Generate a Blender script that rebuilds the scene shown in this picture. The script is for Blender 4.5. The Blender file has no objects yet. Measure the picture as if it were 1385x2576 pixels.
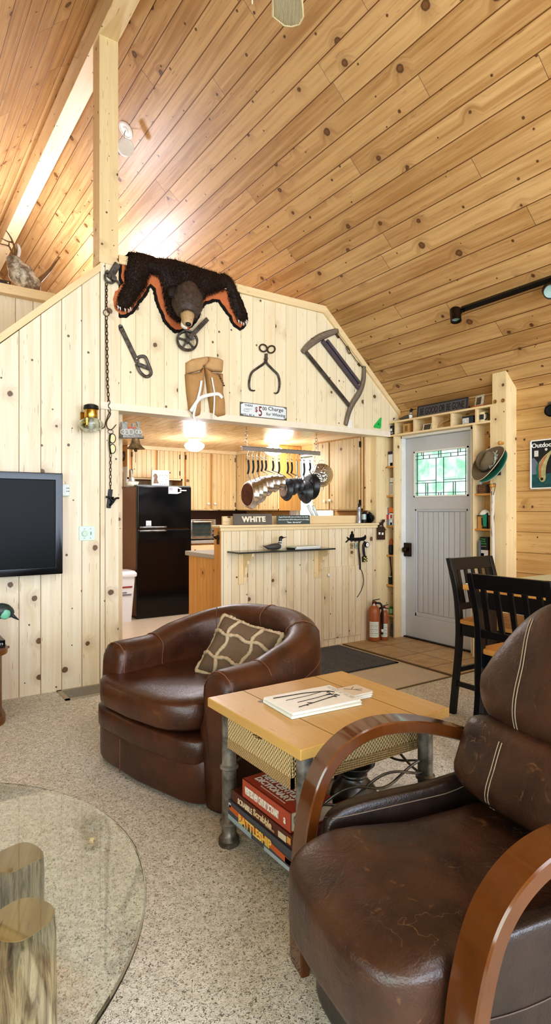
import bpy, math, random
from mathutils import Vector, Matrix, noise as mnoise
from mathutils.geometry import tessellate_polygon
random.seed(7)
PI = math.pi
C = bpy.context.scene.collection
SC = bpy.context.scene
# ---------------------------------------------------------------- camera frame
F = 1480.0; CX = 692.5; HY = 1285.0; EYE = 1.293; YAW = math.radians(34.1)
S_, C_ = math.sin(YAW), math.cos(YAW)
def ray(px, py):
    r = (px - CX) / F; h = (HY - py) / F
    return Vector((S_ + r * C_, C_ - r * S_, h))
def _t(px, py, t): return Vector((0, 0, EYE)) + ray(px, py) * t
def onX(px, py, X): return _t(px, py, X / ray(px, py).x)
def onY(px, py, Y): return _t(px, py, Y / ray(px, py).y)
def onZ(px, py, Z): return _t(px, py, (Z - EYE) / ray(px, py).z)
def col(h, a=1.0):
    h = h.lstrip('#'); o = []
    for i in (0, 2, 4):
        c = int(h[i:i+2], 16) / 255
        o.append(c / 12.92 if c <= .04045 else ((c + .055) / 1.055) ** 2.4)
    return (o[0], o[1], o[2], a)
# ---------------------------------------------------------------- node helper
class G:
    """tiny expression builder for shader nodes"""
    def __init__(s, name):
        s.m = bpy.data.materials.new(name); s.m.use_nodes = True
        s.t = s.m.node_tree; s.b = s.t.nodes['Principled BSDF']
    def n(s, typ, **kw):
        x = s.t.nodes.new(typ)
        for k, v in kw.items(): setattr(x, k, v)
        return x
    def put(s, sock, v):
        if isinstance(v, bpy.types.NodeSocket): s.t.links.new(v, sock)
        elif v is not None:
            try: sock.default_value = v
            except Exception: sock.default_value = (v[0], v[1], v[2])
    def ma(s, op, a, b=None, c=None, clamp=False):
        x = s.n('ShaderNodeMath', operation=op, use_clamp=clamp)
        s.put(x.inputs[0], a)
        if b is not None: s.put(x.inputs[1], b)
        if c is not None: s.put(x.inputs[2], c)
        return x.outputs[0]
    def add(s, a, b): return s.ma('ADD', a, b)
    def sub(s, a, b): return s.ma('SUBTRACT', a, b)
    def mul(s, a, b): return s.ma('MULTIPLY', a, b)
    def div(s, a, b): return s.ma('DIVIDE', a, b)
    def floor(s, a): return s.ma('FLOOR', a)
    def fract(s, a): return s.ma('FRACT', a)
    def ss(s, x, lo, hi):
        """0 below lo, 1 above hi (lo>hi gives the inverse)"""
        r = s.n('ShaderNodeMapRange', interpolation_type='SMOOTHSTEP')
        s.put(r.inputs['Value'], x)
        a, b, inv = lo, hi, False
        if not isinstance(lo, bpy.types.NodeSocket) and not isinstance(hi, bpy.types.NodeSocket) and lo > hi: a, b, inv = hi, lo, True
        s.put(r.inputs['From Min'], a); s.put(r.inputs['From Max'], b)
        if inv: r.inputs['To Min'].default_value = 1; r.inputs['To Max'].default_value = 0
        return r.outputs['Result']
    def vec(s, x, y, z=0.0):
        v = s.n('ShaderNodeCombineXYZ')
        for i, a in enumerate((x, y, z)): s.put(v.inputs[i], a)
        return v.outputs[0]
    def sep(s, v):
        x = s.n('ShaderNodeSeparateXYZ'); s.put(x.inputs[0], v); return x.outputs
    def coord(s, which='UV'): return s.n('ShaderNodeTexCoord').outputs[which]
    def noise(s, v, scale=5, detail=2, rough=.5, dist=0, dims='3D'):
        x = s.n('ShaderNodeTexNoise', noise_dimensions=dims); s.put(x.inputs['Vector'], v)
        x.inputs['Scale'].default_value = scale; x.inputs['Detail'].default_value = detail
        x.inputs['Roughness'].default_value = rough; x.inputs['Distortion'].default_value = dist
        return x.outputs[0]
    def voro(s, v, scale=5, feature='F1', rnd=1.0, dims='3D'):
        x = s.n('ShaderNodeTexVoronoi', feature=feature, voronoi_dimensions=dims); s.put(x.inputs['Vector'], v)
        x.inputs['Scale'].default_value = scale; x.inputs['Randomness'].default_value = rnd
        return x.outputs
    def white(s, v): 
        x = s.n('ShaderNodeTexWhiteNoise', noise_dimensions='3D'); s.put(x.inputs['Vector'], v); return x.outputs
    def mix(s, f, a, b, mode='MIX'):
        x = s.n('ShaderNodeMix', data_type='RGBA', blend_type=mode)
        s.put(x.inputs[0], f); s.put(x.inputs[6], a); s.put(x.inputs[7], b)
        return x.outputs[2]
    def bump(s, h, strength=.3, dist=.01):
        x = s.n('ShaderNodeBump'); x.inputs['Strength'].default_value = strength
        x.inputs['Distance'].default_value = dist; s.put(x.inputs['Height'], h); return x.outputs[0]
    def out(s, color=None, rough=None, normal=None, metal=None, spec=None, **kw):
        if color is not None: s.put(s.b.inputs['Base Color'], color)
        if rough is not None: s.put(s.b.inputs['Roughness'], rough)
        if metal is not None: s.put(s.b.inputs['Metallic'], metal)
        if spec is not None: s.put(s.b.inputs['Specular IOR Level'], spec)
        if normal is not None: s.put(s.b.inputs['Normal'], normal)
        for k, v in kw.items(): s.put(s.b.inputs[k], v)
        return s.m
_cache = {}
def solid(hexc, rough=.5, metal=0.0, spec=.5, var=.06, scale=18, **kw):
    """plain paint / plastic / metal with a faint procedural unevenness"""
    key = (hexc, rough, metal, spec, var, scale, tuple(sorted(kw.items())))
    if key in _cache: return _cache[key]
    g = G('surface_' + hexc.strip('#')); c = col(hexc)
    n = g.noise(g.coord('Object'), scale, 3)
    d = tuple(max(0, x * (1 - var * 2)) for x in c[:3]) + (1,)
    l = tuple(min(1, x * (1 + var)) for x in c[:3]) + (1,)
    m = g.out(g.mix(n, d, l), rough, metal=metal, spec=spec, **kw)
    _cache[key] = m; return m
def pine(name, w, light, mid, dark='#6b4320', groove=.0022, gdark=.55, joint=0, kscale=3.2, kthr=.35, kmax=.10, seed=0., rough=.42, contrast=1., gl='#7a5226', streak=.5, offv=0.):
    g = G(name)
    u, v, _ = g.sep(g.coord('UV'))
    v = g.add(v, offv)
    vb = g.div(v, w); bi = g.floor(vb); fr = g.fract(vb)
    r1 = g.white(g.vec(bi, seed, 3.3))[0]
    if joint:
        uj = g.add(g.div(u, joint), g.mul(r1, 7.3)); ji = g.floor(uj); fj = g.fract(uj)
        R = g.white(g.vec(bi, ji, seed + 1.7))[0]
    else: R = r1
    R2 = g.fract(g.mul(R, 17.31))
    uo = g.add(u, g.mul(R, 23.0))
    wob = g.noise(g.vec(uo, g.mul(v, 3.0), R), 14, 2)
    vo = g.voro(g.vec(g.mul(uo, 1.0), g.add(g.mul(v, 1.0), g.mul(R2, 9.0)), 0.0), kscale, dims='2D')
    vo2 = g.voro(g.vec(g.add(uo, 3.7), g.add(v, g.mul(R2, 5.0)), 0.0), kscale * 2.3, dims='2D')
    d1 = g.add(vo[0], g.mul(g.sub(wob, .5), .055))
    c1 = g.sep(vo[1]); c2 = g.sep(vo2[1])
    on1 = g.ma('GREATER_THAN', c1[0], kthr)
    rk = g.mul(on1, g.add(.03, g.mul(c1[1], kmax - .03)))
    on2 = g.ma('GREATER_THAN', c2[0], .62 + kthr * .35)
    rk2 = g.mul(on2, g.add(.03, g.mul(c2[1], .05)))
    d2 = g.add(vo2[0], g.mul(g.sub(wob, .5), .05))
    e1 = g.sub(d1, rk); e2 = g.sub(d2, rk2)
    k1 = g.mul(g.ss(e1, .012, -.012), on1); k2 = g.mul(g.ss(e2, .012, -.012), on2)
    core = g.mul(g.ss(e1, -.02, -.05), on1)
    halo = g.mul(g.ss(e1, .22, .0), on1)
    vw = g.add(g.mul(v, 30.0), g.mul(halo, 1.6))
    gr = g.noise(g.vec(g.mul(uo, 1.1), vw, g.mul(R, 11.0)), 1.0, 3, .6, .4)
    fine = g.noise(g.vec(g.mul(uo, 4.0), g.mul(v, 170.0), R), 1.0, 2)
    cloud = g.noise(g.vec(g.mul(uo, 2.2), g.mul(v, 9.0), R), 1.0, 2)
    gf = g.ma('MULTIPLY_ADD', g.sub(gr, .5), 1.7 * contrast, .42)
    gf = g.add(gf, g.mul(g.sub(fine, .5), .30 * contrast))
    gf = g.add(gf, g.mul(g.sub(R2, .5), .45 * contrast))
    gf = g.ma('ADD', gf, g.mul(g.sub(cloud, .5), .6 * contrast), clamp=True)
    c = g.mix(gf, col(light), col(mid))
    fl = g.noise(g.vec(g.mul(uo, 9.0), g.mul(v, 95.0), R), 1.0, 1)
    c = g.mix(g.mul(g.ss(fl, .70, .78), streak), c, col(dark))
    c = g.mix(g.mul(halo, .22), c, col(dark))
    c = g.mix(g.mul(g.ma('MAXIMUM', k1, k2), .88), c, col('#4a2a12'))
    c = g.mix(g.mul(core, .55), c, col('#8a5a30'))
    ed = g.mul(g.ma('MINIMUM', fr, g.sub(1.0, fr)), w)
    gm = g.ss(ed, groove, groove * .35) if groove else 0.0
    if joint:
        je = g.mul(g.ma('MINIMUM', fj, g.sub(1.0, fj)), joint)
        gm = g.ma('MAXIMUM', gm, g.mul(g.ss(je, .003, .001), .8))
    if groove:
        c = g.mix(g.mul(gm, gdark), c, col(gl))
        hgt = g.sub(g.mul(fine, .12), gm)
    else: hgt = g.mul(fine, .12)
    return g.out(c, g.add(rough, g.mul(fine, .12)), g.bump(hgt, .5, .004))
# ---------------------------------------------------------------- objects
def props(o, label=None, cat=None, group=None, kind=None):
    for k, v in (('label', label), ('category', cat), ('group', group), ('kind', kind)):
        if v: o[k] = v
    return o
def thing(name, label, cat, loc=(0, 0, 0), group=None, rz=0.0):
    o = bpy.data.objects.new(name, None); C.objects.link(o)
    o.location = loc; o.rotation_euler = (0, 0, rz); o.empty_display_size = .05
    return props(o, label, cat, group)
def root_of(o):
    while o.parent: o = o.parent
    return o
def dup(root, loc=None, rz=None, label=None, group=None):
    r = root.copy(); C.objects.link(r)
    if loc is not None: r.location = loc
    if rz is not None: r.rotation_euler = (0, 0, rz)
    if label: r['label'] = label
    if group: r['group'] = group
    for ch in list(root.children):
        c = ch.copy(); C.objects.link(c); c.parent = r
        for g in list(ch.children):
            d = g.copy(); C.objects.link(d); d.parent = c
    return r
def frame(o, n, up=(0, 0, 1)):
    """right-handed frame: columns right, up, out(n)"""
    n = Vector(n).normalized(); u = Vector(up); u = (u - n * u.dot(n)).normalized(); r = u.cross(n)
    return Matrix(((r.x, u.x, n.x, o[0]), (r.y, u.y, n.y, o[1]), (r.z, u.z, n.z, o[2]), (0, 0, 0, 1)))
class MB:
    def __init__(s): s.v = []; s.f = []
    def _add(s, vs, fs):
        b = len(s.v); s.v += [Vector(p) for p in vs]; s.f += [tuple(b + i for i in f) for f in fs]; return s
    def box(s, x0, y0, z0, x1, y1, z1, M=None):
        x0, x1 = sorted((x0, x1)); y0, y1 = sorted((y0, y1)); z0, z1 = sorted((z0, z1))
        v = [Vector(p) for p in ((x0,y0,z0),(x1,y0,z0),(x1,y1,z0),(x0,y1,z0),(x0,y0,z1),(x1,y0,z1),(x1,y1,z1),(x0,y1,z1))]
        if M: v = [M @ p for p in v]
        return s._add(v, [(3,2,1,0),(4,5,6,7),(0,1,5,4),(1,2,6,5),(2,3,7,6),(3,0,4,7)])
    def bar(s, a, b, w, t, up=(0, 0, 1)):
        """rectangular bar from a to b; w along side, t along up"""
        a, b = Vector(a), Vector(b); d = (b - a); L = d.length; d.normalize()
        u = Vector(up); u = u - d * u.dot(d)
        if u.length < 1e-5: u = Vector((1, 0, 0)) - d * d.x
        u.normalize(); r = d.cross(u)
        M = Matrix(((r.x, u.x, d.x, a.x), (r.y, u.y, d.y, a.y), (r.z, u.z, d.z, a.z), (0, 0, 0, 1)))
        return s.box(-w/2, -t/2, 0, w/2, t/2, L, M)
    def poly(s, pts, M, t, holes=None):
        """extrude a 2-D polygon (in frame M) by t along the frame's out axis"""
        loops = [pts] + (holes or [])
        flat = [p for l in loops for p in l]; n = len(flat)
        tri = tessellate_polygon([[Vector((p[0], p[1], 0)) for p in l] for l in loops])
        vs = [M @ Vector((p[0], p[1], 0)) for p in flat] + [M @ Vector((p[0], p[1], t)) for p in flat]
        fs = []
        for a, b, c in tri:
            A, B, D = (Vector(flat[i]) for i in (a, b, c))
            if (B - A).cross(D - A) < 0: a, c = c, a
            fs.append((a + n, b + n, c + n)); fs.append((c, b, a))
        o = 0
        for l in loops:
            m = len(l); ar = sum(l[i][0]*l[(i+1)%m][1]-l[(i+1)%m][0]*l[i][1] for i in range(m))
            outer = l is pts
            for i in range(m):
                j = (i + 1) % m; q = (o+i, o+j, o+j+n, o+i+n)
                fs.append(q if (ar > 0) == outer else q[::-1])
            o += m
        return s._add(vs, fs)
    def rings(s, R, closed=True, cap=True, loop=False):
        n = len(R[0]); vs = [p for r in R for p in r]; fs = []
        m = len(R); k = n if closed else n - 1
        for i in range(m if loop else m - 1):
            i2 = (i + 1) % m
            for j in range(k):
                j2 = (j + 1) % n
                fs.append((i*n+j, i*n+j2, i2*n+j2, i2*n+j))
        if cap and not loop and closed:
            fs.append(tuple(range(n))[::-1]); fs.append(tuple((m-1)*n + j for j in range(n)))
        return s._add(vs, fs)
    def tube(s, pts, r, n=8, cap=True, loop=False, flat=1.0, up=None):
        pts = [Vector(p) for p in pts]; m = len(pts); R = []
        rr = r if isinstance(r, (list, tuple)) else [r] * m
        nrm = None
        for i in range(m):
            if loop: d = pts[(i+1) % m] - pts[i-1]
            else: d = pts[min(i+1, m-1)] - pts[max(i-1, 0)]
            d.normalize()
            if nrm is None:
                nrm = Vector(up) if up else (Vector((0, 0, 1)) if abs(d.z) < .9 else Vector((1, 0, 0)))
            nrm = nrm - d * nrm.dot(d)
            if nrm.length < 1e-6: nrm = d.orthogonal()
            nrm.normalize(); b = d.cross(nrm)
            R.append([pts[i] + nrm * (math.cos(2*PI*k/n) * rr[i] * flat) + b * (math.sin(2*PI*k/n) * rr[i]) for k in range(n)])
        return s.rings(R, True, cap, loop)
    def lathe(s, prof, M, n=24, cap=True):
        """prof: (radius, height) along the out axis of M"""
        R = [[M @ Vector((max(r, 1e-4) * math.cos(2*PI*k/n), max(r, 1e-4) * math.sin(2*PI*k/n), h)) for k in range(n)] for r, h in prof]
        return s.rings(R, True, cap)
    def ell(s, c, rx, ry, rz, n=16, m=10, M=None):
        R = []
        for i in range(m + 1):
            a = -PI/2 + PI * i / m; q = max(math.cos(a), .004)
            r = [Vector((rx*q*math.cos(2*PI*k/n), ry*q*math.sin(2*PI*k/n), rz*math.sin(a))) for k in range(n)]
            if M: r = [M.to_3x3() @ p for p in r]
            R.append([Vector(c) + p for p in r])
        return s.rings(R)
    def grid(s, fn, nu, nv, closeu=False, closev=False):
        vs = [fn(i / (nu - (0 if closeu else 1)), j / (nv - (0 if closev else 1))) for i in range(nu) for j in range(nv)]
        fs = []
        for i in range(nu if closeu else nu - 1):
            for j in range(nv if closev else nv - 1):
                a, b = i, (i+1) % nu; c, d = j, (j+1) % nv
                fs.append((a*nv+c, b*nv+c, b*nv+d, a*nv+d))
        return s._add(vs, fs)
    def cushion(s, M, w, d, h, rnd=.35, n=18, e=4.0, bulge=.0, fn=None):
        """soft block (super-ellipsoid) in frame M, centred"""
        def sg(x, p): return math.copysign(abs(x) ** p, x)
        R = []
        for i in range(n + 1):
            a = -PI/2 + PI * i / n; ca, sa = max(math.cos(a), .0), math.sin(a)
            ring = []
            for k in range(2 * n):
                b = 2 * PI * k / (2 * n)
                x = sg(ca, rnd) * sg(math.cos(b), 2 / e); y = sg(ca, rnd) * sg(math.sin(b), 2 / e); z = sg(sa, rnd)
                p = Vector((x * w/2, y * d/2, z * h/2 * (1 + bulge * (1 - x*x) * (1 - y*y))))
                if fn: p = fn(p)
                ring.append(M @ p)
            R.append(ring)
        return s.rings(R)
    def obj(s, name, mat, parent=None, smooth=False, bevel=0, grain=None, uvoff=None, sub=0, label=None, cat=None, group=None, kind=None, keep=False, ang=None, seg=2):
        o3 = Vector((0, 0, 0))
        if parent is None and not keep:
            xs = [p.x for p in s.v]; ys = [p.y for p in s.v]; zs = [p.z for p in s.v]
            o3 = Vector(((min(xs)+max(xs))/2, (min(ys)+max(ys))/2, min(zs)))
        elif parent is not None: o3 = Vector(root_of(parent).location)
        me = bpy.data.meshes.new(name)
        me.from_pydata([p - o3 for p in s.v], [], s.f); me.update()
        if grain is None:
            ex = [max(p[i] for p in s.v) - min(p[i] for p in s.v) for i in range(3)]
            gi = ex.index(max(ex)); gv = Vector([1.0 if i == gi else 0 for i in range(3)])
        else: gv = Vector(grain).normalized()
        if uvoff is None: ou, ov = random.random() * 9, random.random() * 9
        else: ou, ov = uvoff
        uv = me.uv_layers.new(name='UVMap').data
        for p in me.polygons:
            nn = p.normal
            if abs(nn.dot(gv)) > .85:
                a = gv.orthogonal().normalized(); b = nn.cross(a)
            else:
                b = nn.cross(gv).normalized(); a = b.cross(nn)
                k = max(range(3), key=lambda i: abs(b[i]))
                if b[k] < 0: b = -b
            for li in p.loop_indices:
                q = me.vertices[me.loops[li].vertex_index].co + o3
                uv[li].uv = (q.dot(gv if abs(nn.dot(gv)) <= .85 else a) + ou, q.dot(b) + ov)
        me.materials.append(mat)
        if smooth: me.polygons.foreach_set('use_smooth', [True] * len(me.polygons))
        ob = bpy.data.objects.new(name, me); C.objects.link(ob); ob.location = o3 if parent is None else (0, 0, 0)
        if parent is not None: ob.parent = parent
        if bevel:
            b = ob.modifiers.new('bevel', 'BEVEL'); b.width = bevel; b.segments = seg; b.limit_method = 'ANGLE'; b.angle_limit = math.radians(40)
            me.polygons.foreach_set('use_smooth', [True] * len(me.polygons))
            w_ = ob.modifiers.new('weighted', 'WEIGHTED_NORMAL'); w_.keep_sharp = True
        if ang is not None:
            me.polygons.foreach_set('use_smooth', [True] * len(me.polygons)); me.set_sharp_from_angle(angle=math.radians(ang))
        if sub:
            m_ = ob.modifiers.new('sub', 'SUBSURF'); m_.levels = sub; m_.render_levels = sub
        return props(ob, label, cat, group, kind)
def text_mb(mb, txt, M, size, wscale=1.0, depth=.0008, align='CENTER', spacing=1.0, bold=0.0, height=None, width=None, curve=3, shear=0.0):
    """lettering as mesh in frame M (right, up, out), centred on the frame origin"""
    cu = bpy.data.curves.new('lettering', 'FONT'); cu.body = txt; cu.size = size; cu.align_x = align; cu.align_y = 'CENTER'
    cu.extrude = depth; cu.space_character = spacing; cu.resolution_u = curve; cu.offset = bold; cu.shear = shear
    ob = bpy.data.objects.new('lettering', cu); C.objects.link(ob)
    dg = bpy.context.evaluated_depsgraph_get(); me = bpy.data.meshes.new_from_object(ob.evaluated_get(dg))
    vs = [v.co.copy() for v in me.vertices]; fs = [tuple(p.vertices) for p in me.polygons]
    bpy.data.objects.remove(ob); bpy.data.curves.remove(cu); bpy.data.meshes.remove(me)
    if not vs: return mb
    x0, x1 = min(v.x for v in vs), max(v.x for v in vs); y0, y1 = min(v.y for v in vs), max(v.y for v in vs)
    sx = wscale if width is None else width / max(x1 - x0, 1e-6); sy = 1.0 if height is None else height / max(y1 - y0, 1e-6)
    cx = (x0 + x1) / 2 if align == 'CENTER' else 0; cy = (y0 + y1) / 2
    mb._add([M @ Vector(((v.x - cx) * sx, (v.y - cy) * sy, v.z)) for v in vs], fs)
    return mb
def dens(pts, step):
    out = [Vector(pts[0])]
    for a, b in zip(pts, pts[1:]):
        a, b = Vector(a), Vector(b); n = max(1, int((b - a).length / step))
        out += [a.lerp(b, (i + 1) / n) for i in range(n)]
    return out
def spline(pts, n=8, loop=False):
    P_ = [Vector(p) for p in pts]; m = len(P_); out = []
    g = (lambda i: P_[i % m]) if loop else (lambda i: P_[max(0, min(m - 1, i))])
    for i in range(m if loop else m - 1):
        a, b, c, d = g(i-1), g(i), g(i+1), g(i+2)
        for k in range(n):
            t = k / n
            out.append(.5 * ((2*b) + (c - a)*t + (2*a - 5*b + 4*c - d)*t*t + (3*b - a - 3*c + d)*t**3))
    if not loop: out.append(P_[-1].copy())
    return out
# ---------------------------------------------------------------- materials
M_ = {}
M_['ceil'] = pine('ceiling_pine', .145, '#cda673', '#a87d4c', '#6b4018', joint=2.6, kscale=3.0, kthr=.5, kmax=.085, seed=2., groove=.0046, gdark=.95, gl='#5e3812', contrast=1.35, rough=.36)
M_['kceil'] = pine('kitchen_ceiling_pine', .085, '#e6c898', '#cfa970', '#6b4018', kscale=3.0, kthr=.75, kmax=.10, seed=5., groove=.0035, gdark=.95, gl='#70471c', rough=.22)
M_['wall'] = pine('wall_pine', .143, '#f2e8d4', '#ddc9a4', '#8a5c2c', kscale=3.3, kthr=.62, kmax=.075, seed=9., groove=.0035, gdark=.85, gl='#7d5c2c', contrast=.9)
M_['header'] = pine('header_pine', .118, '#f1e5c8', '#e2cda4', '#8a5c2c', kscale=3.2, kthr=.66, kmax=.08, seed=12., groove=.002, gdark=.6, gl='#8d6c3a', contrast=.7)
M_['bead'] = pine('beadboard_pine', .082, '#f0e2c6', '#dac196', '#7a4a1e', kscale=3.4, kthr=.6, kmax=.07, seed=4., groove=.0026, gdark=.85, gl='#8d6a38', contrast=.9)
M_['cab'] = pine('cabinet_beadboard', .062, '#e4cc9c', '#caa56a', '#7a4a1e', kscale=3.2, kthr=.7, kmax=.07, seed=7., groove=.0035, gdark=.8, gl='#82602f', contrast=.8)
M_['trim'] = pine('pine_trim', 1.3, '#f0dcb2', '#e0c190', '#8a5c2c', kscale=2.6, kthr=.72, kmax=.05, seed=21., groove=0, contrast=.7)
M_['post'] = pine('pine_post', 1.3, '#efdcb2', '#e0c592', '#8a5c2c', kscale=4.0, kthr=.55, kmax=.06, seed=25., groove=0, contrast=.8)
M_['oak'] = pine('honey_pine', 1.3, '#dba55c', '#b97c36', '#6b3c14', kscale=3.4, kthr=.66, kmax=.06, seed=31., groove=0, contrast=.9)
M_['log'] = pine('siding_pine', .172, '#d6b077', '#b4854c', '#5a3212', kscale=2.6, kthr=.42, kmax=.11, seed=35., groove=.004, gdark=.8, gl='#6b4218', joint=3.1)
def mk():
    # carpet: pale berber with short dark flecks
    g = G('speckled_carpet'); co = g.coord('Object'); x, y, z = g.sep(co)
    n1 = g.noise(co, 140, 3, .6, 1.5); n2 = g.noise(co, 42, 2, .6, .8); n3 = g.noise(co, 2.2, 2)
    c = g.mix(g.ss(n2, .35, .65), col('#f2ede0'), col('#dcd6c6'))
    c = g.mix(g.mul(g.ss(n1, .53, .61), .85), c, col('#565148'))
    c = g.mix(g.mul(g.ss(n1, .40, .32), .6), c, col('#fbf6ea'))
    c = g.mix(g.mul(g.ss(n3, .5, .75), .18), c, col('#9fa398'))
    M_['carpet'] = g.out(c, .95, g.bump(n1, .55, .008), spec=.1)
    # vinyl
    g = G('pale_vinyl'); co = g.coord('Object')
    n1 = g.noise(co, 9, 5, .65, .6); n2 = g.noise(co, 60, 2)
    c = g.mix(n1, col('#d9ccb8'), col('#c2b096')); c = g.mix(g.mul(g.ss(n2, .6, .75), .2), c, col('#9b8870'))
    M_['vinyl'] = g.out(c, .38, spec=.4)
    # stone tile
    g = G('stone_tile'); co = g.coord('Object'); x, y, z = g.sep(co)
    a = .7071
    tu = g.div(g.add(g.mul(x, 1.0), 20.0 - 3.73), .385); tv = g.div(g.add(y, 20.0 - 3.06), .385)
    fu, fv = g.fract(tu), g.fract(tv)
    ed = g.ma('MINIMUM', g.ma('MINIMUM', fu, g.sub(1.0, fu)), g.ma('MINIMUM', fv, g.sub(1.0, fv)))
    gm = g.ss(ed, .016, .008); n = g.noise(co, 6, 6, .7, 1.0); n2 = g.noise(co, 30, 3)
    rr = g.white(g.vec(g.floor(tu), g.floor(tv), 1.0))[0]
    c = g.mix(g.ss(n, .3, .7), col('#c9ab7c'), col('#a3835a')); c = g.mix(g.mul(rr, .35), c, col('#d8c19a'))
    c = g.mix(g.mul(g.ss(n2, .62, .72), .35), c, col('#7a5c38')); c = g.mix(gm, c, col('#6e5636'))
    M_['tile'] = g.out(c, .45, g.bump(g.sub(n, gm), .3, .004))
    # leathers
    def leather(nm, a, b, rough, wear, fold=.0):
        g = G(nm); co = g.coord('Object')
        v = g.voro(co, 240)[0]; n = g.noise(co, 5, 4, .6); n2 = g.noise(co, 60, 3); w = g.noise(co, 16, 3, .6, 1.2)
        c = g.mix(g.ss(n, .3, .7), col(a), col(b)); c = g.mix(g.mul(g.ss(w, .62, .74), wear), c, col('#9a7048'))
        cr = g.mul(g.ss(g.ma('ABSOLUTE', g.sub(g.noise(co, 9., 3, .6, .2), .5)), .006, .0), g.ss(g.noise(co, 5., 2), .52, .66))
        c = g.mix(g.mul(cr, wear * 1.1), c, col('#a98058'))
        h = g.add(g.mul(v, .25), g.add(g.mul(n2, .25), g.mul(w, 1.2 + fold*.5)))
        return g.out(c, g.add(rough, g.mul(n2, .16)), g.bump(h, .22, .006), spec=.6)
    M_['leather'] = leather('chestnut_leather', '#55301d', '#3a2015', .27, .12)
    M_['leather2'] = leather('worn_dark_leather', '#4a2e1e', '#2b1a14', .27, .28, 1.5)
    M_['leather3'] = leather('black_side_leather', '#34261f', '#1c1411', .26, .05)
    # gloss wood arm
    g = G('lacquered_bentwood'); u, v, _ = g.sep(g.coord('Object'))
    co = g.coord('Object'); n = g.noise(co, 7, 3, .6, .5); n2 = g.noise(g.vec(g.mul(u, 60.), g.mul(v, 60.), _), 1, 2)
    M_['arm'] = g.out(g.mix(g.add(g.mul(n, .7), g.mul(n2, .25)), col('#6e3e18'), col('#3c1f0e')), .13, spec=.6, **{'Coat Weight': .5, 'Coat Roughness': .08})
    # pale table wood
    M_['table'] = pine('worn_maple_top', 3., '#d3ab68', '#b98f4e', '#6b4a22', kscale=2.2, kthr=.9, kmax=.05, seed=41., groove=0, contrast=.6, rough=.24)
    # woven rattan
    def weave(nm, a, b, sc):
        g = G(nm); u, v, _ = g.sep(g.coord('UV'))
        wu = g.ma('SINE', g.mul(u, sc)); wv = g.ma('SINE', g.mul(v, sc * .9))
        p = g.mul(wu, wv); n = g.noise(g.coord('Object'), 40, 2)
        c = g.mix(g.ss(p, -.35, .35), col(a), col(b)); c = g.mix(g.ss(p, .55, .95), c, col('#5a3c18')); c = g.mix(g.mul(n, .3), c, col(b))
        return g.out(c, .6, g.bump(p, .8, .006))
    M_['rattan'] = weave('woven_rattan', '#e4cda0', '#cfae78', 420.)
    M_['rattanband'] = weave('rattan_band', '#d4b384', '#c4a06a', 600.)
    g = G('cane_strands'); u, v, _ = g.sep(g.coord('UV')); sw = g.ma('SINE', g.mul(v, 900.)); n = g.noise(g.vec(g.mul(u, 6.), g.mul(v, 160.), 0.), 1, 2)
    M_['caneb'] = g.out(g.mix(g.mul(g.ss(sw, -.4, .6), g.add(.35, n)), col('#8a7a58'), col('#e8dcb8')), .6, g.bump(sw, .5, .003))
    M_['cane'] = weave('woven_cane', '#d9cca8', '#a89a78', 520.)
    # fur
    g = G('black_bear_fur'); co = g.coord('Object'); n = g.noise(co, 60, 3); n2 = g.noise(co, 6, 2)
    M_['fur'] = g.out(g.mix(g.mul(n, n2), col('#0d0906'), col('#4a2f20')), .6, g.bump(n, .6, .01), spec=.35)
    g = G('bear_face_fur'); co = g.coord('Object'); n = g.noise(co, 40, 3)
    M_['facefur'] = g.out(g.mix(n, col('#120d0b'), col('#6a5a50')), .55, spec=.4)
    g = G('tan_muzzle_fur'); co = g.coord('Object'); n = g.noise(co, 70, 3)
    M_['muzzle'] = g.out(g.mix(n, col('#a07c50'), col('#d8be94')), .7, g.bump(n, .4, .006))
    g = G('grey_deer_fur'); co = g.coord('Object'); n = g.noise(co, 14, 4, .7); n2 = g.noise(co, 120, 2)
    M_['deer'] = g.out(g.mix(g.ss(n, .35, .65), col('#e2d8c6'), g.mix(n2, col('#8c7a64'), col('#5f5242'))), .85)
    # old iron / rust / steel
    def metal(nm, a, b, rough, me=.85, sc=25):
        g = G(nm); n = g.noise(g.coord('Object'), sc, 4, .6)
        return g.out(g.mix(g.ss(n, .35, .7), col(a), col(b)), g.add(rough, g.mul(n, .15)), g.bump(n, .15, .003), metal=me)
    M_['iron'] = metal('old_iron', '#6b6660', '#4a4038', .5, .7)
    M_['rust'] = metal('rusty_chain', '#5c4a38', '#3b2d22', .6, .5)
    M_['pipe'] = metal('galvanised_pipe', '#9a958c', '#57524b', .32, .55, 14)
    M_['steel'] = metal('polished_steel', '#d8d6d2', '#b0aca6', .12, 1., 8)
    M_['pewter'] = metal('pewter', '#8f9090', '#5c5d5c', .3, .9, 10)
    M_['bronze'] = metal('dark_bronze', '#3a2a1e', '#241a14', .3, .7)
    M_['brass'] = metal('brass', '#d8b860', '#b89040', .2, 1.)
    M_['bell'] = metal('aged_bell_bronze', '#b09a76', '#7a6a50', .35, .7)
    M_['copper'] = metal('copper_pan_base', '#6a4436', '#4e332a', .3, .8)
    M_['darkpan'] = metal('dark_pan', '#54565a', '#34363a', .3, .6)
    M_['saw'] = pine('weathered_wood', 1.5, '#8a7c6c', '#5c5044', '#3c3028', kscale=5, kthr=.9, seed=51., groove=0, rough=.7)
    # glass
    g = G('clear_glass'); M_['glass'] = g.out(col('#f2f8f4'), .02, spec=.5, **{'Transmission Weight': 1.0, 'IOR': 1.45})
    g = G('black_gloss'); n = g.noise(g.coord('Object'), 3, 2)
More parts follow.
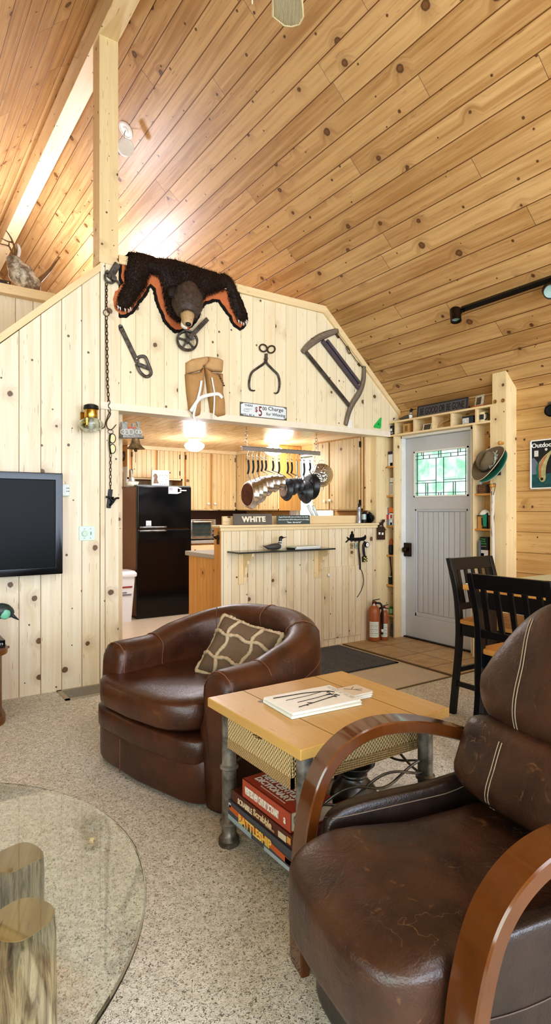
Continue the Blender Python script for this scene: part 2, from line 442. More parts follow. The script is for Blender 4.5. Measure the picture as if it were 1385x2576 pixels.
    M_['blackgloss'] = g.out(g.mix(n, col('#060608'), col('#101012')), .12, spec=.35)
    M_['blackwood'] = solid('#121214', .28, spec=.5)
    M_['blackmetal'] = solid('#191716', .35, metal=.4)
    M_['rubber'] = solid('#161616', .5)
    M_['white'] = solid('#f0eee8', .45)
    M_['doorgrey'] = solid('#c6c8cc', .42, var=.02)
    M_['plaid'] = solid('#6e5a46', .9, var=.12, scale=60)
    M_['fleece'] = solid('#bda98a', .95, var=.2, scale=140)
    g = G('printed_paper'); n = g.noise(g.coord('Object'), 20, 2); M_['paper'] = g.out(g.mix(n, col('#f4f2ec'), col('#e4e2da')), .35)
    g = G('lamp_globe'); M_['globe'] = g.out(col('#fff6e4'), .3, **{'Emission Color': col('#fff2d8'), 'Emission Strength': 9.0})
    # log bark
    g = G('log_bark'); x, y, z = g.sep(g.coord('Object'))
    n = g.noise(g.vec(g.mul(x, 70.), g.mul(y, 70.), g.mul(z, 7.)), 1, 4, .65, .8)
    M_['bark'] = g.out(g.mix(g.ss(n, .3, .7), col('#a89878'), col('#33261a')), .5, g.bump(n, 1.0, .012))
    M_['logtop'] = pine('log_end', 2., '#c4a066', '#8f6d3c', '#3a2614', kscale=4, kthr=.8, seed=61., groove=0, rough=.35)
mk()
# ---------------------------------------------------------------- room shell
RX, RZ, SL = 1.43, 5.09, .897           # ridge and roof slope
XR, XL = 4.5, -1.64                      # door wall, left wall
WY = 4.36                                # tv wall / kitchen front plane
KZ = 2.115                               # kitchen ceiling
YB = -3.4                                # back wall
def zc(x): return RZ - SL * abs(x - RX)
def struct(mb, name, mat, **kw): return mb.obj(name, mat, kind='structure', **kw)
n_slope = Vector((SL, 0, 1)).normalized()
m = MB(); m._add([(RX, YB, RZ), (RX, 10.1, RZ), (4.75, 10.1, zc(4.75)), (4.75, YB, zc(4.75)), (RX, YB, RZ+.1), (RX, 10.1, RZ+.1), (4.75, 10.1, zc(4.75)+.1), (4.75, YB, zc(4.75)+.1)],
    [(0,1,2,3),(7,6,5,4),(0,3,7,4),(1,5,6,2),(2,6,7,3),(0,4,5,1)])
struct(m, 'ceiling', M_['ceil'], grain=(0, 1, 0), uvoff=(0, .03))
m = MB(); m._add([(RX, YB, RZ), (RX, 10.1, RZ), (-1.9, 10.1, zc(-1.9)), (-1.9, YB, zc(-1.9)), (RX, YB, RZ+.1), (RX, 10.1, RZ+.1), (-1.9, 10.1, zc(-1.9)+.1), (-1.9, YB, zc(-1.9)+.1)],
    [(3,2,1,0),(4,5,6,7),(4,7,3,0),(2,6,5,1),(3,7,6,2),(1,5,4,0)])
struct(m, 'ceiling', M_['ceil'], grain=(0, 1, 0), uvoff=(4, 3.03))
# ridge beam and post
m = MB(); m.box(1.355, YB + .02, 4.83, 1.508, 10.0, 5.06)
struct(m, 'trim_1', M_['trim'], grain=(0, 1, 0), uvoff=(0, 0.2))
m = MB()
for sx in (-1, 1):                        # small mouldings where the beam meets the roof boards
    x0 = 1.4375 + sx * .10
    m.bar((x0, YB+.05, 4.985), (x0, 10.0, 4.985), .035, .03)
struct(m, 'trim_2', M_['ceil'], grain=(0, 1, 0))
m = MB(); m.box(1.366, 4.345, 3.2, 1.508, 4.50, 4.83)
struct(m, 'trim_3', M_['post'], grain=(0, 0, 1))
# front wall: tv side, header, half wall are one plane
fy = frame((0, WY, 0), (0, -1, 0))        # right = +X, up = Z, out = towards the camera
TX = 1.372
m = MB(); m.poly([(XL, 0), (TX, 0), (TX, 3.07), (.69, 2.425), (XL, .25)][::1], frame((0, WY + .12, 0), (0, -1, 0)), .12)
struct(m, 'wall_left', M_['wall'], grain=(0, 0, 1), uvoff=(0, .045))
m = MB(); m.poly([(XL, .25), (TX, 3.07), (TX, 3.13), (XL, .31)], frame((0, WY + .15, 0), (0, -1, 0)), .18)
struct(m, 'trim_4', M_['trim'], grain=(TX - XL, 0, 2.82))
m = MB(); m.box(TX + .004, WY - .012, 0, 1.512, WY + .14, 3.2)
struct(m, 'trim_5', M_['wall'], grain=(0, 0, 1), uvoff=(5, .02))
m = MB(); m.box(TX - .008, WY - .018, 3.14, 1.514, WY + .14, 3.2)
struct(m, 'trim_6', M_['trim'])
HX1, HZ0, HZ1 = 3.512, 2.095, 3.215
m = MB(); m.poly([(1.512, HZ0), (XR, HZ0), (XR, zc(XR)), (HX1, HZ1), (1.512, HZ1)], frame((0, WY + .12, 0), (0, -1, 0)), .12)
struct(m, 'wall_kitchen_header', M_['header'], grain=(0, 0, 1), uvoff=(0, .0))
m = MB(); m.poly([(1.512, HZ1 - .055), (HX1 - .02, HZ1 - .055), (XR, zc(XR) - .055), (XR, zc(XR) - .005), (HX1, HZ1 + .012), (1.512, HZ1 + .012)], frame((0, WY + .14, 0), (0, -1, 0)), .165)
struct(m, 'trim_7', M_['trim'], grain=(1, 0, 0))
m = MB(); m.box(TX, WY - .028, HZ0 - .045, 4.355, WY + .13, HZ0 + .008)
struct(m, 'trim_8', solid('#efe3cd', .5), grain=(1, 0, 0))
# side walls, far walls
DY0, DY1, DZ = 3.41, 4.275, 2.06          # door opening
KY = 7.42
m = MB(); m.poly([(-10.0, 0), (10.0, 0), (10.0, 2.34), (-10.0, 2.34)][::1], frame((XR + .12, 0, 0), (-1, 0, 0)), .12,
    holes=[[(-DY1, .005), (-DY1, DZ), (-DY0, DZ), (-DY0, .005)], [(-6.24, 1.0), (-6.24, 1.98), (-5.45, 1.98), (-5.45, 1.0)], [(1.2, .9), (1.2, 2.0), (2.6, 2.0), (2.6, .9)]])
struct(m, 'wall_right', M_['log'], grain=(0, 1, 0), uvoff=(0, .09))
m = MB(); m.poly([(-10, 0), (10, 0), (10, 2.34), (-10, 2.34)], frame((XL - .12, 0, 0), (1, 0, 0)), .12, holes=[[(-1.2, .7), (-1.2, 2.1), (2.6, 2.1), (2.6, .7)]])
struct(m, 'wall_left_outer', M_['log'], grain=(0, 1, 0))
m = MB(); m.poly([(-XR, 0), (-XL, 0), (-XL, zc(XL)), (-RX, RZ), (-XR, zc(XR))], frame((0, YB - .1, 0), (0, 1, 0)), .1,
    holes=[[(-3.9, .4), (-.9, .4), (-.9, 2.3), (-3.9, 2.3)], [(-.6, .4), (1.3, .4), (1.3, 2.3), (-.6, 2.3)], [(-2.9, 2.6), (.1, 2.6), (.1, 3.4), (-2.9, 3.4)]])
struct(m, 'wall_back', M_['log'], grain=(1, 0, 0))
m = MB(); m.poly([(XL, 0), (XR, 0), (XR, zc(XR)), (RX, RZ), (XL, zc(XL))], frame((0, 10.1, 0), (0, -1, 0)), .1)
struct(m, 'wall_far', M_['log'], grain=(0, 0, 1))
m = MB(); m.box(XL, KY, 0, XR, KY + .1, KZ)
struct(m, 'wall_kitchen_back', M_['bead'], grain=(0, 0, 1))
m = MB(); m.box(1.515, WY + .15, 0, 1.60, KY, KZ)
struct(m, 'wall_kitchen_left', M_['bead'], grain=(0, 0, 1))
m = MB(); m.box(1.515, WY + .125, KZ, XR, KY + .1, KZ + .08)
struct(m, 'ceiling_kitchen', M_['kceil'], grain=(0, 1, 0))
m = MB(); m.box(XL, 5.42, 0, 1.3, 5.52, 3.16)                         # partition with the deer ledge
struct(m, 'wall_loft', M_['wall'], grain=(0, 0, 1), uvoff=(3, .02))
m = MB(); m.box(XL, 5.34, 3.115, 1.3, 5.75, 3.165); m.box(XL, 5.36, 3.165, 1.3, 5.72, 3.20)
struct(m, 'trim_9', M_['trim'], grain=(1, 0, 0))
# floors
m = MB(); m.poly([(XL, YB), (XR, YB), (XR, 3.02), (1.95, 3.02), (1.95, WY), (XL, WY)], frame((0, 0, -.05), (0, 0, 1), (0, 1, 0)), .054)
struct(m, 'floor', M_['carpet'])
m = MB(); m.poly([(1.95, 3.02), (3.73, 3.02), (3.73, WY), (XR, WY), (XR, 10), (XL, 10), (XL, WY), (1.95, WY)], frame((0, 0, -.05), (0, 0, 1), (0, 1, 0)), .05)
struct(m, 'floor_vinyl', M_['vinyl'])
m = MB(); m.box(3.73, 3.02, -.05, XR + .1, WY, .003)
struct(m, 'floor_tile', M_['tile'])
m = MB(); m.box(3.712, 3.0, 0, 3.735, WY - .03, .009); m.box(1.97, 3.01, 0, XR - .1, 3.03, .008)
struct(m, 'trim_10', solid('#6b5634', .6))
# half wall under the pot rack
HWX0, HWX1, HWZ, HWT = 2.41, 4.213, 1.15, .11
m = MB(); m.box(HWX0, WY + .02, 0, HWX1, WY + HWT, HWZ)
struct(m, 'wall_half', M_['bead'], grain=(0, 0, 1), uvoff=(0, .03))
m = MB(); m.box(HWX0 - .03, WY - .015, HWZ, 4.212, WY + HWT + .03, HWZ + .02); m.box(HWX0 - .012, WY + .005, HWZ - .03, 4.212, WY + .025, HWZ)
struct(m, 'trim_11', M_['trim'], bevel=.004)
m = MB(); m.box(HWX0 - .008, WY + .02, 0, HWX0 + .001, WY + HWT + .02, HWZ)
struct(m, 'trim_12', M_['oak'], grain=(0, 0, 1))
m = MB(); m.box(HWX0 + .08, WY + HWT + .02, HWZ + .02, 4.1, WY + HWT + .045, HWZ + .095)
struct(m, 'trim_13', M_['trim'])
# corner post between half wall and door shelves, log post right of the shelves
m = MB(); m.box(4.213, WY + .032, 0, 4.337, WY + .16, HZ0 - .045)
struct(m, 'trim_14', M_['post'], grain=(0, 0, 1))
m = MB(); Y0, Y1, X0 = 2.995, 3.128, 4.356
m._add([(X0, Y0, 0), (XR, Y0, 0), (XR, Y1, 0), (X0, Y1, 0), (X0, Y0, zc(X0)), (XR, Y0, zc(XR)), (XR, Y1, zc(XR)), (X0, Y1, zc(X0))], [(3,2,1,0),(4,5,6,7),(0,1,5,4),(1,2,6,5),(2,3,7,6),(3,0,4,7)])
struct(m, 'trim_15', M_['post'], grain=(0, 0, 1))
# small service hatch let into the half wall
hp = [onY(813, 1427, WY + .02), onY(909, 1421, WY + .02)]
t = thing('access_panel', 'square beadboard access panel with white knob low in the half wall', 'panel', (3.9, WY + .02, .25))
m = MB(); px0, px1 = onY(813, 1427, WY + .02), onY(906, 1590, WY + .02)
m.box(px0.x, WY + .008, px1.z - .02, px1.x, WY + .02, px0.z)
m.obj('panel_face', M_['bead'], t, grain=(0, 0, 1), uvoff=(2.3, .03), bevel=.003)
m = MB(); k = onY(824, 1446, WY + .008); m.lathe([(.006, 0), (.006, .008), (.014, .012), (.016, .02), (.011, .026), (.003, .028)], frame(k, (0, -1, 0)), 14)
m.obj('knob', M_['white'], t, smooth=True)
# ---------------------------------------------------------------- camera, world, lights
cam = bpy.data.cameras.new('camera'); co = bpy.data.objects.new('camera', cam); C.objects.link(co)
co.location = (0, 0, EYE); co.rotation_euler = (PI/2, 0, -YAW)
cam.sensor_fit = 'VERTICAL'; cam.sensor_height = 36; cam.sensor_width = 36
cam.lens = F * 36 / 2576; cam.shift_y = -3.0 / 2576; cam.clip_start = .02; cam.clip_end = 200
SC.camera = co
w = bpy.data.worlds.new('world'); SC.world = w; w.use_nodes = True
nt = w.node_tree; bg = nt.nodes['Background']
tc = nt.nodes.new('ShaderNodeTexCoord'); sp = nt.nodes.new('ShaderNodeSeparateXYZ'); rp = nt.nodes.new('ShaderNodeValToRGB')
nt.links.new(tc.outputs['Generated'], sp.inputs[0]); mr = nt.nodes.new('ShaderNodeMath'); mr.operation = 'MULTIPLY_ADD'; mr.inputs[1].default_value = .5; mr.inputs[2].default_value = .5; nt.links.new(sp.outputs[2], mr.inputs[0]); nt.links.new(mr.outputs[0], rp.inputs[0]); nt.links.new(rp.outputs[0], bg.inputs[0])
e = rp.color_ramp.elements; e[0].position = .38; e[0].color = col('#8fc8a4'); e[1].position = .52; e[1].color = col('#f6fcff')
bg.inputs[1].default_value = 1.6
def area(name, loc, aim, sx, sy, power, c='#ffffff'):
    l = bpy.data.lights.new(name, 'AREA'); l.shape = 'RECTANGLE'; l.size = sx; l.size_y = sy; l.energy = power; l.color = col(c)[:3]
    o = bpy.data.objects.new(name, l); C.objects.link(o); o.location = loc
    d = Vector(aim) - Vector(loc); o.rotation_euler = d.to_track_quat('-Z', 'Y').to_euler(); return o
def point(name, loc, power, r=.1, c='#fff0d8'):
    l = bpy.data.lights.new(name, 'POINT'); l.energy = power; l.shadow_soft_size = r; l.color = col(c)[:3]
    o = bpy.data.objects.new(name, l); C.objects.link(o); o.location = loc; return o
area('window_light_back', (2.4, YB + .05, 1.5), (2.4, 4, 1.3), 3.0, 1.9, 190, '#dbeaff')
area('window_light_back', (-.35, YB + .05, 1.5), (.5, 4, 1.3), 1.9, 1.9, 120, '#dbeaff')
area('window_light_left', (XL + .06, -.7, 1.4), (3, 1.2, 1.2), 3.6, 1.4, 90, '#dcf6f4')
area('ceiling_fill', (1.43, -1.6, 4.3), (1.8, 2.6, .8), 2.2, 2.2, 110, '#eaf2ff')
area('upward_bounce', (2.0, .6, 2.4), (2.2, 2.6, 5.0), 1.6, 1.6, 16, '#f2f4ff')
point('loft_lamp', (.9, 6.9, 3.65), 115, .12, '#e6edff')
point('loft_lamp', (2.0, 7.0, 3.65), 105, .12, '#e6edff')
point('kitchen_lamp', (2.985, 6.05, 1.90), 22, .09, '#eef0ff')
point('kitchen_lamp', (4.02, 5.75, 1.90), 12, .09, '#eef0ff')
area('kitchen_fill', (3.0, 5.6, 2.05), (3.0, 5.7, 0), 1.6, 1.2, 24, '#f0f4ff')
SC.view_settings.view_transform = 'Standard'; SC.view_settings.look = 'Medium High Contrast'; SC.view_settings.exposure = -0.12
SC.cycles.max_bounces = 8; SC.cycles.use_denoising = True
# ---------------------------------------------------------------- entrance door
DX = 4.505; XF = 4.356
fd = frame((DX, 0, 0), (-1, 0, 0))        # right = -Y, up = Z
def q(px, py, X=DX):
    p = onX(px, py, X); return (-p.y, p.z)
a0, _ = q(1041, 1190); a1, _ = q(1178, 1190); w1 = q(1041, 1137)[1]; w0 = q(1041, 1251)[1]
p0, p1 = q(1042, 1400)[0], q(1176, 1400)[0]; pz1 = q(1042, 1281)[1]; pz0 = q(1043, 1549)[1]
dL, dR = -4.262, -3.42
door = MB(); 
door.poly([(dL, .012), (dR, .012), (dR, 2.03), (dL, 2.03)], frame((DX + .045, 0, 0), (-1, 0, 0)), .045,
    holes=[[(a0, w0), (a0, w1), (a1, w1), (a1, w0)], [(p0, pz0), (p0, pz1), (p1, pz1), (p1, pz0)]])
dr = struct(door, 'door_1', M_['doorgrey'], bevel=.003)
def sub_obj(mb, name, mat, **k): return mb.obj(name, mat, dr, **k)
m = MB(); fp = frame((DX + .016, 0, 0), (-1, 0, 0))
n = 9; gw = (p1 - p0 - .07) / n
m.box(p0, pz0, -.02, p1, pz1, -.004, fp)
for i in range(n): m.box(p0 + .035 + i * gw + .004, pz0 + .045, -.004, p0 + .035 + (i + 1) * gw - .004, pz1 - .03, .004, fp)
sub_obj(m, 'door_panel', M_['doorgrey'], bevel=.002)
m = MB()
for r in ((p0, pz0, p0 + .022, pz1), (p1 - .022, pz0, p1, pz1), (p0, pz1 - .02, p1, pz1), (p0, pz0, p1, pz0 + .035)): m.box(r[0], r[1], -.004, r[2], r[3], .012, fp)
sub_obj(m, 'panel_moulding', M_['doorgrey'], bevel=.004)
m = MB(); fw = .014
for r in ((a0, w0, a0 + fw, w1), (a1 - fw, w0, a1, w1), (a0, w1 - fw, a1, w1), (a0, w0, a1, w0 + fw)): m.box(r[0], r[1], -.03, r[2], r[3], .008, fd)
sub_obj(m, 'window_frame', M_['white'])
g = G('leaded_art_glass'); co_ = g.coord('Object'); n1 = g.noise(co_, 9, 4, .6, .5); n2 = g.noise(co_, 45, 3)
cg = g.mix(g.ss(n1, .38, .66), col('#f6fffa'), col('#a2e6c4')); cg = g.mix(g.mul(g.ss(n2, .5, .7), .3), cg, col('#ffffff'))
M_['artglass'] = g.out(cg, .35, g.bump(n2, .3, .004), **{'Transmission Weight': .85})
m = MB(); m.box(a0 + .002, w0 + .002, -.016, a1 - .002, w1 - .002, -.012, fd); sub_obj(m, 'glass_pane', M_['artglass'])
m = MB(); A0, A1, W0, W1 = a0 + fw, a1 - fw, w0 + fw, w1 - fw
def came(u0, v0, u1, v1):
    x0, x1 = A0 + (A1 - A0) * u0, A0 + (A1 - A0) * u1; y0, y1 = W1 + (W0 - W1) * v0, W1 + (W0 - W1) * v1; h = .0022
    m.box(min(x0, x1) - h, min(y0, y1) - h, -.012, max(x0, x1) + h, max(y0, y1) + h, -.006, fd)
for u, v0, v1 in [(.035,0,1),(.96,0,1),(.41,.15,1),(.555,.15,1),(.12,0,.07),(.155,0,.15),(.46,0,.15),(.505,0,.15),(.82,0,.15),(.865,0,.07),(.28,.07,.15),(.69,.07,.15),(.205,.71,1),(.245,.71,1),(.735,.71,1),(.775,.71,1),(.46,.94,1),(.505,.94,1)]: came(u, v0, u, v1)
for v, u0, u1 in [(.07,0,1),(.15,0,1),(.655,.035,.41),(.655,.555,.96),(.71,0,1),(.94,0,1)]: came(u0, v, u1, v)
sub_obj(m, 'lead_came', solid('#3a4a42', .4, metal=.4))
m = MB(); h0 = q(1019, 1365); h1 = q(1035, 1400); m.box(h0[0], h1[1], 0, h1[0], h0[1], .03, fd); 
lk = sub_obj(m, 'door_lock', M_['bronze'], bevel=.006, label='dark bronze lock plate with round knob')
m = MB(); m.lathe([(.012, .03), (.012, .05), (.026, .055), (.028, .068), (.02, .075), (.002, .077)], frame((DX, -(h0[0]+h1[0])/2, (h0[1]+h1[1])/2), (-1, 0, 0)), 16); m.obj('knob', M_['bronze'], lk, smooth=True)
m = MB(); m.box(dL - .022, q(1018,1380)[1] - .02, -.0, dL - .002, q(1018,1380)[1] + .03, .012, fd); m.obj('strike_plate', M_['bronze'], lk)
# white jamb and threshold
m = MB(); m.box(XF + .09, 4.264, 0, XR + .11, 4.274, 2.06); m.box(XF + .09, 3.408, 0, XR + .11, 3.418, 2.06); m.box(XF + .09, 3.408, 2.032, XR + .11, 4.274, 2.06)
struct(m, 'trim_16', M_['white'])
m = MB(); m.box(XR - .03, 3.41, .003, XR + .11, 4.27, .014); struct(m, 'trim_17', M_['bronze'])
# ---------------------------------------------------------------- cubby shelving around the door
cz = lambda px, py: onX(px, py, XF).z
cy = lambda px, py=1285: onX(px, py, XF).y
ZT0, ZT1 = 2.052, 2.205
sh = thing('cubby_shelf', 'pine cubby shelving built around the grey entrance door', 'shelf', (XF + .07, 3.8, 0))
YL0, YL1, YR0, YR1 = 4.293, 4.398, 3.15, 3.31
B = .018
m = MB(); m.box(XF, 4.275, 0, XR, YL0, ZT0); m.obj('side_board', M_['trim'], sh)
m = MB(); m.box(XF - .015, YL1 - .003, 0, XR, YL1 + .008, ZT0); m.obj('side_board', M_['post'], sh)
m = MB(); m.box(XF, YR1, 0, XR, cy(1192) if cy(1192) > YR1 + .012 else YR1 + .02, ZT0); m.obj('side_board', M_['trim'], sh)
m = MB(); m.box(XF, 3.129, 0, XR, YR0, ZT1 - B); m.obj('side_board', M_['trim'], sh)
m = MB(); m.box(XF - .004, 3.129, ZT1 - B, XR, WY, ZT1); m.obj('top_board', M_['trim'], sh)
m = MB(); m.box(XF - .003, 3.129, ZT0, XR, WY, ZT0 + B); m.obj('top_board', M_['trim'], sh)
divs = [cy(993), cy(1040), cy(1087), cy(1134), cy(1196)]
for d in divs:
    m = MB(); m.box(XF, d - .011, ZT0 + B, XR, d + .008, ZT1 - B); m.obj('divider', M_['trim'], sh)
LZ = [cz(981, y) for y in (1172, 1246, 1322, 1396, 1471, 1547)]
for z in LZ:
    m = MB(); m.box(XF + .003, YL0, z - B, XR, YL1 - .003, z); m.obj('shelf_board', M_['oak'], sh)
RZs = [cz(1215, y) for y in (1241, 1330, 1418)] + [.42, .12]
for z in RZs:
    m = MB(); m.box(XF + .003, YR0, z - B, XR, YR1, z); m.obj('shelf_board', M_['oak'], sh)
# ---------------------------------------------------------------- what stands on and in it
def XB(px, z, x=XF + .07): 
    return Vector((x, onX(px, 1285, x).y, z))
def carton(name, label, cat, pxa, pxb, z, h, base, x0=XF + .02, depth=.06, bands=(), words=(), group=None, side=None, tilt=0):
    """small printed carton standing on a shelf, front towards the room"""
    ya, yb = onX(pxb, 1285, x0).y, onX(pxa, 1285, x0).y
    t = thing(name, label, cat, (x0 + depth/2, (ya+yb)/2, z), group)
    m = MB(); m.box(x0, ya, z, x0 + depth, yb, z + h); m.obj('carton_body', solid(base, .45), t, bevel=.0015)
    f = frame((x0, yb, z), (-1, 0, 0)); W = yb - ya
    for u0, v0, u1, v1, c in bands:
        m = MB(); m.box(u0*W, v0*h, 0, u1*W, v1*h, .0012, f); m.obj('printed_band', solid(c, .45), t)
    for txt, u, v, wd, ht, c in words:
        m = MB(); text_mb(m, txt, frame((x0 - .0014, yb - u*W, z + v*h), (-1, 0, 0)), .02, width=wd*W, height=ht*h); m.obj('lettering', solid(c, .5), t)
    return t
ZS = ZT0 + B
carton('tea_tin', 'narrow black tin with white lettering in the leftmost top cubby', 'tin', 978.5, 991, ZS, .098, '#141416', bands=[(.1,.42,.6,.7,'#e8e6e0')], words=[('BAR', .45, .22, .7, .2, '#f0eee8')])
carton('wooden_box', 'tan wooden picture box with black side in second top cubby', 'box', 1013, 1029, ZS, .092, '#c79a5a', bands=[(.3,.2,.7,.8,'#8a6436')], depth=.07)
t = thing('picture_card', 'small leaning black and cream picture card in third top cubby', 'card', XB(1072, ZS))
m = MB(); A = XB(1062, ZS, XF+.03); Bp = XB(1083, ZS, XF+.03); w = (A-Bp).length; fr_ = frame(A, (-1, 0, .25)); 
m.box(0, 0, -.006, w, .066, 0, fr_); m.obj('card_face', M_['paper'], t)
m = MB(); m.box(.1*w, .006, 0, .9*w, .06, .001, fr_); m.obj('card_picture', solid('#5a5244', .5, var=.6, scale=70), t)
t = thing('antler_piece', 'small forked antler piece leaning in the fourth top cubby', 'antler', XB(1112, ZS))
m = MB(); X_ = XF + .06
m.tube(spline([onX(1100, 1073, X_), onX(1105, 1064, X_), onX(1114, 1056, X_), onX(1124, 1053, X_), onX(1130, 1049, X_)], 6), [.009]*4+[.007]*22, 8)
m.tube(spline([onX(1124, 1053, X_), onX(1128, 1047, X_), onX(1129.5, 1038, X_)], 6), [.007]*8+[.003]*6, 8) if False else m.tube(spline([onX(1123, 1053.5, X_), onX(1128, 1046, X_), onX(1129.5, 1038, X_)], 6), .005, 8)
lo = min(v.z for v in m.v)
for v in m.v: v.z += ZS - lo
m.obj('antler_branch', solid('#c9a578', .55, var=.2), t, smooth=True)
# blue tin and cream mug
t = thing('blue_tin', 'square dark blue and white tin in the fifth top cubby', 'tin', XB(1176, ZS))
y0, y1 = onX(1189, 1285, XF+.02).y, onX(1162, 1285, XF+.02).y
m = MB(); m.box(XF+.02, y0, ZS, XF+.09, y1, ZS+.07); m.obj('tin_body', solid('#25303f', .35), t, bevel=.004)
m = MB(); m.box(XF+.019, y0+.045, ZS+.006, XF+.021, y1-.004, ZS+.056); m.obj('printed_label', solid('#dfe2e6', .4, var=.4, scale=90), t)
m = MB(); m.box(XF+.018, y0-.002, ZS+.058, XF+.092, y1+.002, ZS+.072); m.obj('tin_lid', solid('#1c2430', .35), t, bevel=.003)
t = thing('cream_mug', 'cream mug with dark bird pattern in the rightmost top cubby', 'mug', XB(1216, ZS))
c = XB(1216, ZS, XF+.06); m = MB(); m.lathe([(.034,0),(.037,.004),(.037,.088),(.034,.09),(.033,.086),(.033,.01),(.001,.008)], frame(c, (0,0,1), (1,0,0)), 24); m.obj('mug_body', solid('#e8d9b0', .35), t, smooth=True)
m = MB(); 
m.grid(lambda a, b: c + Vector((-.0385*math.cos((a-.5)*1.3), .0385*math.sin((a-.5)*1.3), .022 + .045*b)), 8, 5); m.obj('bird_print', solid('#30343c', .4, var=.7, scale=60), t)
m = MB(); m.tube(spline([c+Vector((-.02,-.03,.075)), c+Vector((-.03,-.055,.07)), c+Vector((-.03,-.055,.03)), c+Vector((-.02,-.03,.02))], 6), .006, 8); m.obj('handle', solid('#181818', .3), t, smooth=True)
# loons (decoys) -----------------------------------------------------------
def loon(name, label, base, L, dirv, dark='#17181a', chest='#eceae4', back='#4c4a46', group=None, bill=1.0):
    """swimming loon carving, bill along dirv"""
    d = Vector(dirv).normalized(); t = thing(name, label, 'bird carving', base, group)
    M = Matrix.Translation(Vector(base)) @ Matrix(((d.x, -d.y, 0, 0), (d.y, d.x, 0, 0), (0, 0, 1, 0), (0, 0, 0, 1)))
    st = [(-.58,.20,.012,.008),(-.5,.16,.05,.03),(-.35,.13,.12,.085),(-.1,.14,.165,.13),(.12,.15,.16,.14),(.27,.165,.12,.125),(.35,.18,.06,.07)]
    R = []
    for x, z, w, h in st:
        R.append([M @ Vector((x*L, w*L*math.cos(2*PI*k/14), max(0, (z + h*math.sin(2*PI*k/14)))*L)) for k in range(14)])
    m = MB(); m.rings(R); m.obj('body', solid(back, .5, var=.5, scale=160), t, smooth=True)
    m = MB(); m.ell(M @ Vector((.26*L, 0, .17*L)), .13*L, .115*L, .15*L, 14, 10, M.to_3x3().to_4x4()); m.obj('breast', solid(chest, .5, var=.05), t, smooth=True)
    m = MB(); pts = [(.25,.22,.095),(.29,.33,.075),(.30,.42,.07),(.315,.49,.078),(.36,.52,.074),(.42,.515,.05),(.46,.51,.022)]
    m.tube(spline([M @ Vector((x*L, 0, z*L)) for x, z, r in pts], 3), [r*L for r in sum([[a[2] + (b[2]-a[2])*k/3 for k in range(3)] for a, b in zip(pts, pts[1:])], [])] + [pts[-1][2]*L], 12)
    hd = m.obj('head', solid(dark, .35), t, smooth=True)
    m = MB(); m.tube([M @ Vector((.42*L, 0, .51*L)), M @ Vector((.52*L, 0, .52*L)), M @ Vector((.42*L + .24*L*bill, 0, .535*L))], [.03*L, .02*L, .003*L], 8); m.obj('bill', solid('#26262a', .35), hd, smooth=True)
    m = MB(); m.lathe([(.078*L, .0), (.080*L, .02*L), (.078*L, .04*L)], frame(M @ Vector((.29*L, 0, .32*L)), (0, 0, 1), (1, 0, 0)), 14, cap=False); m.obj('neck_ring', solid(chest, .5), hd, smooth=True)
    return t
X_ = XF + .07
loon('loon_carving', 'large black and white loon carving beside the wooden motto board', XB(1022, ZT1, X_), .19, (0, -1, 0), back='#5a5852')
loon('loon_carving', 'tiny loon carving at the left end of the door shelf', XB(985, ZT1, X_), .085, (0, -1, 0), back='#3a3a3a')
# motto board
t = thing('motto_sign', 'dark grey board reading BE GOOD OR BE GONE on the shelf', 'sign', XB(1110, ZT1))
A, Bp = onX(1048, 1047, XF + .05), onX(1174, 1026, XF + .05); W = A.y - Bp.y
f = frame((XF + .05, A.y, ZT1), (-1, 0, .12)); H = onX(1174, 998, XF+.05).z - ZT1
m = MB(); m.box(0, 0, -.016, W, H, 0, f); m.obj('board', solid('#5c575b', .6, var=.1), t, bevel=.003)
m = MB()
for r in ((0, 0, W, .009), (0, H-.009, W, H), (0, 0, .009, H), (W-.009, 0, W, H)): m.box(r[0], r[1], 0, r[2], r[3], .004, f)
m.obj('frame', solid('#262428', .55), t)
m = MB(); text_mb(m, 'BE GOOD OR BE GONE', f @ Matrix.Translation((W/2, H/2, .0008)), .08, width=W*.88, height=H*.56, bold=.0); m.obj('lettering', solid('#0c0b0c', .5), t)
t = thing('picture_block', 'small deer picture on an orange wedge at shelf right end', 'picture', XB(1203, ZT1))
A, Bp = onX(1192, 1020, XF+.04), onX(1214, 1020, XF+.04); W = A.y - Bp.y; f = frame((XF+.04, A.y, ZT1+.012), (-1, .15, .2))
m = MB(); m.box(0, 0, -.012, W, .10, 0, f); m.obj('picture_face', solid('#d9d2c0', .5, var=.5, scale=60), t)
m = MB(); m.box(.2*W, .012, 0, .8*W, .08, .001, f); m.obj('deer_print', solid('#5a4c3a', .5, var=.7, scale=70), t)
m = MB(); m.box(XF+.01, Bp.y-.015, ZT1, XF+.09, A.y-.002, ZT1+.014); m.obj('wedge_base', solid('#b8623a', .5), t, bevel=.003)
# left column
LX0 = XF + .015
carton('white_carton', 'narrow white carton with black top band on the highest left shelf', 'box', 975.5, 987, LZ[0], .15, '#e8e8ea', bands=[(0,.8,1,1,'#2a2430'),(.45,.0,1,.22,'#222222'),(.55,.05,.85,.2,'#cfc4ba')], depth=.05, x0=LX0)
t = thing('bird_figurine', 'small brown figurine beside the narrow white carton', 'figurine', XB(990.5, LZ[0], LX0+.03))
m = MB(); c = XB(990.5, LZ[0], LX0+.03); m.lathe([(.010,0),(.016,.015),(.013,.045),(.009,.055),(.011,.068),(.006,.08),(.001,.083)], frame(c, (0,0,1), (1,0,0)), 12); m.obj('figurine_body', solid('#6b4a2c', .5, var=.3), t, smooth=True)
m = MB(); m.ell(c + Vector((-.012, 0, .03)), .006, .008, .016, 10, 6); m.obj('breast', solid('#d9c4a0', .5), t, smooth=True)
